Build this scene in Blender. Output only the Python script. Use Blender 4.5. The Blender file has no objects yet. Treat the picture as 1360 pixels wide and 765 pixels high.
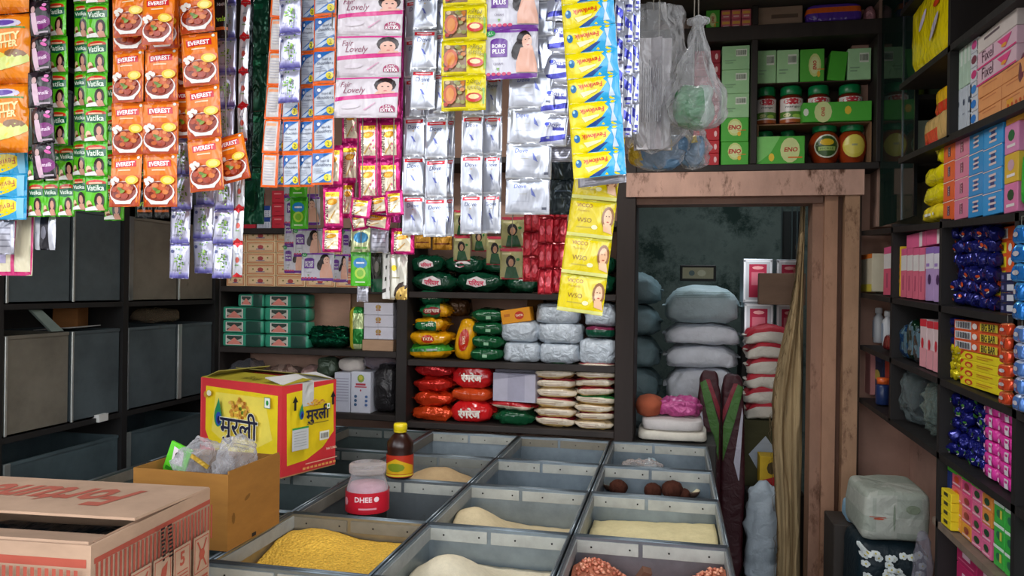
import bpy, math, random
from math import sin, cos, pi, radians
from mathutils import Vector, Matrix, noise
from mathutils.geometry import tessellate_polygon

C = bpy.context.scene.collection
sc = bpy.context.scene
# ------------------------------------------------------------------ camera
YAW, ROLL, FPX = radians(11.9), radians(.8), 1020.0
EYE = Vector((0, 0, 1.5))
_F = Vector((-sin(YAW), cos(YAW), 0)); _R0 = Vector((cos(YAW), sin(YAW), 0)); _U0 = Vector((0, 0, 1))
_R = _R0*cos(ROLL) + _U0*sin(ROLL); _U = _U0*cos(ROLL) - _R0*sin(ROLL)
cd = bpy.data.cameras.new('camera'); cd.sensor_width = 36; cd.lens = 36*FPX/1360; cd.clip_start = .02
cam = bpy.data.objects.new('camera', cd); C.objects.link(cam); sc.camera = cam
cam.matrix_world = Matrix(((_R.x, _U.x, -_F.x, EYE.x), (_R.y, _U.y, -_F.y, EYE.y), (_R.z, _U.z, -_F.z, EYE.z), (0, 0, 0, 1)))
# ------------------------------------------------------------------ sky light of the street and exposure
sc.view_settings.view_transform = 'Standard'; sc.view_settings.look = 'None'
sc.view_settings.gamma = 1; sc.view_settings.use_curve_mapping = False
sc.view_settings.exposure = 0.0
world = bpy.data.worlds.new('street_daylight'); sc.world = world; world.use_nodes = True
wn = world.node_tree; bg = wn.nodes['Background']
wtc = wn.nodes.new('ShaderNodeTexCoord'); wsep = wn.nodes.new('ShaderNodeSeparateXYZ'); wrmp = wn.nodes.new('ShaderNodeValToRGB')
wn.links.new(wtc.outputs['Generated'], wsep.inputs[0]); wn.links.new(wsep.outputs['Z'], wrmp.inputs[0])
wn.links.new(wrmp.outputs[0], bg.inputs[0])
e = wrmp.color_ramp.elements
e[0].position = 0; e[0].color = (.3, .29, .28, 1)
e[1].position = .05; e[1].color = (.85, .85, .86, 1)
k = e.new(.2); k.color = (1.5, 1.55, 1.62, 1)
k = e.new(.5); k.color = (.95, 1.02, 1.12, 1)
k = e.new(1.0); k.color = (.7, .78, .9, 1)
# facades, awnings and gaps of sky across the street
wno = wn.nodes.new('ShaderNodeTexNoise'); wno.inputs['Scale'].default_value = 3.2; wno.inputs['Detail'].default_value = 2
wmr = wn.nodes.new('ShaderNodeMapRange'); wmr.inputs[1].default_value = .42; wmr.inputs[2].default_value = .58; wmr.inputs[3].default_value = 1.2; wmr.inputs[4].default_value = 4.6
wn.links.new(wtc.outputs['Generated'], wno.inputs['Vector']); wn.links.new(wno.outputs[0], wmr.inputs[0]); wn.links.new(wmr.outputs[0], bg.inputs[1])

def area(name, loc, target, size, power, col=(1, 1, 1), sy=None):
    l = bpy.data.lights.new(name, 'AREA'); l.shape = 'RECTANGLE'; l.size = size; l.size_y = sy or size; l.energy = power; l.color = col
    o = bpy.data.objects.new(name, l); C.objects.link(o); o.location = loc
    o.rotation_euler = (Vector(target)-Vector(loc)).to_track_quat('-Z', 'Y').to_euler()
    return o
added_fill = area('added_fill_light', (-.6, 2.55, 2.66), (-.6, 2.75, 0), 1.2, 21, (1, .97, .93), .06)  # fill light added to brighten the back shelves
area('added_fill_of_back_room', (.3, 4.6, 2.5), (.3, 4.5, 0), .5, 8, (.82, .93, 1))  # added fill for the store room

# ------------------------------------------------------------------ pixel of the photo -> point on a plane of the room
def ray(px, py):
    return _F + _R*((px-680)/FPX) + _U*((382.5-py)/FPX)
def PX(px, py, X):
    d = ray(px, py); return EYE + d*((X-EYE.x)/d.x)
def PY(px, py, Y):
    d = ray(px, py); return EYE + d*((Y-EYE.y)/d.y)
def PZ(px, py, Z):
    d = ray(px, py); return EYE + d*((Z-EYE.z)/d.z)

# ------------------------------------------------------------------ colour and materials
_cc = {}
def lin(h):
    if not isinstance(h, str): return h
    if h not in _cc:
        r = [int(h[i:i+2], 16)/255 for i in (1, 3, 5)]
        _cc[h] = tuple((c/12.92 if c <= .04045 else ((c+.055)/1.055)**2.4) for c in r)
    return _cc[h]

MATS = {}
def mk(name, rough=.5, metal=0., spec=.5, bump=0., bscale=30., bdet=3., stretch=(1, 1, 1), mott=0., mscale=6., coat=0., bdist=.01, vor=False, dirt=None):
    m = bpy.data.materials.new(name); m.use_nodes = True; nt = m.node_tree; N = nt.nodes; L = nt.links
    p = N['Principled BSDF']; p.inputs['Roughness'].default_value = rough; p.inputs['Metallic'].default_value = metal
    p.inputs['Specular IOR Level'].default_value = spec; p.inputs['Coat Weight'].default_value = coat; p.inputs['Coat Roughness'].default_value = .08
    a = N.new('ShaderNodeAttribute'); a.attribute_name = 'Col'
    tc = N.new('ShaderNodeTexCoord'); oi = N.new('ShaderNodeObjectInfo')
    ad = N.new('ShaderNodeVectorMath'); ad.operation = 'ADD'
    mu = N.new('ShaderNodeVectorMath'); mu.operation = 'MULTIPLY'; mu.inputs[1].default_value = stretch
    sx = N.new('ShaderNodeMath'); sx.operation = 'MULTIPLY'; sx.inputs[1].default_value = 37.7
    L.new(oi.outputs['Random'], sx.inputs[0]); L.new(tc.outputs['Object'], mu.inputs[0]); L.new(mu.outputs[0], ad.inputs[0]); L.new(sx.outputs[0], ad.inputs[1])
    src = a.outputs['Color']
    if mott:
        n = N.new('ShaderNodeTexNoise'); n.inputs['Scale'].default_value = mscale; n.inputs['Detail'].default_value = 6; n.inputs['Roughness'].default_value = .65
        L.new(ad.outputs[0], n.inputs['Vector'])
        mr = N.new('ShaderNodeMapRange'); mr.inputs[1].default_value = .3; mr.inputs[2].default_value = .7
        mr.inputs[3].default_value = 1-mott; mr.inputs[4].default_value = 1+mott*.45; L.new(n.outputs[0], mr.inputs[0])
        vm = N.new('ShaderNodeVectorMath'); vm.operation = 'SCALE'; L.new(src, vm.inputs[0]); L.new(mr.outputs[0], vm.inputs['Scale']); src = vm.outputs[0]
    if dirt:
        n2 = N.new('ShaderNodeTexNoise'); n2.inputs['Scale'].default_value = dirt[1]; n2.inputs['Detail'].default_value = 8; n2.inputs['Roughness'].default_value = .75
        L.new(ad.outputs[0], n2.inputs['Vector'])
        m2 = N.new('ShaderNodeMapRange'); m2.inputs[1].default_value = dirt[2]; m2.inputs[2].default_value = dirt[2]+.12; L.new(n2.outputs[0], m2.inputs[0])
        mx = N.new('ShaderNodeMix'); mx.data_type = 'RGBA'; L.new(m2.outputs[0], mx.inputs[0]); L.new(src, mx.inputs[6]); mx.inputs[7].default_value = (*lin(dirt[0]), 1); src = mx.outputs[2]
    L.new(src, p.inputs['Base Color'])
    if bump:
        if vor:
            n = N.new('ShaderNodeTexVoronoi'); n.inputs['Scale'].default_value = bscale
        else:
            n = N.new('ShaderNodeTexNoise'); n.inputs['Scale'].default_value = bscale; n.inputs['Detail'].default_value = bdet; n.inputs['Distortion'].default_value = .6
        L.new(ad.outputs[0], n.inputs['Vector'])
        b = N.new('ShaderNodeBump'); b.inputs['Strength'].default_value = bump; b.inputs['Distance'].default_value = bdist
        L.new(n.outputs[0], b.inputs['Height']); L.new(b.outputs[0], p.inputs['Normal'])
    MATS[name] = m; return m
mk('film', .15, 0, .5, .8, 24, 2, (1, 1, .5), bdist=.014)
mk('foil', .18, .4, .5, .8, 30, 2, (1, 1, .6), bdist=.014)
mk('silver', .2, .5, .6, .7, 20, 2, (1, 1, .35), bdist=.016)
mk('ink', .2, 0, .5, .55, 24, 2, (1, 1, .5), bdist=.014)
mk('carton', .55, 0, .4, .06, 60, bdist=.004, mott=.08, mscale=20)
mk('glosscarton', .3, 0, .5, .12, 14, bdist=.006)
mk('cardboard', .85, 0, .2, .12, 90, stretch=(1, 1, 3), bdist=.002, mott=.2, mscale=5)
mk('zinc', .38, .72, .5, .12, 9, bdist=.01, mott=.32, mscale=7)
mk('zincold', .5, .25, .4, .15, 12, bdist=.008, mott=.35, mscale=5, dirt=('#3c3a33', 5, .62))
mk('enamel', .5, 0, .4, .05, 30, mott=.22, mscale=14, dirt=('#4a4238', 16, .66))
mk('wood', .6, 0, .35, .25, 18, stretch=(1, 1, .12), bdist=.006, mott=.4, mscale=7)
mk('oldpaint', .6, 0, .35, .3, 22, stretch=(1, 1, .4), bdist=.006, mott=.3, mscale=6, dirt=('#5a3a28', 11, .56))
mk('plaster', .85, 0, .2, .2, 14, bdist=.006, mott=.22, mscale=3.5, dirt=('#4a4038', 4, .66))
mk('mould', .9, 0, .15, .2, 10, bdist=.006, mott=.5, mscale=2.2, dirt=('#2a3833', 2.2, .5))
mk('concrete', .8, 0, .3, .2, 25, mott=.3, mscale=4)
mk('cloth', .9, 0, .15, .3, 160, bdist=.002, mott=.15, mscale=14)
mk('woven', .55, 0, .4, .7, 22, bdist=.012, mott=.14, mscale=10)
mk('plastic', .3, 0, .5)
mk('metal', .3, .9, .5)
mk('grainfine', .9, 0, .15, .5, 260, 4, bdist=.003, mott=.1, mscale=60)
mk('graincoarse', .75, 0, .3, 1., 130, bdist=.006, mott=.32, mscale=150, vor=True)
mk('tinsel', .25, .75, .5, .8, 60, bdist=.01, mott=.5, mscale=40)
mk('wrinkled', .32, .1, .5, .9, 24, 3, bdist=.02)
mk('fibre', .95, 0, .1, .9, 60, 4, (1, 1, .06), bdist=.012, mott=.35, mscale=30)
def mkclear(name, tint, amount, rough=.15, bump=.8, bscale=18):
    m = mk(name, rough, 0, .6, bump, bscale, bdist=.02); nt = m.node_tree; N = nt.nodes; L = nt.links
    p = N['Principled BSDF']; t = N.new('ShaderNodeBsdfTransparent'); t.inputs[0].default_value = (*lin(tint), 1)
    lw = N.new('ShaderNodeLayerWeight'); lw.inputs[0].default_value = .4
    mr = N.new('ShaderNodeMapRange'); mr.inputs[3].default_value = amount; mr.inputs[4].default_value = min(1, amount+.5); L.new(lw.outputs['Facing'], mr.inputs[0])
    mx = N.new('ShaderNodeMixShader'); L.new(mr.outputs[0], mx.inputs[0]); L.new(t.outputs[0], mx.inputs[1]); L.new(p.outputs[0], mx.inputs[2])
    L.new(mx.outputs[0], N['Material Output'].inputs[0]); return m
mkclear('polythene', '#f0f1f2', .13, .12, 1., 26)
mkclear('polythene_thin', '#fafafa', .16, .15, .7, 16)
mkclear('clearplastic', '#f0f0f0', .1, .1, .15, 10)
mkclear('tintglass', '#7fa39b', .1, .03, 0, 1)

# ------------------------------------------------------------------ text outlines
_tc = {}
def textris(s, bold=0.):
    key = (s, bold)
    if key in _tc: return _tc[key]
    c = bpy.data.curves.new('lettering', 'FONT'); c.body = s; c.resolution_u = 2; c.offset = bold
    o = bpy.data.objects.new('lettering', c); C.objects.link(o)
    m = o.to_mesh(); m.calc_loop_triangles()
    P = [(v.co.x, v.co.y) for v in m.vertices]; T = [tuple(t.vertices) for t in m.loop_triangles]
    o.to_mesh_clear(); bpy.data.objects.remove(o); bpy.data.curves.remove(c)
    if not P: P = [(0, 0)]; T = []
    x0 = min(p[0] for p in P); x1 = max(p[0] for p in P); y0 = min(p[1] for p in P); y1 = max(p[1] for p in P)
    _tc[key] = ([(x-(x0+x1)/2, y-(y0+y1)/2) for x, y in P], T, x1-x0, y1-y0); return _tc[key]

# ------------------------------------------------------------------ mesh builder
class B:
    def __init__(s, mat='carton'):
        s.v = []; s.f = []; s.c = []; s.m = []; s.mn = []; s.mat = mat; s.X = None; s.smooth = set()
    def add(s, vs, fs, col, mat=None, smooth=False):
        mat = mat or s.mat
        if mat not in s.mn: s.mn.append(mat)
        mi = s.mn.index(mat); n = len(s.v)
        if s.X is not None: vs = [s.X @ Vector(p) for p in vs]
        s.v += [tuple(p) for p in vs]
        for i, f in enumerate(fs):
            if smooth: s.smooth.add(len(s.f))
            s.f.append(tuple(n+q for q in f)); s.c.append(lin(col[i]) if isinstance(col, list) else lin(col)); s.m.append(mi)
    def box(s, x0, x1, y0, y1, z0, z1, col, mat=None, ch=.0):
        if ch <= 0:
            vs = [(x, y, z) for x in (x0, x1) for y in (y0, y1) for z in (z0, z1)]
            s.add(vs, [(0, 1, 3, 2), (4, 6, 7, 5), (0, 4, 5, 1), (2, 3, 7, 6), (0, 2, 6, 4), (1, 5, 7, 3)], col, mat); return
        ch = min(ch, (x1-x0)*.3, (y1-y0)*.3, (z1-z0)*.3); vs = []; ix = {}
        for a in (0, 1):
            for b in (0, 1):
                for c in (0, 1):
                    P = ((x0, x1)[a], (y0, y1)[b], (z0, z1)[c]); S = (1-2*a, 1-2*b, 1-2*c)
                    for k in range(3):
                        q = [P[i]+(0 if i == k else S[i]*ch) for i in range(3)]; ix[a, b, c, k] = len(vs); vs.append(q)
        F = []
        def o(q):  # outward orientation
            p = [Vector(vs[i]) for i in q]; n = (p[1]-p[0]).cross(p[2]-p[0]); ce = Vector(((x0+x1)/2, (y0+y1)/2, (z0+z1)/2))
            F.append(tuple(q) if n.dot(sum(p, Vector())/len(p)-ce) > 0 else tuple(reversed(q)))
        for k in range(3):
            i, j = [q for q in range(3) if q != k]
            for a in (0, 1):
                q = []
                for b, c in ((0, 0), (1, 0), (1, 1), (0, 1)):
                    t = [0, 0, 0]; t[k] = a; t[i] = b; t[j] = c; q.append(ix[(*t, k)])
                o(q)
            for b in (0, 1):
                for c in (0, 1):
                    q = []
                    for a, kk in ((0, i), (1, i), (1, j), (0, j)):
                        t = [0, 0, 0]; t[k] = a; t[i] = b; t[j] = c; q.append(ix[(*t, kk)])
                    o(q)
        for a in (0, 1):
            for b in (0, 1):
                for c in (0, 1): o([ix[a, b, c, k] for k in range(3)])
        s.add(vs, F, col, mat)
    def prism(s, pts, y0, y1, col, mat=None):     # outline in x,z pushed along y
        n = len(pts); vs = [(x, y0, z) for x, z in pts]+[(x, y1, z) for x, z in pts]
        s.add(vs, [tuple(range(n)), tuple(range(2*n-1, n-1, -1))]+[(i, n+i, n+(i+1) % n, (i+1) % n) for i in range(n)], col, mat)
    def hexa(s, p, col, mat=None):                # 8 corners: 4 below, 4 above
        s.add(p, [(3, 2, 1, 0), (4, 5, 6, 7), (0, 1, 5, 4), (1, 2, 6, 5), (2, 3, 7, 6), (3, 0, 4, 7)], col, mat)
    def slab(s, q, t, col, mat=None):             # a sheet: quad given the offset vector t
        t = Vector(t); q = [Vector(a) for a in q]; s.hexa(q+[a+t for a in q], col, mat)
    def lathe(s, prof, n=20, col='#888888', mat=None, cap=True, c=(0, 0), warp=None):
        vs = []; fs = []; cols = []
        for i, (r, z) in enumerate(prof):
            for k in range(n):
                a = 2*pi*k/n; rr = r*(1 if not warp else warp(a, z)); vs.append((c[0]+rr*cos(a), c[1]+rr*sin(a), z))
        for i in range(len(prof)-1):
            for k in range(n):
                fs.append((i*n+k, i*n+(k+1) % n, (i+1)*n+(k+1) % n, (i+1)*n+k)); cols.append(col(i) if callable(col) else col)
        if cap:
            for i, rv in ((0, True), (len(prof)-1, False)):
                q = [i*n+k for k in range(n)]
                fs.append(tuple(reversed(q)) if rv else tuple(q)); cols.append(col(i) if callable(col) else col)
        s.add(vs, fs, cols, mat, True)
    def tube(s, pts, r, col, mat=None, n=6):
        pts = [Vector(p) for p in pts]; vs = []; fs = []
        for i, p in enumerate(pts):
            d = (pts[min(i+1, len(pts)-1)]-pts[max(i-1, 0)]).normalized()
            a = d.cross(Vector((0, 0, 1)) if abs(d.z) < .9 else Vector((1, 0, 0))).normalized(); b = d.cross(a)
            rr = r[i] if isinstance(r, (list, tuple)) else r
            vs += [p+a*rr*cos(2*pi*k/n)+b*rr*sin(2*pi*k/n) for k in range(n)]
        for i in range(len(pts)-1):
            fs += [(i*n+k, i*n+(k+1) % n, (i+1)*n+(k+1) % n, (i+1)*n+k) for k in range(n)]
        fs += [tuple(range(n-1, -1, -1)), tuple((len(pts)-1)*n+k for k in range(n))]
        s.add(vs, fs, col, mat, True)
    def blob(s, w, d, h, col, mat=None, e=.6, wr=.0, ws=9., seed=0, nu=28, nv=14, sag=0., z0=None, droop=0., pinch=0.):
        # soft super-ellipsoid standing on z=0, w x d x h
        vs = []; fs = []; cols = []
        def sp(a, ex): return math.copysign(abs(a)**ex, a)
        for j in range(nv+1):
            t = -pi/2+pi*j/nv
            for i in range(nu):
                a = 2*pi*i/nu
                x, y, z = sp(cos(t), e)*sp(cos(a), e), sp(cos(t), e)*sp(sin(a), e), sp(sin(t), e)
                p = Vector((x*w/2, y*d/2, z*h/2))
                if wr:
                    nn = noise.noise(Vector((x*w*ws+seed*3.1, y*d*ws, z*h*ws*1.4)))
                    nn2 = noise.noise(Vector((x*w*ws*2.7+seed, y*d*ws*2.7+5, z*h*ws*2.7)))
                    p *= 1+0.0; q = Vector((x, y, z)).normalized(); p += q*(nn*wr+nn2*wr*.4)
                if pinch: p.z *= 1-pinch*abs(x)**3
                if sag: p.z -= sag*(x*x)*h
                if droop: p.z -= droop*abs(x)**3
                p.z = max(p.z, -h/2)
                vs.append((p.x, p.y, p.z+h/2))
        for j in range(nv):
            for i in range(nu):
                fs.append((j*nu+i, j*nu+(i+1) % nu, (j+1)*nu+(i+1) % nu, (j+1)*nu+i))
                if callable(col):
                    t = -pi/2+pi*(j+.5)/nv; a = 2*pi*(i+.5)/nu
                    cols.append(col(sp(cos(t), e)*sp(cos(a), e), sp(cos(t), e)*sp(sin(a), e), sp(sin(t), e)))
                else: cols.append(col)
        s.add(vs, fs, cols, mat, True)
    def build(s, name, parent=None, label=None, cat=None, loc=None, rot=None, group=None, kind=None):
        me = bpy.data.meshes.new(name); me.from_pydata(s.v, [], s.f)
        for n in s.mn: me.materials.append(MATS[n])
        me.polygons.foreach_set('material_index', s.m)
        if s.smooth: me.polygons.foreach_set('use_smooth', [i in s.smooth for i in range(len(s.f))])
        at = me.color_attributes.new('Col', 'FLOAT_COLOR', 'CORNER'); buf = []
        for f, c in zip(s.f, s.c): buf += [c[0], c[1], c[2], 1.]*len(f)
        at.data.foreach_set('color', buf); me.update()
        o = bpy.data.objects.new(name, me); C.objects.link(o)
        if parent: o.parent = parent
        if loc is not None: o.location = loc
        if rot is not None: o.rotation_euler = rot if hasattr(rot, '__len__') else (0, 0, rot)
        tag(o, label, cat, group, kind)
        return o
LABELS = {}
def tag(o, label=None, cat=None, group=None, kind=None):
    if label: o['label'] = label; LABELS.setdefault(label, []).append(o.name)
    if cat: o['category'] = cat
    if group: o['group'] = group
    if kind: o['kind'] = kind
def thing(name, label, cat, loc, rot=0, group=None):
    o = bpy.data.objects.new(name, None); o.empty_display_size = .05; C.objects.link(o); o.location = loc
    o.rotation_euler = rot if hasattr(rot, '__len__') else (0, 0, rot); tag(o, label, cat, group); return o
def dup(root, label, loc=None, rot=None, group=None):
    r = root.copy(); C.objects.link(r); tag(r, label)
    if loc is not None: r.location = loc
    if rot is not None: r.rotation_euler = rot if hasattr(rot, '__len__') else (0, 0, rot)
    if group: r['group'] = group
    for ch in list(root.children):
        c = ch.copy(); C.objects.link(c); c.parent = r
        for g in list(ch.children):
            d = g.copy(); C.objects.link(d); d.parent = c
    return r
def struct(name, b): return b.build(name, kind='structure')

# ------------------------------------------------------------------ printing on a surface
def trisub(tri, me, out):
    st = [tri]
    while st:
        a, b, c = st.pop()
        ab = (a[0]-b[0])**2+(a[1]-b[1])**2; bc = (b[0]-c[0])**2+(b[1]-c[1])**2; ca = (c[0]-a[0])**2+(c[1]-a[1])**2
        m = max(ab, bc, ca)
        if m <= me*me: out.append((a, b, c)); continue
        if m == bc: a, b, c = b, c, a
        elif m == ca: a, b, c = c, a, b
        q = ((a[0]+b[0])/2, (a[1]+b[1])/2); st.append((a, q, c)); st.append((q, b, c))
class Print:
    def __init__(s, b, fn, w, h, mat, curved=True, step=.0003, cell=None):
        s.b = b; s.fn = fn; s.w = w; s.h = h; s.mat = mat; s.me = (cell or max(w, h)/9) if curved else 9; s.l = step; s.step = step
    def _emit(s, tris, col):
        out = []
        if s.me < 9: tris = [tuple((min(max(x, 0), s.w), min(max(y, 0), s.h)) for x, y in t) for t in tris]
        for t in tris: trisub(t, s.me, out)
        idx = {}; vs = []; fs = []
        for t in out:
            q = []
            for p in t:
                if p not in idx: idx[p] = len(vs); vs.append(s.fn(p[0]/s.w, p[1]/s.h, s.l))
                q.append(idx[p])
            (x0, y0), (x1, y1), (x2, y2) = t
            if (x1-x0)*(y2-y0)-(x2-x0)*(y1-y0) > 0: q.reverse()
            fs.append(tuple(q))
        s.b.add(vs, fs, col, s.mat, s.me < 9); s.l += s.step
    def poly(s, pts, col):
        P = [(u*s.w, v*s.h) for u, v in pts]
        T = tessellate_polygon([[Vector((x, y, 0)) for x, y in P]])
        s._emit([(P[a], P[b], P[c]) for a, b, c in T], col)
    def rect(s, u0, v0, u1, v1, col):
        a, b, c, d = (u0*s.w, v0*s.h), (u1*s.w, v0*s.h), (u1*s.w, v1*s.h), (u0*s.w, v1*s.h); s._emit([(a, b, c), (a, c, d)], col)
    def frame(s, u0, v0, u1, v1, t, col):
        tu = t/s.w; tv = t/s.h
        a = s.l
        for r in ((u0, v0, u1, v0+tv), (u0, v1-tv, u1, v1), (u0, v0, u0+tu, v1), (u1-tu, v0, u1, v1)): s.l = a; s.rect(*r, col)
    def ell(s, cu, cv, ru, rv, col, n=14, a0=0., a1=2*pi, rot=0.):
        c = (cu*s.w, cv*s.h); P = []
        for i in range(n+1):
            a = a0+(a1-a0)*i/n; x = ru*s.w*cos(a); y = rv*s.h*sin(a); P.append((c[0]+x*cos(rot)-y*sin(rot), c[1]+x*sin(rot)+y*cos(rot)))
        s._emit([(c, P[i], P[i+1]) for i in range(n)], col)
    def text(s, t, cu, cv, col, width=None, height=None, rot=0., shear=0., bold=0., mw=None, sy=1.):
        P, T, tw, th = textris(t, bold); k = (width*s.w/tw) if width else height*s.h/th
        if mw and tw*k > mw*s.w: k = mw*s.w/tw
        ca, sa = cos(rot), sin(rot); Q = []
        for x, y in P:
            x = (x+shear*y)*k; y = -y*k*sy; Q.append((cu*s.w+x*ca-y*sa, cv*s.h+x*sa+y*ca))
        s._emit([(Q[a], Q[b], Q[c]) for a, b, c in T], col)
    def woman(s, cu, cv, k, hair='#2a1a18', skin='#e0a58c', dress=None):
        a = s.w/s.h
        s.ell(cu, cv, .2*k, .26*k*a, hair); s.ell(cu-.12*k, cv+.2*k*a, .14*k, .24*k*a, hair); s.ell(cu+.11*k, cv+.15*k*a, .1*k, .2*k*a, hair)
        s.poly([(cu-.08*k, cv+.15*k*a), (cu+.12*k, cv+.15*k*a), (cu+.3*k, cv+.5*k*a), (cu+.3*k, cv+.75*k*a), (cu-.22*k, cv+.75*k*a), (cu-.2*k, cv+.45*k*a)], dress or skin)
        s.ell(cu+.03*k, cv+.03*k*a, .12*k, .18*k*a, skin)
        s.ell(cu-.02*k, cv, .02*k, .012*k*a, hair, 8); s.ell(cu+.08*k, cv, .02*k, .012*k*a, hair, 8); s.ell(cu+.03*k, cv+.11*k*a, .035*k, .013*k*a, '#b04a48', 8)
def flat(b, O, r, d, w, h, mat, step=.0003):
    O, r, d = Vector(O), Vector(r), Vector(d); n = d.cross(r)
    return Print(b, lambda u, v, l: O+r*(u*w)+d*(v*h)+n*l, w, h, mat, False, step)
def faces(b, w, d, h, which, mat, x0=0, y0=0, z0=0):
    X, Y, Z = Vector((1, 0, 0)), Vector((0, 1, 0)), Vector((0, 0, 1)); o = Vector((x0, y0, z0))
    if which == 'front': return flat(b, o+Vector((-w/2, -d/2, h)), X, -Z, w, h, mat)
    if which == 'right': return flat(b, o+Vector((w/2, -d/2, h)), Y, -Z, d, h, mat)
    if which == 'left': return flat(b, o+Vector((-w/2, d/2, h)), -Y, -Z, d, h, mat)
    if which == 'top': return flat(b, o+Vector((-w/2, d/2, h)), X, -Y, w, d, mat)
    if which == 'back': return flat(b, o+Vector((w/2, d/2, h)), -X, -Z, w, h, mat)
# ================================================================== STRUCTURE
FY = 1.1                       # the open shop front
b = B('concrete'); b.box(-3.2, 1.6, -1.5, 5.9, -.1, 0, '#5a5650'); struct('floor', b)
b = B('plaster'); b.box(-2.8, 1.25, FY, 5.7, 2.78, 2.9, '#4c4844'); struct('ceiling', b)
b = B('plaster'); b.box(-2.85, 1.25, .15, FY, 2.7, 2.78, '#5a5650'); b.build('added_light_blocker', label='added grey slab over the shop front, unseen, blocking high sky light', cat='light_blocker')  # unseen slab added to keep high sky light off the hanging strips
t = thing('added_tube_lamp', 'added white tube lamp, unseen on the ceiling, brightening the shop', 'lamp', (-.6, 2.55, 2.67)); q = B('carton'); q.box(-.63, .63, -.03, .03, .05, .11, '#d8d8d4', ch=.004); q.build('housing', t); q = B('plastic'); q.X = Matrix.Translation((0, 0, .028)) @ Matrix.Rotation(pi/2, 4, 'Y'); q.lathe([(.013, -.6), (.013, .6)], 12, '#f0f0ec'); q.build('tube', t)  # made-up fixture, out of view, for the added fill light
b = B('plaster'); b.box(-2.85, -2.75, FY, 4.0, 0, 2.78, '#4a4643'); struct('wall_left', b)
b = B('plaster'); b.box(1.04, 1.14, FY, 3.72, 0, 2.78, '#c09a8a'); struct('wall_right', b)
b = B('plaster')
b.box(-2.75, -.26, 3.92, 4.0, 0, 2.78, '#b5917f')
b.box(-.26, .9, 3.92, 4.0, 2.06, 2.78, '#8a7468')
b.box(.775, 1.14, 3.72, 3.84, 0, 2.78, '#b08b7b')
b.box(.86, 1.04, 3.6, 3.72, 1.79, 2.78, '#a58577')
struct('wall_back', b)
b = B('mould')                 # the store room behind the door
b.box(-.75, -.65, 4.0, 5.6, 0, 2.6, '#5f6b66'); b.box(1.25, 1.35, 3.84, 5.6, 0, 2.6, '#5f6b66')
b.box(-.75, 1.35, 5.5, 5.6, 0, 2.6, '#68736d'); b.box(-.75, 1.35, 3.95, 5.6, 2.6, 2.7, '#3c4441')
struct('wall_store', b)
# door frame of old painted wood
b = B('oldpaint')
b.box(-.22, .80, 3.56, 3.7, 1.925, 2.035, '#cda492')
b.box(-.22, .64, 3.60, 3.74, 1.895, 1.925, '#8a6a5a')
b.box(.60, .645, 3.62, 3.74, 0, 1.905, '#94705c'); b.box(.645, .70, 3.59, 3.74, 0, 1.925, '#a98066')
b.box(.70, .725, 3.63, 3.74, 0, 1.925, '#6b4a38'); b.box(.725, .785, 3.57, 3.74, 0, 1.925, '#b08a6c')
b.box(.785, .80, 3.6, 3.72, 0, 2.0, '#4a3428')
struct('door_1', b)
WD = '#2a2523'; WD2 = '#332c29'
# ---- back shelving
def shelf_thing(name, label, boxes, mat='wood'):
    t = thing(name, label, 'shelf', (boxes[0][1], boxes[0][3], 0))
    for n, x0, x1, y0, y1, z0, z1, col in boxes:
        q = B(mat); q.box(x0-boxes[0][1], x1-boxes[0][1], y0-boxes[0][3], y1-boxes[0][3], z0, z1, col, ch=.003); q.build(n, t)
    return t
LB = {0: 1.79, 1: 1.49, 2: 1.175, 3: .86}; CB = {1: 1.475, 2: 1.14, 3: .835}
shelf_thing('wall_shelf_unit', 'dark wooden shelf unit on the back wall holding cream soap boxes and green soap', [
    ('side_post', -2.36, -2.31, 3.6, 3.9, .0, 2.75, WD)] +
    [('shelf_board', -2.31, -1.335, 3.6, 3.9, LB[i]-.03, LB[i], WD2) for i in LB] +
    [('shelf_board', -2.31, -1.335, 3.6, 3.9, 2.13, 2.16, WD2), ('side_post', -1.335, -1.28, 3.585, 3.9, 0, 2.75, WD)])
shelf_thing('wall_shelf_unit', 'dark wooden shelf unit left of the doorway holding snack bags and white bundles', [
    ('side_post', -.262, -.175, 3.57, 3.9, 0, 2.1, '#2b211d')] +
    [('shelf_board', -1.28, -.262, 3.6, 3.9, CB[i]-.03, CB[i], WD2) for i in CB] +
    [('shelf_board', -1.28, -.262, 3.6, 3.9, 1.79, 1.82, WD2), ('shelf_board', -1.28, -.175, 3.6, 3.9, 2.1, 2.13, WD2)])
shelf_thing('over_door_cabinet', 'dark wooden cabinet above the doorway holding jars and green boxes', [
    ('shelf_board', -.175, .86, 3.56, 3.9, 2.036, 2.066, WD),
    ('shelf_board', -.175, .88, 3.56, 3.9, 2.62, 2.685, WD2),
    ('side_post', -.175, -.13, 3.56, 3.9, 2.066, 2.62, WD), ('side_post', .325, .352, 3.56, 3.9, 2.066, 2.62, WD),
    ('side_post', .845, .88, 3.56, 3.9, 2.066, 2.62, WD), ('side_post', .325, .352, 3.56, 3.9, 2.685, 2.77, WD),
    ('back_panel', -.13, .845, 3.88, 3.9, 2.066, 2.62, '#5a4a42')])
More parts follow.
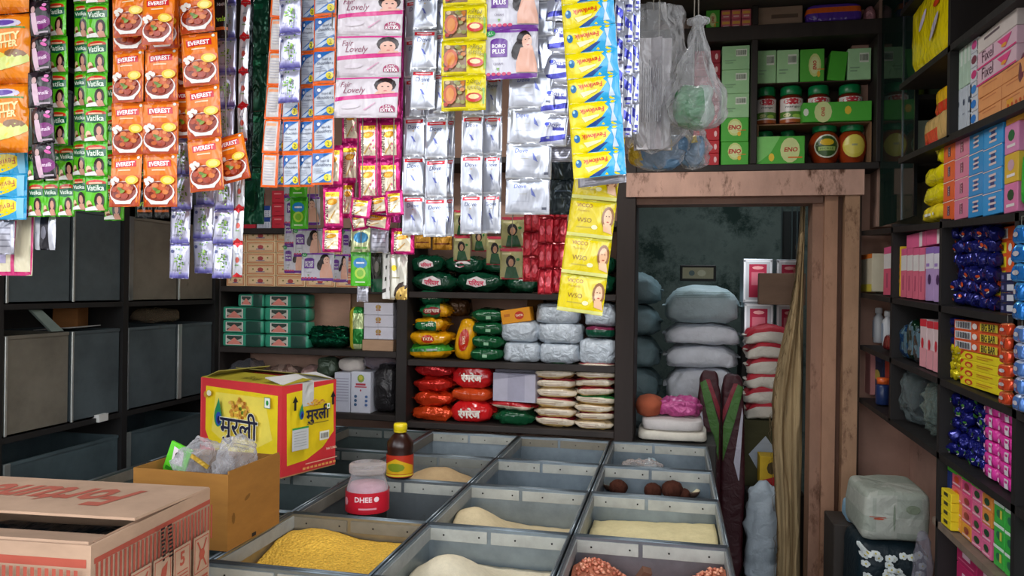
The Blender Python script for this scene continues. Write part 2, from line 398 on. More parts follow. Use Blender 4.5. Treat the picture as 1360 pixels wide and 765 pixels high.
# ---- right-hand shelving
def ln(a, bz): return lambda Y: a[1]+(bz[1]-a[1])*(Y-a[0])/(bz[0]-a[0])
RB = {'b0': ln((3.4, 2.545), (2.1, 2.53)), 'b1': ln((2.944, 2.266), (2.157, 2.239)), 'b2': ln((2.828, 1.992), (2.015, 1.964)),
      'b3': ln((3.648, 1.777), (2.027, 1.7)), 'b4': ln((3.66, 1.506), (2.048, 1.451)), 'b5': ln((3.661, 1.279), (2.053, 1.23)),
      'b6': ln((3.676, 1.049), (2.009, 1.002)), 'b7': ln((2.45, .805), (2.149, .798))}
RT = thing('wall_shelf_rack', 'dark wooden shelf rack along the right wall crowded with small goods', 'shelf', (.8, 2.4, 0))
for kx, fz in RB.items():
    Ya, Yb = (3.6, 1.3) if kx != 'b7' else (2.62, 1.3)
    if kx in ('b0', 'b1', 'b2'): Ya = 3.05
    q = B('wood'); z = [fz(Ya)-.004, fz(Yb)-.004]; t = .02
    q.hexa([(0, Yb-2.4, z[1]-t), (.235, Yb-2.4, z[1]-t), (.235, Ya-2.4, z[0]-t), (0, Ya-2.4, z[0]-t), (0, Yb-2.4, z[1]), (.235, Yb-2.4, z[1]), (.235, Ya-2.4, z[0]), (0, Ya-2.4, z[0])], '#1f1c1c' if kx != 'b7' else '#7a6a5c')
    q.build('shelf_board', RT)
for Y, z0, z1 in ((3.12, 1.02, 1.76), (2.58, .0, 1.73), (2.045, .0, 1.7), (2.53, 1.972, 2.76), (1.5, 0, 2.76)):
    q = B('wood'); q.box(.0, .235, Y-2.4-.011, Y-2.4+.011, z0, z1, '#211e1e'); q.build('upright_panel', RT)
# sliding glass on the far end of the right rack
gt = thing('sliding_glass_door', 'dark tinted glass door covering the far end of the right-hand shelves', 'glass door', (.862, 3.33, 1.785))
q = B('tintglass'); q.box(-.003, .003, -.26, .22, 0, .97, '#2c403b'); q.build('pane', gt)
q = B('metal'); q.box(-.006, .006, -.11, -.1, 0, .97, '#8a9096'); q.box(-.006, .006, -.27, -.26, 0, .97, '#3a4046'); q.build('metal_edge', gt)

# ================================================================== COUNTER OF METAL BINS
b = B('wood'); b.box(-2.28, .15, .9, 3.56, 0, .653, '#2c2724', ch=.005)
b.build('counter_base', label='dark wooden base carrying the rows of metal grain bins', cat='counter')
XL = [-2.01, -1.575, -1.14, -.705, -.273, .16]; YL = [.9, 1.31, 1.74, 2.175, 2.645, 3.07, 3.56]
ZT = .80
def make_bin(x0, x1, y0, y1, label, tone='#8e979c', rim='#6f797f', back='#c9c6ba', z0=.655, old=False, zt=ZT):
    w, d = x1-x0-.012, y1-y0-.012; h = zt-z0
    t = thing('grain_bin', label, 'bin', ((x0+x1)/2, (y0+y1)/2, z0)); th = .006; m = 'zincold' if old else 'zinc'
    q = B(m); q.box(-w/2, w/2, -d/2, d/2, 0, th, tone)
    q.box(-w/2, -w/2+th, -d/2, d/2, th, h, tone); q.box(w/2-th, w/2, -d/2, d/2, th, h, tone)
    q.box(-w/2+th, w/2-th, -d/2, -d/2+th, th, h, tone); q.box(-w/2+th, w/2-th, d/2-th, d/2, th, h, tone); q.build('bin_body', t)
    q = B('zinc'); r = .004
    for a, c in (((-w/2, -d/2), (w/2, -d/2)), ((w/2, -d/2), (w/2, d/2)), ((w/2, d/2), (-w/2, d/2)), ((-w/2, d/2), (-w/2, -d/2))):
        q.tube([(a[0], a[1], h), (c[0], c[1], h)], r, rim, n=8)
    q.build('rolled_rim', t)
    q = B('enamel'); g = .012
    q.box(-w/2+th, -.03, d/2-th-.004, d/2-th, h-.042, h-.008, back); q.box(-.018, w/2-th, d/2-th-.004, d/2-th, h-.042, h-.008, back)
    q.box(-w/2+th, -w/2+th+.004, -d/2+th, d/2-th-.004, h-.042, h-.006, '#8f9290' if not old else '#6f6a60'); q.box(w/2-th-.004, w/2-th, -d/2+th, d/2-th-.004, h-.042, h-.006, '#8f9290')
    for i in range(4):
        x = -w/2+.05+(w-.1)*i/3; q.lathe([(.004, 0), (.004, .003), (.002, .0045)], 8, '#2e2b28', 'metal', c=(0, 0)) if False else None
        q.X = Matrix.Translation((x, d/2-th-.004, h-.025)) @ Matrix.Rotation(pi/2, 4, 'X'); q.lathe([(.003, 0), (.0028, .001), (.0015, .002)], 8, '#2f2c2a', 'metal'); q.X = None
    q.build('rim_band', t)
    return t, w-.024, d-.024, h
def pile(bin_, fn, col, mat, label, cat, n=34):
    t, w, d, h = bin_; vs = []; fs = []
    for j in range(n+1):
        for i in range(n+1):
            u, v = i/n, j/n; z = fn(u, v)+.004*noise.noise(Vector((u*9, v*9, 1)))+.0012*noise.noise(Vector((u*60, v*60, 2)))
            vs.append((-w/2+w*u, -d/2+d*v, z))
    for j in range(n):
        for i in range(n): a = j*(n+1)+i; fs.append((a, a+1, a+n+2, a+n+1))
    m = len(vs)
    vs += [(-w/2, -d/2, .008), (w/2, -d/2, .008), (w/2, d/2, .008), (-w/2, d/2, .008)]; fs.append((m+3, m+2, m+1, m))
    k = n+1
    fs.append(tuple(reversed([m]+[i for i in range(k)]+[m+1]))[::1]); fs.append(tuple([m+3]+[n*k+i for i in range(k)]+[m+2]))
    fs.append(tuple([m]+[i*k for i in range(k)]+[m+3])); fs.append(tuple(reversed([m+1]+[i*k+n for i in range(k)]+[m+2])))
    q = B(mat); q.add(vs, fs, col, None, True)
    return q.build('grain_heap', label=label, cat=cat, kind='stuff', loc=t.location)
def gauss(u, v, cu, cv, s): return math.exp(-((u-cu)**2+(v-cv)**2)/(2*s*s))
bn = {}
lab = {
 (2, 1): 'galvanised bin at the front edge of the counter below the yellow lentils', (3, 1): 'galvanised bin in the front row with pale flour, lowest in the middle column',
 (4, 1): 'galvanised bin in the front row holding pink peanuts',
 (2, 2): 'galvanised bin filled with bright yellow split lentils', (3, 2): 'galvanised bin of cream flour just in front of the second cream heap',
 (4, 2): 'galvanised bin holding pink peanuts and a wooden scoop',
 (2, 3): 'galvanised bin with the red-labelled plastic jar standing in it', (3, 3): 'galvanised bin of cream semolina in the middle of the counter',
 (4, 3): 'galvanised bin half full of fine yellow flour in the right column',
 (2, 4): 'galvanised bin behind the oil bottle with a tan heap', (3, 4): 'empty galvanised bin with blue-grey floor in the middle column',
 (4, 4): 'galvanised bin in the right column with coconuts and a crumpled bag',
 (2, 5): 'dark galvanised bin at the back below the red spice packets', (3, 5): 'shallow-looking galvanised bin at the back below the rice packets',
 (4, 5): 'empty galvanised bin nearest the white towels in the right column',
 (1, 2): 'galvanised bin behind the brown open carton', (1, 3): 'dark empty galvanised bin beside the yellow Hindi-lettered carton', (1, 4): 'dark galvanised bin under the yellow Hindi-lettered carton',
 (1, 5): 'galvanised bin at the back left below the white carton', (0, 5): 'galvanised bin at the far back left corner of the counter',
 (0, 4): 'galvanised bin hidden behind the yellow carton at far left', (1, 1): 'galvanised bin below the brown open carton', (0, 3): 'galvanised bin left behind the brown carton', (0, 2): 'galvanised bin behind the tan striped carton'}
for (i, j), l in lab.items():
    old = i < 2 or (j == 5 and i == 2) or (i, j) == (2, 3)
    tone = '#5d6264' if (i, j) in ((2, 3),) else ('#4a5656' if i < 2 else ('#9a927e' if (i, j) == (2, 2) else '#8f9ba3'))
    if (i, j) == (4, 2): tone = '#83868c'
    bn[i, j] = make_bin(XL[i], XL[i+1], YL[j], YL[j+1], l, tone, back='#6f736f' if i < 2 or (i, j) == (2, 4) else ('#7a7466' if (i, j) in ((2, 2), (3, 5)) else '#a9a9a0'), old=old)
bn[2, 2] = bn[2, 2]
S = 'grain'
pile(bn[2, 2], lambda u, v: .062+.055*gauss(u, v, .2, .85, .26)+.035*gauss(u, v, .95, .8, .25), '#f2bf48', 'graincoarse', 'bright yellow split lentils heaped in a bin', 'lentils', 60)
pile(bn[3, 2], lambda u, v: .03+.085*gauss(u, v, .25, .6, .2)+.015*u, '#dcd0b4', 'grainfine', 'pale cream flour heaped in the front middle bin', 'flour')
pile(bn[3, 1], lambda u, v: .08+.02*v, '#dcd0b4', 'grainfine', 'pale flour in the lowest middle bin', 'flour')
pile(bn[2, 1], lambda u, v: .09+.02*v, '#d9b060', 'grainfine', 'yellow grain in the lowest left bin', 'grain')
pile(bn[3, 3], lambda u, v: .018+.1*gauss(u, v, .12, .6, .22)+.06*gauss(u, v, 1., .5, .2), '#cdbb96', 'grainfine', 'cream semolina heaped against both sides of the central bin', 'semolina')
pile(bn[4, 3], lambda u, v: .055+.022*gauss(u, v, .35, .7, .2)+.03*gauss(u, v, 1., .7, .3), '#d9cb9c', 'grainfine', 'fine yellowish flour in the right column bin', 'flour')
pile(bn[2, 4], lambda u, v: .03+.1*gauss(u, v, .55, .65, .3), '#c0a47c', 'grainfine', 'tan broken wheat heaped behind the oil bottle', 'grain')
# peanuts as loose nuts
def nuts(bin_, fn, label):
    t, w, d, h = bin_; q = B('plastic'); rnd = random.Random(4); ico = []
    for k in range(950):
        u, v = rnd.random(), rnd.random(); z = fn(u, v)+rnd.random()*.008
        a = rnd.random()*pi; r = .0058; q.X = Matrix.Translation((-w/2+.008+(w-.016)*u, -d/2+.008+(d-.016)*v, z)) @ Matrix.Rotation(a, 4, 'Z') @ Matrix.Rotation(rnd.uniform(-.5, .5), 4, 'Y')
        q.add([(r*1.5, 0, 0), (-r*1.5, 0, 0), (0, r, 0), (0, -r, 0), (0, 0, r), (0, 0, -r)], [(0, 2, 4), (2, 1, 4), (1, 3, 4), (3, 0, 4), (2, 0, 5), (1, 2, 5), (3, 1, 5), (0, 3, 5)], rnd.choice(['#d98a6c', '#c87458', '#e09a7a', '#b9664c']), None, True)
    q.X = None; n = 16
    q.add([(-w/2+w*i/n, -d/2+d*j/n, fn(i/n, j/n)) for j in range(n+1) for i in range(n+1)], [(j*(n+1)+i, j*(n+1)+i+1, (j+1)*(n+1)+i+1, (j+1)*(n+1)+i) for j in range(n) for i in range(n)], '#b06a50', 'cloth', True)
    q.box(-w/2+.002, w/2-.002, -d/2+.002, d/2-.002, .007, .012, '#b06a50', 'cloth')
    q.build('peanut_heap', label=label, cat='peanuts', kind='stuff', loc=t.location)
nf = lambda u, v: .015+.1*gauss(u, v, .12, .75, .2)+.1*gauss(u, v, 1., .8, .2)
nuts(bn[4, 2], nf, 'pink skinned peanuts heaped at both sides of the front right bin')
q = B('wood'); q.slab([(-.018, 0, -.02), (.018, 0, -.02), (.012, .0, .1), (-.012, 0, .1)], (0, .02, 0), '#6b4a3a')
q.build('wooden_scoop', label='brown wooden scoop handle sticking out of the peanuts', cat='scoop', loc=bn[4, 2][0].location+Vector((-.04, .05, .045)), rot=(.5, .3, .4))

# ================================================================== LEFT RACK OF BIN DRAWERS
rk = thing('drawer_rack', 'dark wooden rack on the left wall holding the grey metal bin drawers', 'rack', (-2.32, 2.9, 0))
for zz in (.418, .932, 1.409, 1.88, 2.33):
    q = B('wood'); q.box(-.4, -.0, -1.5, .66, zz-.012, zz+.008, '#1b1a1a'); q.build('shelf_board', rk)
for Y in (3.58, 2.905, 2.27, 1.63):
    q = B('wood'); q.box(-.4, .004, Y-2.9-.016, Y-2.9+.016, 0, 2.75, '#191818'); q.build('side_post', rk)
def drawer(Y0, Y1, z, h, label, tone, edge='#8d9493', back=0., wide=False):
    w = Y1-Y0-.012; t = thing('bin_drawer', label, 'bin', (-2.33-back, (Y0+Y1)/2, z), pi/2)
    # local -y faces the room (+X world)
    q = B('zincold'); d = .34; th = .005
    q.box(-w/2, w/2, 0, th, 0, h, tone); q.box(-w/2, w/2, d-th, d, 0, h, tone); q.box(-w/2, -w/2+th, th, d-th, 0, h, tone); q.box(w/2-th, w/2, th, d-th, 0, h, tone); q.box(-w/2, w/2, 0, d, -.0, th, tone)
    q.build('drawer_body', t)
    q = B('zinc'); e = .03 if wide else .012
    q.box(-w/2, -w/2+e, -.008, -.0005, 0, h, edge, ch=.002); q.build('folded_edge', t)
    q = B('zincold'); q.box(-w/2+e, w/2, -.004, -.0005, h-.012, h, tone); q.build('top_hem', t)
    return t
YD = [2.30, 2.60, 2.895, 3.27, 3.57]; YD = [2.295, 2.605, 2.888, 2.922, 3.27, 3.563]
tn = ['#6f7472', '#6a706f']
nm = ['nearest', 'second', 'third', 'farthest']
for r, (z, h, wrd) in enumerate(((.943, .36, 'middle row'), (1.42, .37, 'upper row'), (1.89, .36, 'top row'))):
    for k, (a, c) in enumerate(((2.295, 2.605), (2.605, 2.888), (2.922, 3.27), (3.27, 3.563), (1.96, 2.25), (1.66, 1.95))):
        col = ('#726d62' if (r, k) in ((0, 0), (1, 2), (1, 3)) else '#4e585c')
        pos = ('nearest of the four in view', 'second from the left edge', 'third from the left edge', 'farthest, next to the back shelves', 'just outside the left edge', 'close to the shop front')[k]
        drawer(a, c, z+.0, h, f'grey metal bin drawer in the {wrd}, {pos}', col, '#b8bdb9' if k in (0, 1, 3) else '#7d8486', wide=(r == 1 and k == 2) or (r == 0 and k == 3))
for k, (a, c) in enumerate(((2.295, 2.888), (2.922, 3.5))):
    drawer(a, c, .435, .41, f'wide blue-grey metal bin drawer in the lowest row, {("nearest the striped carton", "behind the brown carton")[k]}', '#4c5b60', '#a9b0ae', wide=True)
# ================================================================== SACHET PRINTS
def rb(u, v): return None
DES = {}
def des(name, base, mat='film', back=None, T=.004, cell=9, seam=None, cols=None):
    def w(fn): DES[name] = (base, mat, back or base, T, cell, seam, cols, fn); return fn
    return w
@des('everest', '#ee7d1a', 'film', seam='#c85a18')
def _(p):
    p.rect(.02, .46, .98, .99, '#b5431f'); p.poly([(.02, .4), (.98, .4), (.98, .6), (.5, .52), (.02, .6)], '#d9641c')
    p.poly([(.14, .13), (.84, .11), (.86, .235), (.16, .255)], '#d3202c'); p.text('EVEREST', .5, .183, '#ffffff', width=.6, bold=.03, rot=-.03)
    p.rect(.3, .29, .7, .315, '#f7d9b0'); p.ell(.9, .06, .045, .03, '#dfe8d8', 8)
    p.ell(.5, .73, .46, .215, '#f1ece6', 20); p.poly([(.06, .76), (.94, .76), (.74, .95), (.26, .95)], '#f1ece6')
    p.ell(.5, .71, .42, .185, '#8e2c12', 18)
    for a, c, r, k in ((.35, .66, .13, '#c8571f'), (.6, .63, .15, '#d0602a'), (.48, .74, .15, '#bd4a1b'), (.7, .72, .1, '#d87a30'), (.3, .76, .08, '#7a2410'), (.24, .68, .09, '#b5441a'), (.42, .6, .1, '#d97838'), (.56, .8, .12, '#a8381a'), (.78, .66, .07, '#b04a20'), (.66, .6, .06, '#e08c4a'), (.38, .8, .08, '#c8602a')): p.ell(a, c, r, r*.5, k, 10)
    p.ell(.78, .5, .2, .085, '#efc92e', 14); p.ell(.78, .5, .13, .055, '#f6e47a', 12)
    for a, c in ((.14, .5), (.25, .47), (.2, .56), (.34, .5)): p.ell(a, c, .075, .045, '#ece4da', 9)
    p.ell(.46, .68, .11, .03, '#5f7a1e', 8, rot=.5); p.ell(.52, .72, .08, .03, '#7a9426', 8, rot=-.4)
@des('sunsilk', '#1a1519', 'film')
def _(p):
    p.poly([(.02, .0), (.5, .0), (.3, .3), (.02, .4)], '#2c2129'); p.ell(.62, .62, .4, .2, '#7d1f72', 16); p.text('Sunsilk', .6, .6, '#f4d8ee', width=.6, shear=.2, bold=.02)
    p.ell(.3, .25, .11, .1, '#c9a2a0', 10); p.poly([(.2, .34), (.42, .34), (.5, .95), (.3, .95)], '#d9b6c6'); p.ell(.76, .25, .16, .05, '#d850a4', 8, rot=.4); p.ell(.8, .14, .1, .05, '#e48cc4', 8); p.rect(.4, .88, .95, .93, '#b8a8b4')
@des('vatika', '#5cc41e', 'film', seam='#3c9a18')
def _(p):
    p.ell(.5, .18, .46, .1, '#cf3a1c', 12); p.rect(.2, .16, .8, .2, '#f2c7a0'); p.poly([(.06, .22), (.96, .2), (.96, .4), (.5, .46), (.06, .42)], '#11623c'); p.text('Vatika', .5, .32, '#e8f6e4', width=.78, bold=.02)
    p.ell(.68, .7, .22, .24, '#26120e', 14); p.ell(.68, .68, .11, .13, '#d69a84', 12); p.poly([(.56, .8), (.82, .8), (.92, .97), (.5, .97)], '#d69a84')
    p.ell(.24, .78, .13, .1, '#e9c29a', 10); p.ell(.3, .84, .12, .05, '#7a3a18', 9); p.poly([(.04, .9), (.5, .84), (.6, .96), (.04, .97)], '#f1efe9')
@des('neem', '#bdbdd2', 'silver', seam='#8a86bf')
def _(p):
    for i in range(4): p.rect(.03, .8+i*.045, .97, .8+(i+1)*.045, ('#b2b0d8', '#9492c8', '#7673b4', '#5e5aa4')[i])
    p.ell(.18, .22, .08, .05, '#5a5f8a', 9, rot=-.4); p.rect(.1, .1, .9, .115, '#e9e9f0')
    R = random.Random(3)
    for i in range(26): p.ell(.56+R.gauss(0, .13), .46+R.gauss(0, .15), .05, .024, R.choice(['#6d9a3a', '#88b04e', '#4f7d34', '#9fc06a']), 6, rot=R.random()*3)
    p.poly([(.54, .5), (.57, .5), (.6, .8), (.56, .8)], '#6b8a48'); p.text('karpoor', .55, .76, '#4c4c6a', width=.5, shear=.2)
@des('redjoint', '#c4c5cc', 'silver', seam='#c8242c')
def _(p):
    p.poly([(.0, .0), (1, .0), (.5, .14)], '#c8242c'); p.poly([(.0, 1), (1, 1), (.5, .86)], '#c8242c'); p.ell(.55, .5, .22, .09, '#c05a50', 8); p.rect(.3, .3, .7, .34, '#9aa0b0'); p.rect(.3, .64, .7, .67, '#7aa060')
@des('shoulders', '#c8d0dc', 'film', seam='#ee6420')
def _(p):
    p.rect(0, 0, 1, .06, '#f0661f'); p.rect(0, .94, 1, 1, '#f0661f'); p.rect(0, 0, .05, 1, '#f0661f'); p.rect(.95, 0, 1, 1, '#f0661f')
    p.poly([(.06, .07), (.94, .07), (.5, .2), (.06, .45)], '#2a6cb8'); p.ell(.26, .2, .14, .1, '#1d56a0', 10); p.ell(.3, .2, .08, .055, '#e4ebf3', 8)
    p.text('head &', .64, .3, '#39425e', width=.42, shear=.15); p.text('shoulders', .57, .42, '#39425e', width=.72, shear=.15)
    for i in range(3): p.rect(.14, .52+i*.06, .5+.1*i, .54+i*.06, '#9fa9bd')
    p.poly([(.06, .93), (.94, .58), (.94, .93)], '#2a6cb8'); p.poly([(.06, .93), (.3, .86), (.94, .66), (.94, .72), (.4, .93)], '#bcd3ea'); p.ell(.8, .8, .16, .11, '#e8d422', 12); p.text('2', .8, .8, '#2d5a20', height=.12)
@des('shback', '#cfc8c4', 'film', seam='#ee6420')
def _(p):
    p.frame(0, 0, 1, 1, .0045, '#f0661f'); p.rect(.2, .12, .8, .2, '#f0a070')
    for i in range(7): p.rect(.22, .28+i*.08, .78, .31+i*.08, '#b8b4bc')
@des('lovely', '#d6cdd3', 'film')
def _(p):
    p.rect(.0, .02, 1, .06, '#d6438f'); p.poly([(0, .5), (1, .4), (1, .5), (0, .6)], '#d42a83')
    p.text('Fair', .18, .19, '#8d3f5c', width=.17, shear=.3); p.text('Lovely', .32, .36, '#8d3f5c', width=.34, shear=.3)
    p.ell(.8, .22, .17, .18, '#2c1b1a', 12); p.ell(.8, .29, .12, .14, '#e6b09c', 12); p.ell(.76, .26, .02, .015, '#3a201c', 6); p.ell(.85, .26, .02, .015, '#3a201c', 6); p.ell(.81, .37, .03, .014, '#c05058', 6); p.poly([(.68, .38), (.95, .38), (.97, .42), (.64, .45)], '#e6b09c')
    p.ell(.28, .74, .15, .06, '#dcd2da', 10, rot=-.1); p.poly([(.48, .82), (.66, .64), (.67, .65), (.5, .84)], '#d9a0bc')
    p.ell(.86, .8, .12, .1, '#a01c58', 12, a0=pi, a1=2*pi); p.rect(.74, .8, .98, .88, '#a01c58'); p.text('10%', .86, .77, '#ffffff', width=.13); p.text('EXTRA', .86, .84, '#ffffff', width=.2, bold=.02)
    p.rect(.1, .92, .6, .93, '#c8b8c4')
@des('gold', '#c8206e', 'foil', seam='#a81866')
def _(p):
    p.rect(.15, .13, .85, .88, '#e3d6ba'); p.rect(.15, .13, .85, .24, '#f2c51e'); p.text('50% EXTRA', .5, .185, '#7a2a18', width=.6)
    p.ell(.5, .36, .27, .08, '#e09a26', 12, rot=-.15); p.ell(.45, .36, .14, .04, '#f0bf58', 10, rot=-.15)
    p.text('PANTENE', .225, .55, '#5a2a44', width=.95, rot=-pi/2)
    p.poly([(.3, .82), (.62, .56), (.64, .59), (.33, .86)], '#c79a52'); p.rect(.24, .87, .6, .89, '#b06a86')
@des('pinkedge', '#c9399a', 'foil')
def _(p):
    for i in range(3): p.ell(.4, .2+.3*i, .3, .05, '#e28ac6', 8); 
@des('dove', '#b9bdc8', 'silver', seam='#dfe2e8')
def _(p):
    p.rect(.1, .06, .9, .15, '#d62a36'); p.rect(.2, .085, .8, .12, '#f2c0c4'); p.text('Dove', .5, .25, '#4a527c', width=.55, shear=.1)
    p.ell(.5, .36, .04, .012, '#c9a24a', 6); p.poly([(.38, .48), (.48, .5), (.6, .64), (.5, .62)], '#5a63a8'); p.poly([(.46, .56), (.62, .78), (.6, .8), (.44, .6)], '#a9aec6')
    p.rect(.25, .88, .75, .9, '#b2b6c2')
@des('dovewide', '#b6bac5', 'silver', seam='#dadde4')
def _(p):
    p.text('Dove', .34, .2, '#4353a4', width=.28, shear=.15); p.poly([(.58, .22), (.66, .4), (.7, .52), (.6, .45)], '#6c78b8'); p.rect(.3, .42, .5, .43, '#a8a894'); p.rect(.16, .62, .55, .635, '#a9adbb'); p.rect(.84, .8, .94, .87, '#5c6070')
@des('maggi', '#e6d40e', 'film', seam='#c9b90a')
def _(p):
    p.rect(.06, .14, .56, .9, '#8a6a4a')
    R = random.Random(5)
    for i in range(24): p.ell(.1+.42*R.random(), .2+.64*R.random(), .06, .06, R.choice(['#b5382a', '#6a5040', '#8d8a42', '#c97a34', '#4f3a34', '#9a9a62', '#cbb08a']), 7)
    p.ell(.22, .55, .16, .28, '#c8603a', 10); p.ell(.22, .55, .1, .2, '#d9883a', 9)
    p.text('Masala', .78, .4, '#7a6a12', width=.34, rot=pi+.05, shear=.2); p.text('Magic', .76, .22, '#7a6a12', width=.3, rot=pi+.05, shear=.2)
    p.ell(.76, .66, .18, .13, '#c81f1c', 12); p.ell(.76, .64, .12, .07, '#f0d8a0', 9); p.rect(.95, .4, .99, .85, '#7fae2a')
@des('boro', '#cfcdd8', 'film', seam='#7a3f9c')
def _(p):
    p.rect(0, .9, 1, .97, '#6d2f92')
    for i in range(5): p.ell(.06+.1*i, .9, .045, .035, '#cf4a72', 7)
    p.rect(.1, .24, .42, .56, '#6b3796'); p.ell(.26, .24, .16, .06, '#6b3796', 10); p.text('BORO', .26, .34, '#f3ecf6', width=.26, bold=.03); p.text('PLUS', .26, .45, '#f3ecf6', width=.24, bold=.03)
    p.ell(.1, .08, .09, .07, '#3f9a58', 10); p.text('5/-', .1, .08, '#e8f5e8', width=.1); p.text('CREAM', .25, .7, '#6a5a78', width=.18); p.poly([(.22, .78), (.28, .78), (.25, .85)], '#7aa848')
    p.ell(.74, .24, .14, .2, '#231615', 14); p.ell(.64, .42, .12, .22, '#231615', 12, rot=.4); p.poly([(.68, .4), (.9, .36), (.98, .7), (1, .89), (.6, .89), (.6, .7)], '#e2ab94'); p.ell(.8, .28, .095, .15, '#e8b6a0', 12); p.ell(.82, .35, .03, .012, '#b04a50', 6)
    p.ell(.77, .24, .014, .01, '#33201c', 6); p.ell(.84, .23, .014, .01, '#33201c', 6)
@des('surf', '#bfc2d2', 'silver', seam='#e4e6ee')
def _(p):
    p.poly([(.05, .74), (.95, .6), (.95, .78), (.05, .9)], '#3a3c9a'); p.text('Dove', .55, .32, '#4a4a8a', width=.5, shear=.3); p.rect(.5, .4, .9, .5, '#2f3180'); p.ell(.3, .3, .08, .06, '#3a48b0', 8)
@des('surfedge', '#bcc0d0', 'silver')
def _(p):
    p.poly([(.1, .1), (.9, .3), (.9, .6), (.1, .4)], '#4146b0'); p.rect(.1, .7, .9, .8, '#2d3080'); p.ell(.5, .9, .3, .03, '#4a4fae', 6)
@des('kwik', '#e9d60c', 'film', back='#d8d8d8')
def _(p):
    p.poly([(.64, 0), (1, 0), (1, 1), (.3, 1), (.62, .66), (.76, .3)], '#2aa6dc'); p.poly([(.3, .98), (.62, .66), (.7, .66), (.5, .98)], '#1c4a92')
    p.text('Fevikwik', .44, .36, '#d8331c', width=.46, rot=pi-.05, bold=.02); p.ell(.12, .42, .06, .16, '#1c6fa8', 10); p.ell(.1, .36, .025, .06, '#a9dcf0', 7)
    p.poly([(.78, .16), (.88, .16), (.84, .5), (.9, .86), (.78, .86), (.82, .5)], '#c3d4e2'); p.poly([(.24, .6), (.58, .54), (.56, .62), (.3, .8)], '#f4efae')
@des('kwikface', '#2aa0d2', 'film')
def _(p):
    p.ell(.42, .52, .46, .4, '#e9d60c', 18, rot=-.12); p.text('Fevikwik', .5, .5, '#b8482a', width=.56, rot=pi-.16); p.rect(.82, .05, .95, .95, '#7cc4e4')
@des('vicco', '#d8c20c', 'film', seam='#b9b23c')
def _(p):
    p.rect(0, .9, 1, .99, '#d6d47e'); p.text('VICCO', .33, .16, '#a05a1c', width=.34, bold=.01); p.text('Turmeric', .32, .3, '#b58a2a', width=.26); p.text('WSO', .36, .55, '#8a5a1e', width=.32); p.rect(.2, .72, .56, .75, '#b8a42c'); p.ell(.6, .72, .07, .06, '#efe7b2', 9)
    p.ell(.86, .44, .13, .3, '#8a5a2e', 14); p.ell(.86, .44, .085, .22, '#e4b48c', 12); p.poly([(.78, .62), (.94, .62), (.99, .86), (.8, .8)], '#e4b48c'); p.ell(.87, .55, .03, .018, '#b0483c', 6); p.ell(.83, .4, .012, .016, '#4a2a1a', 6); p.ell(.89, .4, .012, .016, '#4a2a1a', 6)
@des('chips', '#f08a14', 'film', T=.02, seam='#d9720c')
def _(p):
    p.ell(.6, .16, .3, .07, '#d9d0e2', 14); p.ell(.6, .15, .2, .04, '#6a4aa8', 12); p.rect(.25, .21, .95, .235, '#4a8f3a')
    p.text('NUTTY', .62, .36, '#f8e6a0', width=.56, bold=.04, rot=-.08); p.text('BUTTER', .62, .47, '#f8e6a0', width=.5, bold=.04, rot=-.08)
    p.ell(.45, .68, .42, .13, '#e8d85c', 14, rot=.2); p.ell(.75, .72, .3, .1, '#d9e07a', 12, rot=-.3); p.ell(.82, .6, .16, .06, '#8a6238', 9)
@des('creampouch', '#dcd2b4', 'film', seam='#c02468')
def _(p):
    p.frame(0, 0, 1, 1, .006, '#c92a70'); p.rect(.56, 0, .64, 1, '#c92a70'); p.rect(.15, .6, .45, .8, '#a9a0c0'); p.rect(.1, .12, .5, .16, '#b8a078')
@des('blacksilver', '#2b2a31', 'silver')
def _(p):
    p.rect(.0, 0, .3, 1, '#b4b6be'); p.rect(.72, 0, 1, 1, '#b9bbc4'); p.ell(.5, .5, .14, .2, '#6b6b76', 8)
@des('blackherb', '#1c1d20', 'film')
def _(p):
    p.text('HAIR', .6, .12, '#b9b4b4', width=.6, bold=.02); p.text('vals', .6, .5, '#9cc93a', width=.7, bold=.02); p.rect(.2, .72, 1, .8, '#c8642a')
@des('darkpouch', '#1f2a2e', 'foil')
def _(p):
    p.rect(.2, .3, .8, .34, '#4b5a68'); p.rect(.2, .5, .6, .54, '#38464e')
@des('greenpouch', '#12523a', 'foil')
def _(p):
    p.rect(.2, .1, .8, .2, '#1e7a52'); p.ell(.5, .6, .3, .2, '#0d3f2c', 9)
@des('clinicgreen', '#4db824', 'film')
def _(p):
    p.poly([(.08, 0), (.92, 0), (.92, .12), (.08, .12)], '#2f8a18'); p.ell(.5, .32, .34, .16, '#2a8acb', 12); p.rect(.3, .29, .7, .34, '#e8f2f6'); p.ell(.5, .62, .28, .17, '#b9dd4a', 12); p.ell(.5, .62, .18, .11, '#7cc02e', 10); p.rect(.25, .86, .75, .9, '#d4ecc0')
@des('creamblue', '#cfd8a6', 'silver')
def _(p):
    p.ell(.5, .4, .36, .22, '#3f8ab8', 10); p.rect(.2, .76, .8, .84, '#6aa84a')
@des('silverplain', '#a9a9b4', 'silver')
def _(p):
    for i in range(4): p.rect(.15, .2+i*.18, .85, .24+i*.18, '#7a7a86')
@des('blackhair', '#20201f', 'film')
def _(p):
    p.ell(.5, .35, .3, .26, '#4a4644', 12); p.rect(.0, .66, 1, 1, '#135a3c'); p.ell(.5, .35, .18, .15, '#8f8784', 9)
@des('zebra', '#dcdad6', 'film')
def _(p):
    for i in range(4): p.poly([(.0, .08+i*.24), (1, .02+i*.24), (1, .1+i*.24), (.0, .16+i*.24)], '#26221f')
@des('creamgold', '#d8d6c8', 'silver')
def _(p):
    p.ell(.8, .9, .5, .3, '#34261c', 12); p.ell(.84, .96, .46, .26, '#b9974a', 12); p.ell(.3, .3, .16, .07, '#e8c82a', 9); p.rect(.2, .5, .6, .53, '#9a9478')
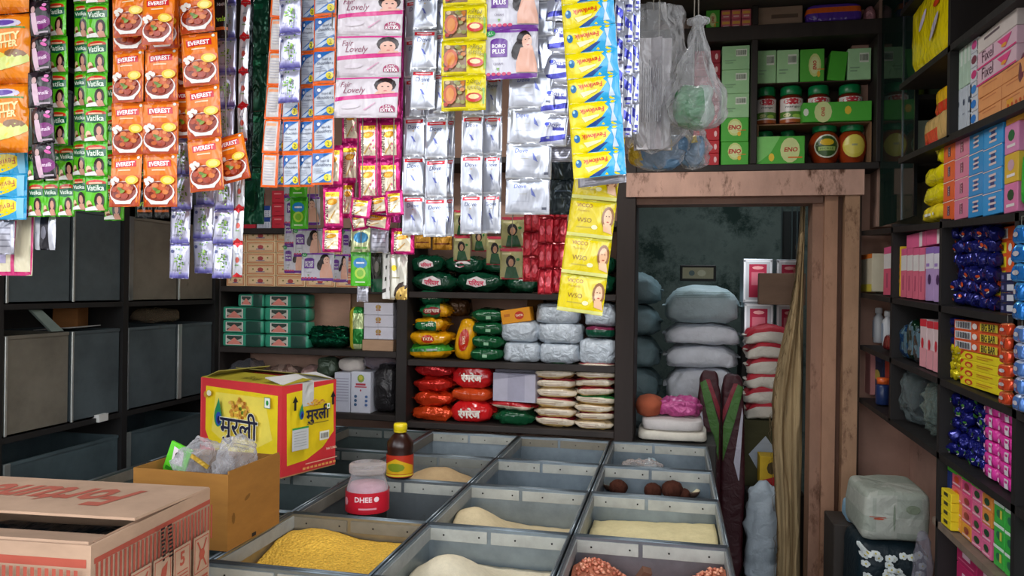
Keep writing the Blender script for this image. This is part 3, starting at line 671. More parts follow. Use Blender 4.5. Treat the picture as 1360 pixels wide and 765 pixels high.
@des('mehndi', '#b7b47c', 'film', seam='#b9344a')
def _(p):
    p.rect(0, 0, 1, .1, '#b23a4c'); p.ell(.48, .42, .22, .2, '#1a1412', 12); p.ell(.5, .46, .12, .13, '#c49272', 10); p.poly([(.3, .6), (.7, .6), (.86, .97), (.2, .97)], '#1f5a34'); p.ell(.8, .36, .08, .05, '#2f8040', 8); p.rect(.1, .14, .5, .2, '#e4dcae')
@des('redfoil', '#c02232', 'foil', seam='#8e1522')
def _(p):
    p.rect(.46, .02, .54, .98, '#8e1522'); p.ell(.25, .5, .16, .2, '#e0606c', 8); p.ell(.75, .5, .16, .2, '#e0606c', 8)
@des('golden', '#c98f2a', 'foil')
def _(p): p.rect(.1, .5, .9, .6, '#7a3a1a')
_sm = {}
def sachet_mesh(kind, w, h):
    """one sachet, hanging from z=0 down to z=-h, front towards -y"""
    base, mat, back, T, cell, seam, cols, fn = DES[kind]; rw, rh = round(w, 3), round(h, 3)
    if (kind, rw, rh) in _sm: return _sm[kind, rw, rh]
    b = B(mat); T = min(T, w*.12); nx, nz = 12, 16; e = (w*.06)/w
    ph = random.Random(hash(kind) % 99 if False else len(_sm)).random()*6
    def bul(u, v):
        a = max(0, 1-abs(2*u-1)**5)*max(0, 1-abs(2*v-1)**5)
        return T*a*(1+.22*sin(7*v+ph)*cos(5*u)) + .0009*sin(9*u+3*v+ph)
    F = lambda u, v, l: Vector(((u-.5)*w, -bul(u, v)-l, -v*h))
    G = lambda u, v: Vector(((u-.5)*w, bul(u, v)*.8+.0008, -v*h))
    vs = [F(i/nx, j/nz, 0) for j in range(nz+1) for i in range(nx+1)]; m = len(vs); vs += [G(i/nx, j/nz) for j in range(nz+1) for i in range(nx+1)]
    fs = []; cl = []
    for j in range(nz):
        for i in range(nx):
            a = j*(nx+1)+i; fs.append((a, a+nx+1, a+nx+2, a+1)); cl.append(seam if seam and (j == 0 or j == nz-1) else base)
            fs.append((m+a, m+a+1, m+a+nx+2, m+a+nx+1)); cl.append(back)
    for j in range(nz):
        a = j*(nx+1); fs.append((a, m+a, m+a+nx+1, a+nx+1)); cl.append(base); a += nx; fs.append((a, a+nx+1, m+a+nx+1, m+a)); cl.append(base)
    for i in range(nx): fs.append((i, i+1, m+i+1, m+i)); cl.append(base); a = nz*(nx+1)+i; fs.append((a, m+a, m+a+1, a+1)); cl.append(base)
    b.add(vs, fs, cl, mat, True)
    pr = Print(b, F, w, h, 'ink' if mat == 'film' else mat, True, .00022); fn(pr)
    o = b.build('sachet'); me = o.data; bpy.data.objects.remove(o); _sm[kind, rw, rh] = me; return me
RODS = {}
rnd = random.Random(11)
def rodz(Y): return min(1.5+.58*Y, 2.745)
def RQ(Y): return min((1.5, 1.6, 1.75, 1.92, 2.2, 2.65, 2.8), key=lambda a: abs(a-Y))
def strip(kind, x0, x1, yb, row, n, Y, label, cat='sachets', lean=0, cols=1, group=None, name='sachet_strip', roll=0., wob=.06, thick=1):
    """hanging strip of joined sachets; x0..x1 and yb are where its lower edge shows, row the height of one sachet there"""
    A, Bq = PY(x0, yb, Y), PY(x1, yb, Y); zt = PY((x0+x1)/2, yb-row, Y).z; z0 = (A.z+Bq.z)/2; h = zt-z0; w = (Bq.x-A.x)/cols
    k = h/row; YR = RQ(Y); R = rodz(Y); nmax = int((R-.025-z0)/h); 
    need = math.ceil((1.5+.452*Y+.03-z0)/h)
    n = min(need if n is None else n, nmax)
    top = z0+n*h; lm = lean*h; cx = (A.x+Bq.x)/2+lm*n
    t = thing(name, label, cat, (cx, Y, top), (0, roll, 0), group)
    me = sachet_mesh(kind, w, h)
    for j in range(n):
        for c in range(cols):
            o = bpy.data.objects.new('sachet', me); C.objects.link(o); o.parent = t
            x = (c-(cols-1)/2)*w-lm*j
            o.location = (x, rnd.uniform(-.0015, .0015), -j*h); o.rotation_euler = (rnd.gauss(0, wob*.55), math.atan(lean), rnd.gauss(0, wob))
    dz = rodz(YR)-top; q = B('cloth'); Mi = Matrix.Rotation(-roll, 3, 'Y'); e_ = Mi @ Vector((0, YR-Y, dz))
    q.tube([(0, 0, 0), (0, 0, min(.015, dz*.3)), e_], .0012, '#8a8478', n=5); q.build('string', t)
    RODS.setdefault(YR, []).append(cx); return t
# ---------------------------------------------------------------- the hanging goods, left to right
strip('chips', -34, 39, 204, 92, None, 1.5, 'strip of plump orange snack pouches at the far left edge', 'snack pouches', wob=.03)
strip('kwikface', -30, 36, 292, 30, 5, 1.56, 'blue and yellow glue sachets hanging under the orange snack pouches')
strip('creampouch', -18, 46, 366, 82, 3, 1.64, 'pink edged cream pouches hanging lowest at the far left', 'pouches')
strip('silverplain', -12, 18, 338, 45, 3, 1.6, 'grey silver sachets in front of the pink edged cream pouches')
strip('blacksilver', 45, 73, 332, 46, 3, 1.6, 'black and silver sachets ending below the green shampoo sachets')
strip('sunsilk', 44, 73, 238, 47.5, None, 1.5, 'black shampoo sachet strip with purple ovals, left of the green strips', lean=-.055)
strip('vatika', 64, 89, 193, 48, None, 1.53, 'narrow green shampoo sachet strip right beside the black one', lean=-.02)
strip('vatika', 38, 99, 288, 47, 2, 1.57, 'short green shampoo sheet three sachets wide at the left bottom', cols=3)
strip('vatika', 97, 116, 280, 46, None, 1.56, 'green shampoo strip half hidden behind the wider green one', lean=-.01)
strip('vatika', 113, 142, 281, 46, None, 1.52, 'green shampoo sachet strip just left of the orange spice sheet', lean=-.01)
strip('vatika', 138, 164, 293, 46, 4, 1.6, 'green shampoo strip whose lower end shows under the orange spice sheet')
strip('blackherb', 180, 224, 290, 40, 3, 1.62, 'black sachets peeking out under the orange spice sheet', cols=2)
strip('everest', 146, 234, 275, 69.6, None, 1.5, 'large orange spice sachet sheet, two sachets wide', cols=2)
strip('everest', 150, 193, 49, 66, None, 1.475, 'orange spice sachet hanging over the upper left of the two-wide orange sheet')
strip('everest', 191, 231, 61, 68, None, 1.46, 'orange spice sachet hanging over the upper right of the two-wide orange sheet')
strip('everest', 228, 262, 183, 68, None, 1.53, 'orange spice sachet strip mostly hidden between the two big ones')
strip('everest', 253, 298, 254, 70, None, 1.49, 'single orange spice sachet strip slanting down to the right', lean=-.075)
strip('everest', 280, 322, 243, 62, 1, 1.52, 'tilted orange spice sachet at the foot of the slanting strip', roll=-.22)
strip('neem', 224, 251, 370, 46, None, 1.62, 'silver and violet soap sachet strip with green plant, leftmost of the lower three', lean=.02)
strip('neem', 256, 283, 363, 45.5, None, 1.64, 'silver and violet soap sachet strip with green plant, in the middle of the lower three')
strip('neem', 283, 309, 370, 45.5, None, 1.6, 'silver and violet soap sachet strip with green plant, beside the red-jointed strip')
strip('blackherb', 283, 301, 50, 50, None, 1.56, 'black herbal sachets right of the slanting orange spice strip')
strip('redjoint', 308, 321, 368, 45.5, None, 1.58, 'thin white sachet strip with red joints', lean=.02)
strip('darkpouch', 318, 334, 240, 60, None, 1.68, 'dark narrow sachet strip right of the white one with red joints')
strip('greenpouch', 320, 352, 298, 75, None, 1.8, 'dark green pouch strip hanging in the shade beside the orange edged sachets')
strip('shback', 347, 368, 249, 45, None, 1.54, 'orange edged sachet strip seen from the back', lean=.045)
strip('shoulders', 364, 378, 248, 44.5, None, 1.56, 'sliver of a blue and white shampoo strip behind the plant soap sachets', lean=.01)
strip('shoulders', 375, 397, 248, 44.5, None, 1.545, 'blue and white shampoo sachet strip, second from the left of its group')
strip('shoulders', 397, 416, 248, 44.5, None, 1.555, 'blue and white shampoo sachet strip, third from the left of its group')
strip('shoulders', 414, 444, 246, 45, None, 1.52, 'blue and white shampoo sachet strip, widest and frontmost of its group')
strip('neem', 369, 398, 137, 46.5, None, 1.49, 'silver and violet plant soap strip hanging over the blue and white shampoo')
strip('lovely', 444, 528, 157, 55, None, 1.49, 'wide white and pink face cream sachet strip', lean=.03)
strip('gold', 475, 530, 266, 53, 5, 1.54, 'magenta framed sachet sheet with orange leaves, two wide', cols=2)
strip('gold', 453, 477, 243, 53, 4, 1.57, 'magenta framed sachet strip left of the two-wide sheet')
strip('gold', 428, 454, 303, 55, 2, 1.53, 'magenta framed sachets under the blue and white shampoo')
strip('gold', 428, 453, 335, 33, 1, 1.55, 'small magenta framed sachet hanging lowest on the left')
strip('gold', 454, 470, 290, 50, 2, 1.6, 'magenta framed sachets in shade left of the curled ones')
strip('gold', 466, 494, 290, 27, 1, 1.515, 'curled magenta sachet end below the two-wide sheet', roll=.1)
strip('gold', 463, 484, 306, 26, 1, 1.56, 'crumpled magenta sachet at the bottom left of the curl', roll=-.2)
strip('gold', 488, 514, 284, 24, 1, 1.525, 'crumpled magenta sachet in the middle of the curl', roll=-.12)
strip('gold', 484, 520, 304, 20, 1, 1.56, 'folded magenta sachet lowest in the curl', roll=.16)
strip('gold', 511, 534, 287, 34, 1, 1.51, 'magenta sachet twisting at the right end of the curl', roll=-.08)
strip('gold', 519, 550, 338, 35, 1, 1.58, 'magenta framed sachet hanging lowest beside the silver strips')
strip('pinkedge', 521, 533, 296, 50, None, 1.575, 'thin shiny magenta strip seen edge on')
strip('dove', 545, 577, 146, 53, None, 1.5, 'silver shampoo strip with red tags, short and frontmost', lean=.02)
strip('dove', 534, 563, 312, 52, None, 1.55, 'long silver shampoo strip with red tags, leftmost of the long ones')
strip('dove', 563, 593, 315, 52, None, 1.53, 'long silver shampoo strip with red tags, second of the long ones')
strip('dove', 589, 602, 314, 52, None, 1.56, 'narrow silver shampoo strip almost hidden behind the second long one')
strip('dove', 574, 594, 150, 53, None, 1.515, 'silver shampoo strip between the short front one and the yellow sachets')
strip('dove', 611, 640, 311, 52.5, None, 1.53, 'long silver shampoo strip with red tags under the yellow noodle sachets')
strip('dove', 640, 665, 310, 52, None, 1.55, 'long silver shampoo strip with red tags next to the wide silver one')
strip('dovewide', 670, 730, 285, 47, None, 1.52, 'wide silver shampoo strip with blue lettering', lean=.02)
strip('maggi', 586, 645, 147, 46.5, None, 1.48, 'yellow spice mix sachet strip with vegetable picture')
strip('boro', 645, 714, 105, 65.5, None, 1.485, 'white and violet cream sachets with a dark-haired woman')
strip('surf', 713, 752, 194, 41, None, 1.52, 'white detergent sachet strip with blue bands beside the glue strip', lean=.06)
strip('silverplain', 729, 762, 215, 18, 2, 1.55, 'grey printed sachets under the white detergent strip')
strip('kwik', 762, 832, 235, 33.4, None, 1.44, 'yellow and blue glue sachet strip slanting down to the right', lean=-.085)
strip('silverplain', 766, 830, 246, 20, 1, 1.47, 'silver backed sachet under the yellow and blue glue strip', roll=-.1)
strip('vicco', 739, 800, 416, 50, 5, 1.53, 'yellow cream sachet strip with a fair woman, lowest of all in the middle', lean=.115, roll=0)
strip('surfedge', 815, 827, 166, 41, None, 1.5, 'thin blue and white sachet strip just right of the glue strip')
strip('surfedge', 827, 839, 182, 41, None, 1.52, 'thin blue and white sachet strip, second right of the glue strip')
strip('surfedge', 838, 848, 178, 41, None, 1.54, 'thin blue and white sachet strip, farthest right of the glue strip')
strip('darkpouch', 730, 764, 285, 46, 2, 1.75, 'dark glossy sachets in the shade behind the wide silver strip')
# rear row
G = 'white and violet cream sachets in the shade'
strip('boro', 377, 424, 299, 37, 2, 2.15, G+', highest of the fan', group=None)
strip('boro', 389, 428, 341, 37, 1, 2.1, G+', middle of the fan')
strip('boro', 401, 443, 373, 37, 1, 2.05, G+', lowest and frontmost of the fan')
strip('boro', 376, 404, 363, 37, 2, 2.2, G+', leftmost and farthest back')
strip('boro', 442, 462, 375, 37, 1, 2.2, G+', just right of the lowest magenta sachet')
strip('boro', 454, 476, 342, 37, 1, 2.25, G+', behind the green sachets')
strip('clinicgreen', 385, 408, 304, 42, 2, 1.9, 'green soap sachet hanging in front of the violet and white ones')
strip('creamblue', 466, 493, 336, 34, 2, 1.85, 'cream and blue sachet above the bright green one')
strip('clinicgreen', 466, 492, 380, 45, 1, 1.82, 'bright green sachet hanging above the tinsel')
strip('silverplain', 474, 489, 401, 22, 1, 1.88, 'small pale sachet below the bright green one')
strip('silverplain', 492, 516, 336, 32, 2, 1.84, 'grey silver sachet right of the bright green one')
strip('blackhair', 491, 510, 388, 52, 1, 1.9, 'black and green sachet right of the bright green one')
strip('zebra', 507, 517, 397, 62, 1, 1.86, 'narrow black and white striped sachet')
strip('creamgold', 516, 540, 398, 60, 1, 1.87, 'cream sachet with a gold and black swirl')
M_ = 'olive henna sachet with a dark-haired woman'
strip('mehndi', 602, 624, 347, 34, 2, 2.7, M_+', leftmost')
strip('mehndi', 626, 646, 334, 34, 1, 2.72, M_+', second from the left')
strip('mehndi', 646, 669, 352, 38, 1, 2.68, M_+', third from the left, hanging a little lower')
strip('mehndi', 665, 697, 329, 41, 1, 2.62, M_+', upper one beside the red foil')
strip('mehndi', 664, 694, 371, 41, 1, 2.58, M_+', lowest one beside the red foil')
strip('golden', 549, 572, 330, 18, 2, 2.8, 'small golden sachets behind the long silver strips, left pair')
strip('golden', 574, 600, 332, 18, 2, 2.8, 'small golden sachets behind the long silver strips, right pair')
strip('redfoil', 694, 716, 374, 33, 4, 2.25, 'shiny red foil strip, leftmost of three')
strip('redfoil', 714, 733, 391, 34, 4, 2.2, 'shiny red foil strip, middle and lowest of three')
strip('redfoil', 733, 752, 389, 33, 4, 2.22, 'shiny red foil strip, right one half behind the yellow sachets')
RY = sorted(RODS)
for i, Y in enumerate(RY):
    q = B('metal'); q.tube([(-1.9-.25*(Y > 1.7), 0, 0), (1.0, 0, 0)], .0035, '#5a5a58', n=6)
    q.build('hanging_rod', label='thin metal rod under the ceiling carrying sachet strips, '+('nearest the street', 'second from the street', 'third from the street', 'fourth from the street', 'fifth from the street', 'sixth from the street', 'farthest inside')[i], cat='rod', loc=(0, Y, rodz(Y)+.003))
# clear bags right of the strips
def bag_prof(w, h, seed, col='#e9e9ea', mat='polythene', top=.25, wr=.02, flat_=.6, sag=.5):
    b = B(mat); nu, nv = 30, 22; vs = []; fs = []
    for j in range(nv+1):
        v = j/nv
        r = (top+(1-top)*min(1, (v/sag))**1.2 if v < sag else math.sqrt(max(0, 1-((v-sag)/(1-sag))**4)))*.5*w
        for i in range(nu):
            a = 2*pi*i/nu; n_ = noise.noise(Vector((cos(a)*2.2+seed, sin(a)*2.2, v*3)))*wr*1.5+noise.noise(Vector((cos(a)*6+seed, sin(a)*6, v*7)))*wr*.5
            rr = max(r+n_*min(1, r/(.2*w)), .0005); vs.append((rr*cos(a), rr*sin(a)*flat_, -h*v))
    for j in range(nv):
        for i in range(nu): fs.append((j*nu+i, (j+1)*nu+i, (j+1)*nu+(i+1) % nu, j*nu+(i+1) % nu))
    b.add(vs, fs, col, mat, True); return b
def hangbag(x0, x1, y0, y1, Y, label, seed, **k):
    A, E2 = PY(x0, (y0+y1)/2, Y), PY(x1, (y0+y1)/2, Y); T = PY((x0+x1)/2, y0, Y); D = PY((x0+x1)/2, y1, Y)
    t = thing('plastic_bag', label, 'plastic bag', (T.x, Y, T.z)); w, h = E2.x-A.x, T.z-D.z
    bag_prof(w, h, seed, **k).build('bag_film', t)
    q = B('cloth'); YR = RQ(Y); q.tube([(0, 0, -.01), (0, YR-Y, rodz(YR)-T.z)], .0015, '#8f8a80', n=5); q.build('string', t); return t, w, h
t, w, h = hangbag(834, 902, 8, 205, 1.78, 'clear plastic bag of printed wrappers hanging left of the knotted bag', 3, top=.7, sag=.2, wr=.03)
q = B('film'); R = random.Random(2)
for k in range(5):
    q.X = Matrix.Translation((R.uniform(-.015, .015), R.uniform(-.01, .015), -h*.97)) @ Matrix.Rotation(R.uniform(-.3, .3), 4, 'Z')
    q.box(-.03, .03, -.0006, .0006, 0, h*.75, R.choice(['#c9c5c6', '#b9b2b4', '#a7a0a4']))
    if k == 0: q.box(-.026, -.004, -.0016, -.0008, h*.4, h*.43, '#b04a50')
q.X = None
for k in range(9): q.box(-.022+.005*k, -.0205+.005*k, -.03, -.0295, -h*.8, -h*(.35+.1*R.random()), '#4c4a52')
q.build('printed_wrapper', t)
t, w, h = hangbag(890, 965, 34, 174, 1.72, 'knotted clear plastic bag with a green lump inside', 8, top=.12, sag=.72, wr=.02, flat_=.7)
q = B('polythene'); q.lathe([(.004, -.01), (.012, .0), (.016, .01), (.009, .018), (.004, .022)], 12, '#e8e8ea', warp=lambda a, z: 1+.25*sin(3*a+z*200)); q.blob(.05, .014, .018, '#e8e8ea', wr=.004, seed=4); q.build('knot', t)
q = B('wrinkled'); q.X = Matrix.Translation((-.008, 0, -h*.98)); q.blob(w*.72, w*.45, h*.42, lambda x, y, z: '#0f7436' if x < .45 else '#9ab0a2', e=.8, wr=.012, ws=14, seed=2); q.X = None; q.build('green_content', t)
t, w, h = hangbag(836, 912, 150, 228, 1.92, 'crumpled blue and yellow wrapper bag hanging under the clear bags', 5, top=.6, sag=.3, wr=.02)
q = B('wrinkled'); q.X = Matrix.Translation((0, 0, -h*.97)); q.blob(w*.95, w*.4, h*.6, lambda x, y, z: ('#c9a82a' if (x < -.6 or (.1 < x < .5 and z > .1)) else '#5d7f9e'), e=.7, wr=.015, ws=12, seed=9, z0=0); q.X = None; q.build('wrapper', t)
t, w, h = hangbag(900, 940, 168, 226, 1.95, 'bluish plastic sachets bag beside the red boxes', 6, top=.7, sag=.2, wr=.02)
q = B('wrinkled'); q.X = Matrix.Translation((0, 0, -h*.97)); q.blob(w*.8, w*.4, h*.8, lambda x, y, z: ('#d0b22e' if z > .3 and x < .4 else '#6d8aa4'), e=.6, wr=.01, ws=14, seed=3); q.X = None; q.build('wrapper', t)
# ================================================================== GOODS ON THE BACK SHELVES
def slotB(x0, x1, yt, yb, Y=3.63, z=None):
    pm = (yt+yb)/2; A, Q = PY(x0, pm, Y), PY(x1, pm, Y); T, D = PY((x0+x1)/2, yt, Y), PY((x0+x1)/2, yb, Y)
    zb = D.z if z is None else z
    return dict(loc=Vector(((A.x+Q.x)/2, Y, zb)), w=Q.x-A.x, h=max(T.z-zb, .01), rz=0.)
def slotR(x0, x1, yt, yb, X=.825, z=None, board=None):
    pm = (yt+yb)/2; A, Q = PX(x0, pm, X), PX(x1, pm, X); T, D = PX((x0+x1)/2, yt, X), PX((x0+x1)/2, yb, X)
    zb = D.z if z is None else z; Ym = (A.y+Q.y)/2
    if board: zb = RB[board](Ym)+.001
    return dict(loc=Vector((X, Ym, zb)), w=A.y-Q.y, h=max(T.z-zb, .01), rz=-pi/2)
def center(s, d):
    a = s['rz']; return s['loc']+Vector((-sin(a)*d/2, cos(a)*d/2, 0))
def carton(s, d, name, label, cat, col, prints=None, mat='carton', group=None, tw=0., tilt=None, ch=.002, z=None):
    """prints: {face: fn(Print)}"""
    b = B(mat); w, h = s['w'], s['h']; b.box(-w/2, w/2, -d/2, d/2, 0, h, col, ch=ch)
    for f, fn in (prints or {}).items():
        p = faces(b, w, d, h, f, mat); p.l = .0005; fn(p)
    return b.build(name, label=label, cat=cat, group=group, loc=center(s, d), rot=tilt or (0, 0, s['rz']+tw))
def softfront(b, w, d, h, e, mat, k=.9, off=.003):
    p = 2/e
    def fn(u, v, l):
        x = (u-.5)*k*w; z = (.5-v)*k*h; r = max(0, 1-abs(2*x/w)**p-abs(2*z/h)**p)**(1/p)
        return Vector((x, -d/2*r-off-l, h/2+z))
    return Print(b, fn, w*k, h*k, mat, True, .0004, cell=.02)
def bag(s, d, name, label, cat, col, mat='film', e=.55, wr=.006, ws=10, seed=0, prn=None, group=None, tw=0., fins=None, tilt=None, nu=30, nv=14, z=0., droop=0., off=.004, pinch=0.):
    if fins and name != 'sack': wr *= 1.7; ws = 17; tilt = tilt or (R.uniform(-.04, .04), R.uniform(-.05, .05), s['rz']+tw+R.uniform(-.08, .08))
    b = B(mat); w, h = s['w'], s['h']; b.blob(w, d, h, col, e=e, wr=wr, ws=ws, seed=seed, nu=nu, nv=nv, droop=droop, pinch=pinch or (.55 if fins and name != 'sack' else 0))
    if fins:
        for sx in (-1, 1):
            n = 6; vs = []
            for i in range(n+1):
                y = -d*.3+d*.6*i/n; vs += [(sx*w*.47, y, h*.5), (sx*(w*.535+.003*(i % 2)), y, h*.46+.006*sin(i*2.1)), (sx*w*.47, y, h*.47), (sx*(w*.535+.003*(i % 2)), y, h*.445+.006*sin(i*2.1))]
            F = []
            for i in range(n): a = 4*i; F += [(a, a+4, a+5, a+1), (a+2, a+3, a+7, a+6), (a+1, a+5, a+7, a+3)]
            b.add(vs, F, fins, mat)
    if prn: prn(softfront(b, w, d, h, e, mat, off=off))
    L_ = center(s, d)+Vector((0, 0, z)); return b.build(name, label=label, cat=cat, group=group, loc=L_, rot=tilt or (0, 0, s['rz']+tw))
ORD = ['topmost', 'second from top', 'third from top', 'fourth from top', 'fifth from top', 'sixth from top', 'seventh from top']
def o_(i, n): return 'lowest' if i == n-1 else ORD[i]
R = random.Random(21)
# cream and orange soap boxes: rows on shelf 1
def soapbox(p):
    p.frame(.04, .08, .96, .92, .0035, '#d06a24'); p.frame(.09, .2, .91, .8, .0015, '#c03e20'); p.ell(.5, .5, .1, .2, '#b84a4a', 8); p.rect(.35, .66, .65, .72, '#6a6aa0'); p.ell(.25, .45, .03, .08, '#8a7a3a', 6); p.ell(.75, .45, .03, .08, '#8a7a3a', 6)
xs = [300, 326, 366, 405.5, 445, 485]; 
for c in range(5):
    for r in range(5):
        s = slotB(xs[c]+.6, xs[c+1]-.6, 303.5+15.1*r, 318.5+15.1*r); s['h'] = .0575; s['loc'].z = LB[1]+.0585*(4-r)
        nmx = ('first', 'second', 'third', 'fourth', 'fifth')[c]
        carton(s, .1, 'soap_box', f'cream soap box with orange border, {nmx} column from the left, {o_(r, 5)}', 'soap box', '#f2d2a6', {'front': soapbox}, group='cream soap boxes in columns', tw=R.uniform(-.02, .02))
# red and blue boxes, shelf above
for i, (x0, x1, n) in enumerate(((322, 339, 2), (361, 377, 1))):
    for r in range(3):
        s = slotB(x0, x1, 244+18*r, 262+18*r); s['h'] = .064; s['loc'].z = LB[0]+.066*(2-r)
        carton(s, .1, 'red_box', f'small red box, {("left", "right")[i]} stack above the cream soap boxes, {o_(r, 3)}', 'box', '#c8283a', {'front': lambda p: (p.rect(.2, .2, .8, .3, '#e88a8a'), p.rect(.3, .6, .7, .66, '#9a1a2a'))})
for i, (x0, x1) in enumerate(((341, 359), (380, 397))):
    for r in range(2):
        s = slotB(x0, x1, 266+17*r, 283+17*r); s['h'] = .058; s['loc'].z = LB[0]+.06*(1-r)
        def dots(p):
            p.rect(0, 0, 1, .4, '#24408e')
            for a in range(8):
                for c in range(3): p.ell(.08+.12*a, .52+.17*c, .025, .05, '#2a3f80', 5)
        carton(s, .1, 'spotted_box', f'white box with blue dots beside the {("left", "right")[i]} red boxes, {("upper", "lower")[r]}', 'box', '#d6d8e2', {'front': dots})
# green soap bars with a pink picture
def hamam(p):
    p.rect(.12, .1, .56, .92, '#e4ddd6'); p.rect(.15, .15, .53, .87, '#3c4a42'); p.poly([(.15, .87), (.53, .87), (.42, .5), (.34, .3), (.26, .5)], '#e08a7c'); p.poly([(.15, .35), (.28, .55), (.15, .7)], '#c6c2b4'); p.poly([(.53, .35), (.4, .55), (.53, .7)], '#c6c2b4'); p.rect(.64, 0, 1, 1, '#264a40')
for c, (x0, x1, y0, n) in enumerate(((291, 350, 405, 3), (350, 410, 387, 4))):
    for r in range(n):
        s = slotB(x0, x1-1, y0+18.5*r, y0+18.5*(r+1)); s['h'] = .068; s['loc'].z = LB[2]+.0695*(n-1-r)
        bag(s, .09, 'green_soap_pack', f'green soap pack with pink picture in the {("left", "right")[c]} stack, {o_(r, n)}', 'soap', '#3a9a7c', mat='glosscarton', e=.22, wr=.002, seed=r+c*7, prn=hamam, group='green soap packs', nu=32, nv=10, off=.002)
s = slotB(315, 350, 387, 404); s['h'] = .066; s['loc'].z = LB[2]+.2085
bag(s, .09, 'green_soap_pack', 'green soap pack set back on top of the left stack of green packs', 'soap', '#3a9a7c', mat='glosscarton', e=.22, wr=.002, seed=31, prn=hamam, group='green soap packs', nu=32, nv=10, off=.002)
# pinkish sheet of card leaning behind
s = slotB(410, 465, 389, 461, Y=3.78, z=LB[2]); carton(s, .012, 'card_sheet', 'blank pinkish card sheet standing behind the green tinsel', 'card', '#d8ab93', mat='cardboard')
s = slotB(466, 523, 391, 420, Y=3.8, z=LB[2]); s['h'] = .29; carton(s, .012, 'card_sheet', 'brownish card behind the white boxes on the second shelf', 'card', '#a88a72', mat='cardboard')
# tinsel
def tinsel(s, d, label, seed, cols):
    b = B('tinsel'); w, h = s['w'], s['h']; R2 = random.Random(seed); b.blob(w*.84, d*.8, h*.7, cols[0], e=.8, wr=.012, ws=20, seed=seed)
    for k in range(520):
        a = R2.random()*2*pi; t = R2.uniform(-.3, 1); x = cos(a)*cos(t)*w*.48; y = sin(a)*cos(t)*d*.45; z = h*.42+sin(t)*h*.42
        L1 = R2.uniform(.02, .06); th = R2.uniform(-.5, .5); q = Vector((cos(th)*L1, R2.uniform(-.3, .3)*L1, sin(th)*L1*.6))
        p = Vector((x, y-.006, max(z, .004))); b.add([p-q/2, p+q/2, p+q/2+Vector((0, -.003, .006)), p-q/2+Vector((0, -.003, .006))], [(0, 1, 2, 3)], R2.choice(cols), 'tinsel')
    return b.build('tinsel_bundle', label=label, cat='tinsel', loc=center(s, d))
tinsel(slotB(392, 464, 428, 463, z=LB[2]), .2, 'shiny dark green tinsel bundle on the second shelf', 3, ['#0d5a40', '#1c8a5e', '#0a3a2c', '#2aa874'])
s = slotB(463, 482, 408, 463, z=LB[2])
bag(s, .06, 'sachet_bundle', 'upright green and yellow sachet bundle between tinsel and white boxes', 'sachets', lambda x, y, z: ('#d8c83a' if x < -.3 else ('#2a8a3c' if math.sin(z*9) > -.2 else '#c8d8a0')), e=.4, wr=.006, seed=4, mat='foil')
def wbox(p): p.ell(.5, .35, .1, .2, '#b8924a', 8); p.rect(.42, .55, .58, .66, '#a8683a'); p.rect(.485, 0, .5, 1, '#b8b8c4')
for r in range(3):
    s = slotB(483, 522, 406+16.5*r, 422+16.5*r); s['h'] = .06; s['loc'].z = LB[2]+.058+.0615*(2-r)
    carton(s, .12, 'white_box', f'white box with small gold emblem on the second shelf, {o_(r, 3)}', 'box', '#d6d4e0', {'front': wbox}, group='white boxes with gold emblem')
s = slotB(481, 522, 456, 470, z=LB[2]); s['h'] = .055; carton(s, .14, 'cream_carton', 'low tan carton under the white boxes with gold emblem', 'box', '#b8967a', mat='cardboard')
# bottom shelf of the left unit
def wcart(p):
    for i in range(9): p.rect(.1, .14+i*.07, .9, .16+i*.07, '#9a9aac')
def wcart2(p):
    p.ell(.5, .16, .18, .1, '#8aa03a', 9); p.ell(.5, .14, .1, .06, '#c8c04a', 8); p.rect(.25, .28, .75, .33, '#b03a48'); p.rect(.2, .35, .8, .38, '#c04a58'); p.ell(.5, .45, .04, .03, '#b03a48', 6)
    for i in range(3): p.ell(.25, .6+.1*i, .08, .04, '#3a5a80', 7); p.ell(.8, .6+.1*i, .08, .035, '#4a6aa0', 6)
s = slotB(444, 465, 495, 553, z=LB[3]); carton(s, .16, 'white_carton', 'white carton with lines of small print, left of the pair', 'carton', '#c4c6d4', {'front': wcart})
s = slotB(466, 492, 494, 553, z=LB[3]); carton(s, .16, 'white_carton', 'white carton with green flower and red lettering, right of the pair', 'carton', '#cdcfdb', {'front': wcart2})
s = slotB(493, 524, 485, 556, z=LB[3]); bag(s, .16, 'dark_bag', 'dark glossy plastic bag squeezed beside the post on the lowest shelf', 'bag', '#2c2a2c', mat='wrinkled', e=.6, wr=.014, ws=16, seed=7)
s = slotB(445, 478, 476, 496, Y=3.66); bag(s, .12, 'white_pouch', 'crumpled white pouch lying on the white cartons', 'pouch', '#d9cfc6', mat='woven', e=.8, wr=.012, seed=8)
s = slotB(478, 522, 470, 492, Y=3.68); bag(s, .12, 'clear_pouch', 'crumpled clear plastic with lilac tint on the white cartons', 'plastic', '#b9aab8', mat='polythene', e=.8, wr=.014, ws=18, seed=9)
s = slotB(418, 446, 476, 500, Y=3.7, z=None); bag(s, .1, 'green_pouch', 'greenish plastic pouch behind the yellow carton', 'pouch', '#4a5a48', mat='wrinkled', e=.7, wr=.012, seed=11)
s = slotB(296, 340, 466, 520, Y=3.64, z=LB[3]); s['h'] = .24; bag(s, .16, 'clear_bag', 'large crumpled clear plastic bag behind the yellow carton', 'plastic bag', '#8a8a90', mat='polythene', e=.75, wr=.03, ws=12, seed=12)
s = slotB(342, 395, 470, 520, Y=3.68, z=LB[3]); s['h'] = .21; bag(s, .16, 'wrapped_bundle', 'brownish bundle wrapped in plastic behind the yellow carton', 'bundle', lambda x, y, z: '#8a6a5e' if math.sin(x*8) > 0 else '#c8a898', mat='wrinkled', e=.7, wr=.02, ws=14, seed=13)
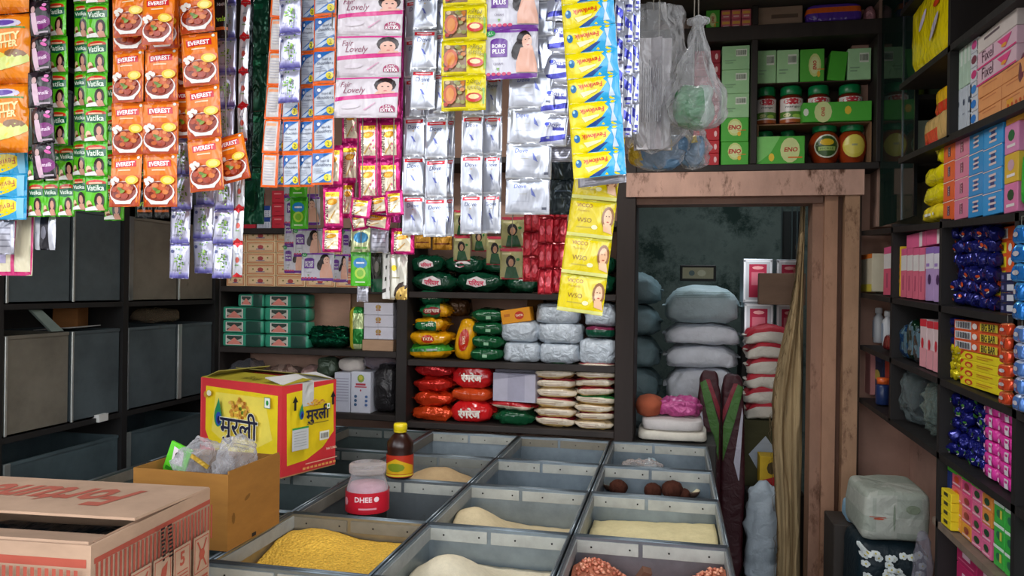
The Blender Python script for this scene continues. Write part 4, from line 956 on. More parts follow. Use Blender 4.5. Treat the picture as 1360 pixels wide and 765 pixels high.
s = slotB(396, 417, 480, 520, Y=3.66, z=LB[3]); s['h'] = .22; bag(s, .12, 'pink_pouch', 'dull pink pouch standing beside the greenish pouch', 'pouch', '#c09a92', mat='wrinkled', e=.6, wr=.01, seed=14)

# ---- centre unit: green pouches on the first shelf
def pariv(t, c='#d33a5c', cu=.5, w=.4):
    def f(p): p.poly([(cu-w*.5, .4), (cu, .2), (cu+w*.5, .4), (cu+w*.55, .66), (cu, .8), (cu-w*.55, .66)], '#e9dede'); p.text(t, cu, .54, c, width=w*.85, bold=.05)
    return f
G1 = [(541, 606, 360, 386, 1), (600, 668, 357, 386, 1), (668, 716, 362, 387, 0), (738, 778, 360, 389, 0), (782, 818, 366, 391, 0)]
G2 = [(541, 588, 342, 361, 1), (588, 640, 338, 359, 1), (636, 690, 342, 360, 0), (690, 738, 345, 363, 0), (740, 780, 340, 361, 0), (786, 818, 345, 366, 0)]
for li, row in enumerate((G1, G2)):
    for k, (x0, x1, y0, y1, t) in enumerate(row):
        s = slotB(x0, x1, y0, y1, z=CB[1]+(.0 if li == 0 else .098)); s['h'] = .1 if li == 0 else .085
        bag(s, .2, 'green_pouch', f'dark green glossy pouch under the hanging sachets, {("lower", "upper")[li]} layer, {("first", "second", "third", "fourth", "fifth", "sixth")[k]} from the left', 'pouch', '#0e3f2a', e=.6, wr=.01, ws=12, seed=k+9*li, prn=pariv('पिरवार') if t else None, group='dark green pouches', fins='#0e3f2a')
# second shelf: noodle bags
def txt(t, col, w=.5, bold=.03, cu=.5, cv=.5, bgc=None, rot=0):
    def f(p):
        if bgc: p.ell(cu, cv, w*.62, .3, bgc, 14)
        p.text(t, cu, cv, col, width=w, bold=bold, rot=rot)
    return f
noodle = [(535, 597, 460, 479, lambda x, y, z: '#e0a014' if z < .2 else '#3e9a34', lambda p: (p.rect(.1, .25, .45, .45, '#1f6a34'), p.rect(.5, .28, .75, .42, '#9aa8a0'))),
          (537, 597, 443, 461, lambda x, y, z: '#e3a010', txt('TATA', '#f4e4c0', .25, bgc='#c83a1e')),
          (545, 590, 428, 443, lambda x, y, z: '#1c6a3c' if z < .5 and x < .5 else '#e0a014', txt('ममदार', '#e6ead8', .4)),
          (553, 597, 412, 428, lambda x, y, z: '#1c6a3c' if x < .4 else '#e0a014', txt('टाटा चाय', '#e6d0c0', .5, bgc='#8a2a2a')),
          (553, 590, 394, 412, lambda x, y, z: '#14583a', txt('टाटा प्रीमियम', '#e6ead8', .6))]
for i, (x0, x1, y0, y1, c, pr) in enumerate(noodle):
    zz = CB[2]+.068*i; s = slotB(x0, x1, y0, y1, z=zz); s['h'] = .076
    bag(s, .2, 'tea_packet', f'yellow and green packet in the pile beside the post, {o_(4-i, 5)}', 'packet', c, e=.6, wr=.01, ws=12, seed=i, prn=pr, group='yellow and green packets', fins='#d89a14', tw=R.uniform(-.12, .12))
s = slotB(599, 624, 423, 478, z=CB[2]); bag(s, .12, 'snack_packet', 'yellow packet standing on end with a red logo', 'packet', '#e6a414', e=.6, wr=.008, seed=3, prn=lambda p: (p.ell(.5, .5, .3, .3, '#c8321e', 12), p.text('TATA', .5, .5, '#f6e6c0', width=.5, rot=pi/2-.2, bold=.03)), tilt=(0, .17, 0))
s = slotB(592, 622, 394, 424, Y=3.7, z=CB[2]+.21); bag(s, .12, 'brown_packet', 'dark brown glossy packet behind the green rolls', 'packet', '#4a3018', e=.7, wr=.01, seed=5, mat='foil')
for r in range(4):
    zz = CB[2]+.064*r; s = slotB(621, 669, 460, 478, z=zz); s['h'] = .066
    bag(s, .2, 'green_roll_pack', f'dark green glossy roll pack, {o_(3-r, 4)} of its stack', 'packet', '#12522e', e=.5, wr=.005, seed=r+50, prn=lambda p: (p.rect(.15, .3, .4, .36, '#7ab88a'), p.rect(.45, .5, .6, .75, '#9ac8a4')), group='green roll packs', fins='#12522e')
s = slotB(667, 706, 408, 430, z=CB[2]+.2); s['loc'].z = CB[2]+.193
def tatabox(p): p.ell(.62, .5, .16, .3, '#c8321e', 12); p.text('TATA', .62, .5, '#f8e6c8', width=.26, bold=.03); p.rect(.1, .3, .3, .5, '#c8701e')
carton(s, .1, 'orange_box', 'orange yellow box with a red logo lying on the white bundles', 'box', '#e79a1c', {'front': tatabox}, tilt=(0, -.16, 0))
s = slotB(700, 722, 398, 418, Y=3.76, z=CB[2]+.24); carton(s, .08, 'brown_carton', 'small brown carton behind the orange yellow box', 'carton', '#5a3c1c', mat='cardboard')
# white wrapped bundles
for i, (x0, x1, y0, y1, lab_) in enumerate(((667, 716, 461, 485, 'lower left of the white pile'), (663, 714, 430, 461, 'upper left of the white pile, under the orange box'), (714, 768, 462, 490, 'bottom of the middle pile'), (712, 772, 438, 463, 'middle of the middle pile'), (711, 768, 412, 439, 'top of the middle pile'), (768, 819, 456, 490, 'lower right of the white pile'), (776, 819, 410, 440, 'upper right of the white pile'))):
    base = {0: CB[2], 1: CB[2]+.098, 2: CB[2], 3: CB[2]+.095, 4: CB[2]+.19, 5: CB[2], 6: CB[2]+.185}[i]
    s = slotB(x0, x1, y0, y1, z=base); s['h'] = {0: .1, 1: .105, 2: .098, 3: .1, 4: .1, 5: .125, 6: .11}[i]
    bag(s, .2, 'wrapped_bundle', 'bundle wrapped in translucent white plastic, '+lab_, 'bundle', '#c4ced8', mat='wrinkled', e=.42, wr=.01, ws=15, seed=60+i, group='white wrapped bundles', nu=30, nv=14)
s = slotB(776, 816, 443, 457, z=CB[2]+.128); s['h'] = .056; bag(s, .15, 'green_pouch', 'flat dark green pouch pressed between two white bundles at the right', 'pouch', lambda x, y, z: '#14503a' if z < .4 else '#7a2a4a', e=.6, wr=.008, seed=71)
# third shelf: red spice packets
red = [(541, 601, 545, 560), (545, 601, 530, 545), (546, 601, 512, 528), (547, 602, 492, 510)]
for i, (x0, x1, y0, y1) in enumerate(red):
    s = slotB(x0, x1, y0, y1, z=CB[3]+.0+.072*i); s['h'] = .074
    bag(s, .2, 'chilli_packet', f'orange-red spice packet in the left pile, {o_(3-i, 4)}', 'spice packet', ['#d8481c', '#d8401c', '#cc2c20', '#c02426'][i], mat='foil', e=.62, wr=.01, ws=13, seed=i+80, group='orange-red spice packets', fins='#c83a1e')
for i, (x0, x1, y0, y1, c, t) in enumerate(((595, 655, 543, 571, '#cf1f22', 1), (595, 652, 526, 543, '#cc4a20', 0), (597, 652, 498, 527, '#cf1f22', 1))):
    s = slotB(x0, x1, y0, y1, z=CB[3]+[0, .1, .165][i]); s['h'] = [.108, .07, .115][i]
    bag(s, .22, 'spice_packet', ['bright red spice packet with white Hindi lettering, lowest of the second pile', 'orange packet between two bright red spice packets', 'bright red spice packet with white Hindi lettering, upper of the second pile'][i], 'spice packet', c, e=.5, wr=.008, ws=10, seed=90+i, prn=(txt('रंगरेज', '#f0e4d8', .55, bold=.05) if t else None), fins=c)
s = slotB(605, 648, 488, 500, z=CB[3]+.283); bag(s, .14, 'green_packet', 'small green packet on top of the bright red spice packets', 'packet', '#4a8a3a', e=.6, wr=.008, seed=95)
s = slotB(656, 714, 496, 528, z=CB[3]+.115); carton(s, .16, 'white_box', 'pale lilac open box standing on the green packets', 'box', '#b9b6c6', {'front': lambda p: (p.rect(.35, .05, .75, .95, '#a8a5b8'), p.poly([(0, 0), (1, 0), (.6, .08)], '#8d8a9c'))}, tw=-.1)
s = slotB(657, 712, 487, 497, Y=3.7, z=CB[3]+.245); carton(s, .12, 'grey_lid', 'dark grey box lid lying behind the pale lilac box', 'lid', '#6a6874', tw=.05)
for i, (x0, x1, y0, y1, c) in enumerate(((653, 708, 537, 566, '#0f4a2c'), (650, 708, 527, 540, '#b8262c'))):
    s = slotB(x0, x1, y0, y1, z=CB[3]+[0, .07][i]); s['h'] = [.075, .045][i]
    bag(s, .18, 'packet', ['dark green glossy packet beneath the pale lilac box', 'red and green packet directly under the pale lilac box'][i], 'packet', (lambda x, y, z: '#b8262c' if z > -.1 else '#d8c8b0') if i else c, e=.6, wr=.008, seed=99+i, fins=c)
def papad(s, label, seed, stripe):
    bag(s, .2, 'rice_packet', label, 'packet', lambda x, y, z: stripe if z > .62 else ('#d9cbb4' if z > -.55 else '#c9a86a'), mat='film', e=.5, wr=.006, ws=14, seed=seed, group='cream flat packets', fins='#d8cdb8', prn=lambda p: (p.rect(.1, .3, .8, .4, '#b8a894'), p.rect(.2, .55, .6, .62, '#a88a7a')))
st = ['#b83a4a', '#c8a070', '#b04a50', '#d0b890', '#a84048', '#c09a60', '#3a8a4a', '#b8424a']
for c, (xa, xb, n, hh) in enumerate(((706, 764, 6, .0455), (762, 818, 8, .0395))):
    for i in range(n):
        s = slotB(xa+R.uniform(-2, 3), xb+R.uniform(-2, 1.5), 560, 570, z=CB[3]+hh*i); s['h'] = hh+.006
        papad(s, f'flat cream packet, {("left", "right")[c]} pile by the doorway post, '+('lowest' if i == 0 else ('topmost' if i == n-1 else (None, 'second', 'third', 'fourth', 'fifth', 'sixth', 'seventh')[i]+' from the shelf')), 110+c*10+i, st[(i+c*3) % 8] if not (c == 0 and i == n-1) else '#2f6a34')
s = slotB(708, 764, 492, 502, z=CB[3]+.276); s['h'] = .03; bag(s, .16, 'green_packet', 'green edged flat packet on top of the left cream pile', 'packet', '#2f6a34', e=.6, wr=.006, seed=133)

# ---- over-door cabinet
ZC = 2.067
def eno(txtc='#c23a34', cu=.55, cv=.5, w=.34, rot=0):
    def f(p): p.ell(cu, cv, .26, .36, '#cfdc8a', 14); p.ell(cu, cv, .2, .27, '#dbe5a4', 12); p.text('ENO', cu, cv, txtc, width=w, bold=.04, rot=rot, shear=.15); p.ell(cu+.16, cv+.28, .07, .1, '#e9b63a', 9); p.rect(cu+.1, cv+.12, cu+.4, cv+.15, '#e07a2c')
    return f
pale = lambda p: (p.rect(.5, .15, .9, .45, '#dfe8d8'), [p.rect(.52+.04*i, .2, .54+.04*i, .4, '#5a6a58') for i in range(9)], p.rect(.1, .6, .5, .64, '#8ab08a'), p.rect(.1, .7, .4, .74, '#8ab08a'))
s0 = slotB(957, 995, 183, 214, Y=3.6, z=ZC)
for r in range(5):
    s = slotB(957.5, 994, 183, 214, Y=3.6, z=ZC+.1085*r); s['h'] = .1075
    carton(s, .12, 'antacid_box', f'green effervescent powder box in the stack left of the jars, {o_(4-r, 5)}', 'box', '#4fae3c' if r < 2 else '#9fce9a', {'front': eno(cu=.5, cv=.4, w=.45) if r < 2 else pale}, group='green box stack', tw=R.uniform(-.02, .02))
for r in range(9):
    s = slotB(921, 955, 200, 214, Y=3.6, z=ZC+.0585*r); s['h'] = .0575
    carton(s, .12, 'red_carton', 'flat dark red carton in the stack behind the knotted bag, '+('lowest' if r == 0 else 'topmost' if r == 8 else f'{r+1} up from the board'), 'carton', '#9a2234' if r > 3 else '#b8242e', {'front': lambda p: (p.ell(.85, .5, .06, .25, '#e8c0c0', 7), p.rect(.1, .4, .5, .5, '#c86a74'))}, group='dark red cartons')
def jar(x0, x1, y0, y1, label, z, big=False, Y=3.68):
    s = slotB(x0, x1, y0, y1, Y=Y); w = s['w']; h = min(s['h'], .176) if (z == ZC and not big) else s['h']; t = thing('jar', label, 'jar', (min(max(s['loc'].x, .357+w/2), .84-w/2), Y+.02, z)); r = w/2*.96; H = h
    q = B('plastic')
    if not big: pr = [(r*.8, 0), (r*.92, .004), (r*.95, H*.1), (r*.93, H*.55), (r*.95, H*.68), (r*.72, H*.78)]
    else: pr = [(r*.5, 0), (r*.62, .004), (r*.6, H*.05), (r*.8, H*.14), (r*1.0, H*.36), (r*1.0, H*.52), (r*.85, H*.68), (r*.62, H*.78)]
    q.lathe(pr, 24, '#7d2412' if not big else '#9c3a14'); q.build('jar_body', t)
    q = B('plastic'); k = .86 if not big else .78; q.lathe([(r*k*.98, H*.78), (r*k, H*.79), (r*k, H*.96), (r*k*.93, H)], 28, '#0c7a44', warp=lambda a, z: 1+.012*sin(28*a)); q.build('lid', t)
    q = B('glosscarton')
    if not big:
        fn = lambda u, v, l: Vector((r*.965*sin((u-.5)*2.4)*(1+l), -r*.965*cos((u-.5)*2.4)*(1+l)-.0006-l, H*(.68-.62*v))); p = Print(q, fn, .07, H*.62, 'glosscarton', True, .0004, cell=.012)
        p.rect(0, 0, 1, 1, '#e8e0dc'); p.ell(.5, .14, .33, .13, '#c8283a', 14); p.text('mango', .5, .38, '#4a4a44', width=.5, bold=.01); p.rect(0, .55, 1, .8, '#5a8a34'); p.ell(.3, .7, .14, .08, '#d8d89a', 10); p.ell(.65, .74, .16, .08, '#a8c85a', 10); p.rect(0, .86, 1, 1, '#b05a2a')
    else:
        def fn(u, v, l):
            zz = H*(.7-.55*v); rr = r*(1.0-.18*abs(v-.45)); return Vector((rr*sin((u-.5)*1.9), -rr*cos((u-.5)*1.9)-.003-l, zz))
        p = Print(q, fn, .08, H*.55, 'glosscarton', True, .0004, cell=.012)
        if big == 1: p.ell(.5, .5, .46, .48, '#d8dcc8', 18); p.ell(.5, .5, .4, .42, '#3a5a28', 16); p.ell(.5, .34, .25, .14, '#e0b828', 10); p.rect(.2, .52, .8, .68, '#a9c46a'); p.text('PICKLE', .5, .6, '#26401c', width=.46)
        else: p.ell(.5, .5, .44, .47, '#d9c94a', 18); p.ell(.5, .45, .38, .38, '#e2d45c', 16); p.rect(.4, .42, .6, .5, '#a8a878')
    q.build('label', t)
for k, (a, c) in enumerate(((1002, 1031), (1034, 1069), (1071, 1105), (1112, 1148))): jar(a, c, 104, 156, f'mango pickle jar with green lid in the upper row, {("leftmost", "second from the left", "third from the left", "rightmost")[k]}', ZC+.188)
for k, (a, c) in enumerate(((1002, 1030), (1035, 1059))): jar(a, c, 158, 212, f'pickle jar in the lower row behind the wide green box, {("left", "right")[k]}', ZC, Y=3.73)
jar(1074, 1118, 153, 212, 'big bulging pickle jar with green oval label', ZC, 1); jar(1119, 1161, 153, 212, 'big bulging pickle jar with yellow oval label', ZC, 2)
s = slotB(1000, 1158, 157, 160, Y=3.62, z=ZC+.181)
b = B('cardboard'); s['loc'].x = .5985; s['w'] = .482; b.box(-s['w']/2, s['w']/2, 0, .2, 0, .005, '#8a6a4e'); 
for xx in (-s['w']/2+.004, s['w']/2-.004): b.box(xx-.004, xx+.004, .0, .2, -.179, 0, '#8a6a4e')
b.build('cardboard_shelf', label='thin brown cardboard shelf under the upper row of jars', cat='cardboard', loc=s['loc'])
s = slotB(1004, 1069, 181, 213, Y=3.585, z=ZC); carton(s, .07, 'antacid_box', 'wide green effervescent powder box in front of the lower jars', 'box', '#4fae3c', {'front': lambda p: (p.poly([(0, 0), (.5, 0), (.3, .6), (0, 1)], '#7cc86a'), p.ell(.7, .5, .2, .45, '#d3df9a', 14), p.text('ENO', .72, .48, '#c23a34', width=.27, bold=.03, shear=.15), p.ell(.32, .75, .06, .15, '#e9c63a', 9), p.rect(.66, .74, .95, .79, '#e07a2c'))})
s = slotB(1066, 1158, 135, 155, Y=3.6, z=ZC+.187); carton(s, .06, 'antacid_box', 'long green effervescent powder box in front of the upper jars', 'box', '#4fb43a', {'front': lambda p: (p.ell(.3, .5, .13, .55, '#d3df9a', 12), p.text('ENO', .3, .5, '#c23a34', width=.14, bold=.03, rot=pi/2), p.ell(.66, .45, .05, .22, '#e9c63a', 8), p.ell(.05, .5, .04, .2, '#dfe8d8', 8))})
b = B('cardboard'); s = slotB(1000, 1158, 100, 103, Y=3.64, z=ZC+.372); s['loc'].x = .5985; s['w'] = .482; b.box(-s['w']/2, s['w']/2, 0, .16, 0, .004, '#4a3c34'); b.build('cardboard_shelf', label='thin dark cardboard lying on the jar lids under the green boxes', cat='cardboard', loc=s['loc'])
ups = [(1005, 1031, 67, '#9fcf98', pale, 0, 'pale green box, leftmost of the row on the jar lids'), (1032, 1061, 66, '#a6d49e', pale, 0, 'pale green box, second in the row on the jar lids'),
       (1063, 1095, 65, '#55b03c', eno(cu=.6, cv=.5, w=.4, rot=-pi/2), 0, 'green effervescent powder box standing sideways, third in the row on the jar lids'),
       (1099, 1122, 68, '#46a82c', None, .12, 'tilted plain green box, fourth in the row on the jar lids'), (1126, 1157, 64, '#a9d8a4', pale, 0, 'pale green box, rightmost of the row on the jar lids')]
for x0, x1, y0, c, pr, tl, l in ups:
    s = slotB(x0, x1, y0, 102, Y=3.64, z=ZC+.377); carton(s, .1, 'antacid_box', l, 'box', c, {'front': pr} if pr else None, tilt=(0, tl, .0))
Z2 = 2.686
s = slotB(938, 956, -4, 33, Y=3.6, z=Z2); s['h'] = .09; carton(s, .06, 'antacid_box', 'green effervescent powder box standing on the cabinet top left of the pink boxes', 'box', '#4fb43a', {'front': eno(cu=.5, cv=.5, w=.5, rot=pi/2)})
for c in range(3):
    for r in range(2):
        s = slotB(958+13.5*c, 970.5+13.5*c, 20, 33, Y=3.6, z=Z2+.044*r); s['h'] = .0425
        carton(s, .06, 'pink_box', f'small pink and yellow box on the cabinet top, {("left", "middle", "right")[c]} column, {("lower", "upper")[r]}', 'box', '#d86a78', {'front': lambda p: (p.rect(.1, .2, .9, .5, '#e8b24a'), p.rect(.2, .65, .8, .8, '#f0c8c0'))}, group='small pink boxes')
s = slotB(1007, 1066, 0, 28, Y=3.6, z=Z2); s['h'] = .088; carton(s, .12, 'cardboard_box', 'brown cardboard box on the cabinet top', 'box', '#9a8270', {'front': lambda p: p.rect(.3, .4, .9, .6, '#6a584c')}, mat='cardboard')
s = slotB(1071, 1146, 2, 22, Y=3.58, z=Z2); s['h'] = .085; bag(s, .1, 'detergent_packet', 'violet and orange packet lying beside the brown cardboard box on the cabinet', 'packet', lambda x, y, z: '#5a3aa4' if z < -.1 else ('#e86a2a' if z < .45 else '#5a3aa4'), e=.4, wr=.004, seed=5)
s = slotB(868, 936, 8, 36, Y=3.6, z=Z2); s['h'] = .075; bag(s, .12, 'brown_bundle', 'brownish plastic wrapped bundle on the cabinet top behind the clear bags', 'bundle', '#7a6458', mat='wrinkled', e=.6, wr=.008, seed=6)
s = slotB(1150, 1164, 0, 26, Y=3.6, z=Z2); s['h'] = .08; bag(s, .1, 'pink_bag', 'pink plastic bag at the right end of the cabinet top', 'bag', '#b8808a', mat='wrinkled', e=.7, wr=.01, seed=7)

# ================================================================== STORE ROOM
def sack(x0, x1, y0, y1, Y, d, col, label, seed, z=None, mat='woven', e=.5, h=None, stripe=None, grp=None, tw=0, prn=None):
    s = slotB(x0, x1, y0, y1, Y=Y, z=z)
    if h: s['h'] = h
    c = col if not stripe else (lambda x, y, z: stripe if z > .45 else col)
    return bag(s, d, 'sack', label, 'sack', c, mat=mat, e=e, wr=.018, ws=9, seed=seed, group=grp, tw=tw, prn=prn, nu=44, nv=20, droop=.03, fins=col, pinch=.3)
zs = 0.12; base = B('wood'); base.box(-.62, .34, 4.3, 4.95, 0, .115, '#3a322c'); base.build('wooden_pallet', label='low wooden pallet under the stacked sacks in the store room', cat='pallet')
tops = [378, 432, 457, 487, 530]
Ys = 4.38
hs = []; zc = zs
zt = [PY(930, y, Ys).z for y in (378, 430, 458, 490, 534)]; levels = [zs, .36, .6, .82]+list(reversed(zt[1:]))
lv = [.12, .36, .60, PY(930, 540, Ys).z, PY(930, 490, Ys).z, PY(930, 459, Ys).z, PY(930, 430, Ys).z, PY(930, 380, Ys).z]
for i in range(7):
    z0_, z1_ = lv[i], lv[i+1]; m = 6-i
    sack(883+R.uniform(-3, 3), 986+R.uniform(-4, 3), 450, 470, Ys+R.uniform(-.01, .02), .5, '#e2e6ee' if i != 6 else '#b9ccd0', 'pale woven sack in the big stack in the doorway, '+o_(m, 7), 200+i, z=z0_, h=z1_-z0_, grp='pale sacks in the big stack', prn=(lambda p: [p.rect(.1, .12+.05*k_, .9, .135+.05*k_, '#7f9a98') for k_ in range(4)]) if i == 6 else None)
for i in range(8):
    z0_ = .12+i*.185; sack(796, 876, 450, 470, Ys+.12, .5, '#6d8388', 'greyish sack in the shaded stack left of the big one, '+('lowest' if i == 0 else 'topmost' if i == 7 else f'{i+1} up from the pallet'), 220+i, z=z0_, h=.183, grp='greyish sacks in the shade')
# framed picture on the sacks
s = slotB(903, 951, 352, 378, Y=4.62, z=lv[7]+.03); t = thing('picture_frame', 'small dark framed picture standing on the big stack of sacks', 'picture', s['loc'])
q = B('wood'); w, h = s['w'], s['h']; q.box(-w/2, w/2, 0, .03, 0, h, '#17130f', ch=.003); q.build('frame', t)
q = B('carton'); q.box(-w/2+.015, w/2-.015, -.002, -.0002, .015, h-.015, '#8a8468'); p = faces(q, w-.03, .0, h-.03, 'front', 'carton', 0, -.0026, .015); p.ell(.3, .5, .1, .25, '#4a5a58', 9); p.ell(.62, .5, .14, .3, '#a8a288', 9); q.build('picture', t)
# red and white sacks
for i in range(6):
    y1 = 558-20*i; zb = PY(1020, y1, 4.2).z
    sack(991+R.uniform(-2, 3), 1056, y1-20, y1, 4.2, .23, '#cfc8bc', f'white rice sack with red band, {o_(5-i, 6)} of the narrow stack', 240+i, z=zb, h=.098, stripe='#b02232', grp='white and red rice sacks', e=.45)
# crates and boxes under them
def diamond(p): p.poly([(.42, .22), (.75, .55), (.45, .95), (.1, .5)], '#a9b2bd')
zb = PY(1020, 558, 4.2).z
s = dict(loc=Vector((PY(1022, 600, 4.2).x, 4.2, zb-.36)), w=.26, h=.355, rz=0.); carton(s, .36, 'storage_carton', 'dark olive carton with a pale diamond under the red and white sacks', 'carton', '#46442e', {'front': diamond, 'left': diamond}, mat='cardboard')
s = dict(loc=Vector((PY(1022, 600, 4.2).x, 4.19, 0.012)), w=.28, h=zb-.375, rz=0.); carton(s, .4, 'storage_carton', 'large dark carton standing on the store room floor under the olive one', 'carton', '#2c2a26', mat='cardboard')
for k, (a, c, y0, y1) in enumerate(((1009, 1040, 607, 645), (1042, 1058, 605, 650))):
    s = slotB(a, c, y0, y1, Y=4.05); zz = s['loc'].z
    t = carton(s, .12, 'small_carton', ('yellow and red carton', 'narrow yellow and red carton')[k]+' wedged in front of the olive carton in the doorway', 'carton', '#c8a41c', {'front': lambda p: (p.poly([(0, 1), (1, 1), (1, .6), (0, .85)], '#b0262a'), p.ell(.5, .4, .2, .22, '#4a3a18', 8))})
s = slotB(1000, 1062, 645, 655, Y=4.04); zz = s['loc'].z
b = B('wood'); b.box(-.14, .14, 0, .14, 0, max(zz-.005, .3), '#2b2622', ch=.004); b.build('wooden_block', label='dark wooden crate carrying the small yellow and red cartons', cat='crate', loc=(s['loc'].x, 4.04, 0))
s = slotB(990, 1046, 640, 700, Y=3.92, z=0.0); s['h'] = PY(1020, 642, 3.92).z; bag(s, .1, 'polythene_bag', 'large crumpled translucent bag standing on the floor of the doorway', 'plastic bag', '#aab6c0', mat='woven', e=.75, wr=.03, ws=8, seed=260, nu=40, nv=24)
# tins
def tinf(p): p.frame(.03, .03, .97, .97, .008, '#e4e6ea'); p.rect(.2, .12, .8, .88, '#a8324a'); p.rect(.28, .3, .72, .6, '#c06a78'); p.ell(.5, .2, .2, .04, '#e0a0a0', 8)
zt0 = PY(1005, 434, 4.45).z
s = slotB(987, 1026, 344, 402, Y=4.45); carton(s, .22, 'oil_tin', 'square metal tin with red label, upper left of the tins', 'tin', '#b9bcc2', {'front': tinf}, mat='metal')
z_lo = s['loc'].z
s = slotB(1031, 1066, 344, 402, Y=4.46); s['loc'].z = z_lo; carton(s, .22, 'oil_tin', 'square metal tin with red label, upper right of the tins', 'tin', '#b9bcc2', {'front': tinf}, mat='metal')
for k, (a, c) in enumerate(((988, 1027), (1031, 1066))):
    s = slotB(a, c, 404, 462, Y=4.45); s['loc'].z = z_lo-.262; s['h'] = .26; carton(s, .22, 'oil_tin', f'square metal tin with red label, lower {("left", "right")[k]} of the tins', 'tin', '#b9bcc2', {'front': tinf}, mat='metal')
b = B('wood'); b.box(-.19, .19, 0, .3, 0, z_lo-.265, '#2c2926', ch=.004); b.build('wooden_cabinet', label='dark wooden cabinet behind the red and white sacks carrying the metal tins', cat='cabinet', loc=(PY(1026, 400, 4.44).x, 4.72, 0)) if False else None
b = B('wood'); b.box(-.15, .19, 0, .3, 0, z_lo-.265, '#2c2926', ch=.004); b.build('wooden_stand', label='dark stand behind the red and white sacks carrying the metal tins', cat='stand', loc=(PY(1027, 400, 4.45).x, 4.66, 0) if False else (PY(1027, 400, 4.45).x+.0, 4.63, 0))
s = slotB(1008, 1070, 363, 405, Y=3.95); carton(s, .06, 'cardboard_box', 'brown cardboard box in the doorway in front of the metal tins', 'box', '#6b5648', {'front': lambda p: p.rect(.75, .42, .95, .6, '#b9b4ac')}, mat='cardboard')
zc_ = s['loc'].z
b = B('wood'); b.box(-.02, .02, 0, .05, 0, zc_, '#3a2f28'); b.build('wooden_prop', label='upright wooden prop under the brown cardboard box behind the jute curtain', cat='post', loc=(s['loc'].x+.07, 3.96, 0))
# dark slatted steel rack near the top right of the doorway
t = thing('steel_rack', 'dark steel rack with bright edges high behind the doorway on the right', 'rack', (PY(1052, 300, 5.0).x, 5.0, 0))
q = B('metal')
for x in (-.06, .0, .03, .065): q.box(x-.004, x+.004, 0, .008, 0, 2.05, '#4c5a5c')
q.build('upright', t); q = B('wood'); q.box(-.06, .065, .01, .2, 1.66, 1.69, '#10100f'); q.box(-.06, .065, .012, .02, 1.69, 2.0, '#0f1312'); q.build('shelf_board', t)
# pink and orange cloth and white towels above the right-hand bin
s = slotB(846, 940, 562, 588, Y=3.63); zz = s['loc'].z
b = B('wood'); b.box(-.2, .2, 0, .34, 0, zz-.002, '#2a2724', ch=.004); b.build('wooden_stool', label='dark wooden block behind the right column of bins carrying the folded towels', cat='stool', loc=(s['loc'].x, 3.63, 0))
for i in range(2):
    s2 = dict(s); s2['loc'] = s['loc']+Vector((0, .01, i*.045)); s2['h'] = .05 if i == 0 else .06; s2['w'] = s['w']*(1 if i == 0 else .88)
    bag(s2, .3, 'folded_towel', ('thin folded white towel just above the bins in the doorway', 'thick folded white towel lying on the thinner one')[i], 'towel', ('#d8d2c4', '#cfc9c6')[i], mat='cloth', e=.35, wr=.006, ws=9, seed=270+i, nu=36)
s = slotB(872, 934, 542, 566, Y=3.68, z=zz+.105); s['h'] = .085; bag(s, .2, 'pink_bundle', 'crumpled pink plastic bundle on the white towels', 'bundle', '#b84a86', mat='wrinkled', e=.75, wr=.02, ws=14, seed=280, nu=40, nv=20)
s = slotB(843, 880, 543, 575, Y=3.66, z=zz+.1); s['h'] = .1; bag(s, .2, 'orange_cloth', 'dull orange cloth lying left of the pink bundle', 'cloth', '#a8583e', mat='cloth', e=.8, wr=.01, seed=281)
# printed folded sacks with green and maroon V bands
def vsack(x0, x1, y0, y1, Y, label, m):
    s = slotB(x0, x1, y0, y1, Y=Y, z=.0); h = s['h']; w = s['w']; b = B('woven')
    b.blob(w, .08, h, '#3c141b', e=.4, wr=.012, ws=5, seed=m, nu=36, nv=24)
    p = softfront(b, w, .08, h, .4, 'woven', .92, .005)
    f = (lambda u: u) if m == 0 else (lambda u: 1-u)
    p.poly([(f(.05), .02), (f(.35), .0), (f(.95), .22), (f(.95), .4), (f(.4), .18)], '#3f6a2a'); p.poly([(f(.05), .16), (f(.1), .12), (f(.45), .4), (f(.2), .5)], '#b8b6c4'); p.poly([(f(.3), .0), (f(.5), .0), (f(.98), .14), (f(.98), .2)], '#7a1f2c')
    b.build('printed_sack', label=label, cat='sack', loc=center(s, .08))
vsack(926, 957, 492, 720, 3.98, 'folded maroon sack with green slanting band, left of the pair in the doorway', 0)
vsack(957, 989, 498, 720, 4.02, 'folded maroon sack with green slanting band, right of the pair in the doorway', 1)
# jute curtain tied along the jamb
t = thing('jute_curtain', 'frayed brown jute curtain hanging along the inside of the door frame', 'curtain', (.545, 3.78, 1.9))
q = B('fibre'); n, m = 16, 60; vs = []
def jw(j): v = j/m; return .02+.1*min(1, v*2.2)-.015*sin(v*9)
for j in range(m+1):
    v = j/m
    for i in range(n+1):
        u = i/n; x = .05-jw(j)*(1-u)*1.; y = .02*sin(u*14+noise.noise(Vector((u*3, v*4, 0)))*3)+.012*noise.noise(Vector((u*12, v*20, 3)))
        vs.append((x+.006*noise.noise(Vector((i*3, v*30, 5)))*(i == 0), y, -1.88*v))
k_ = len(vs); vs += [(x, y+.008, z) for x, y, z in vs]
F_ = []
for j in range(m):
    for i in range(n): a = j*(n+1)+i; F_ += [(a, a+n+1, a+n+2, a+1), (k_+a, k_+a+1, k_+a+n+2, k_+a+n+1)]
q.add(vs, F_, ['#a8926e' if (i//2 % 16) % 5 else '#8c7656' for i in range(len(F_))], 'fibre', True); q.build('cloth_panel', t)
q = B('fibre'); R2 = random.Random(8)
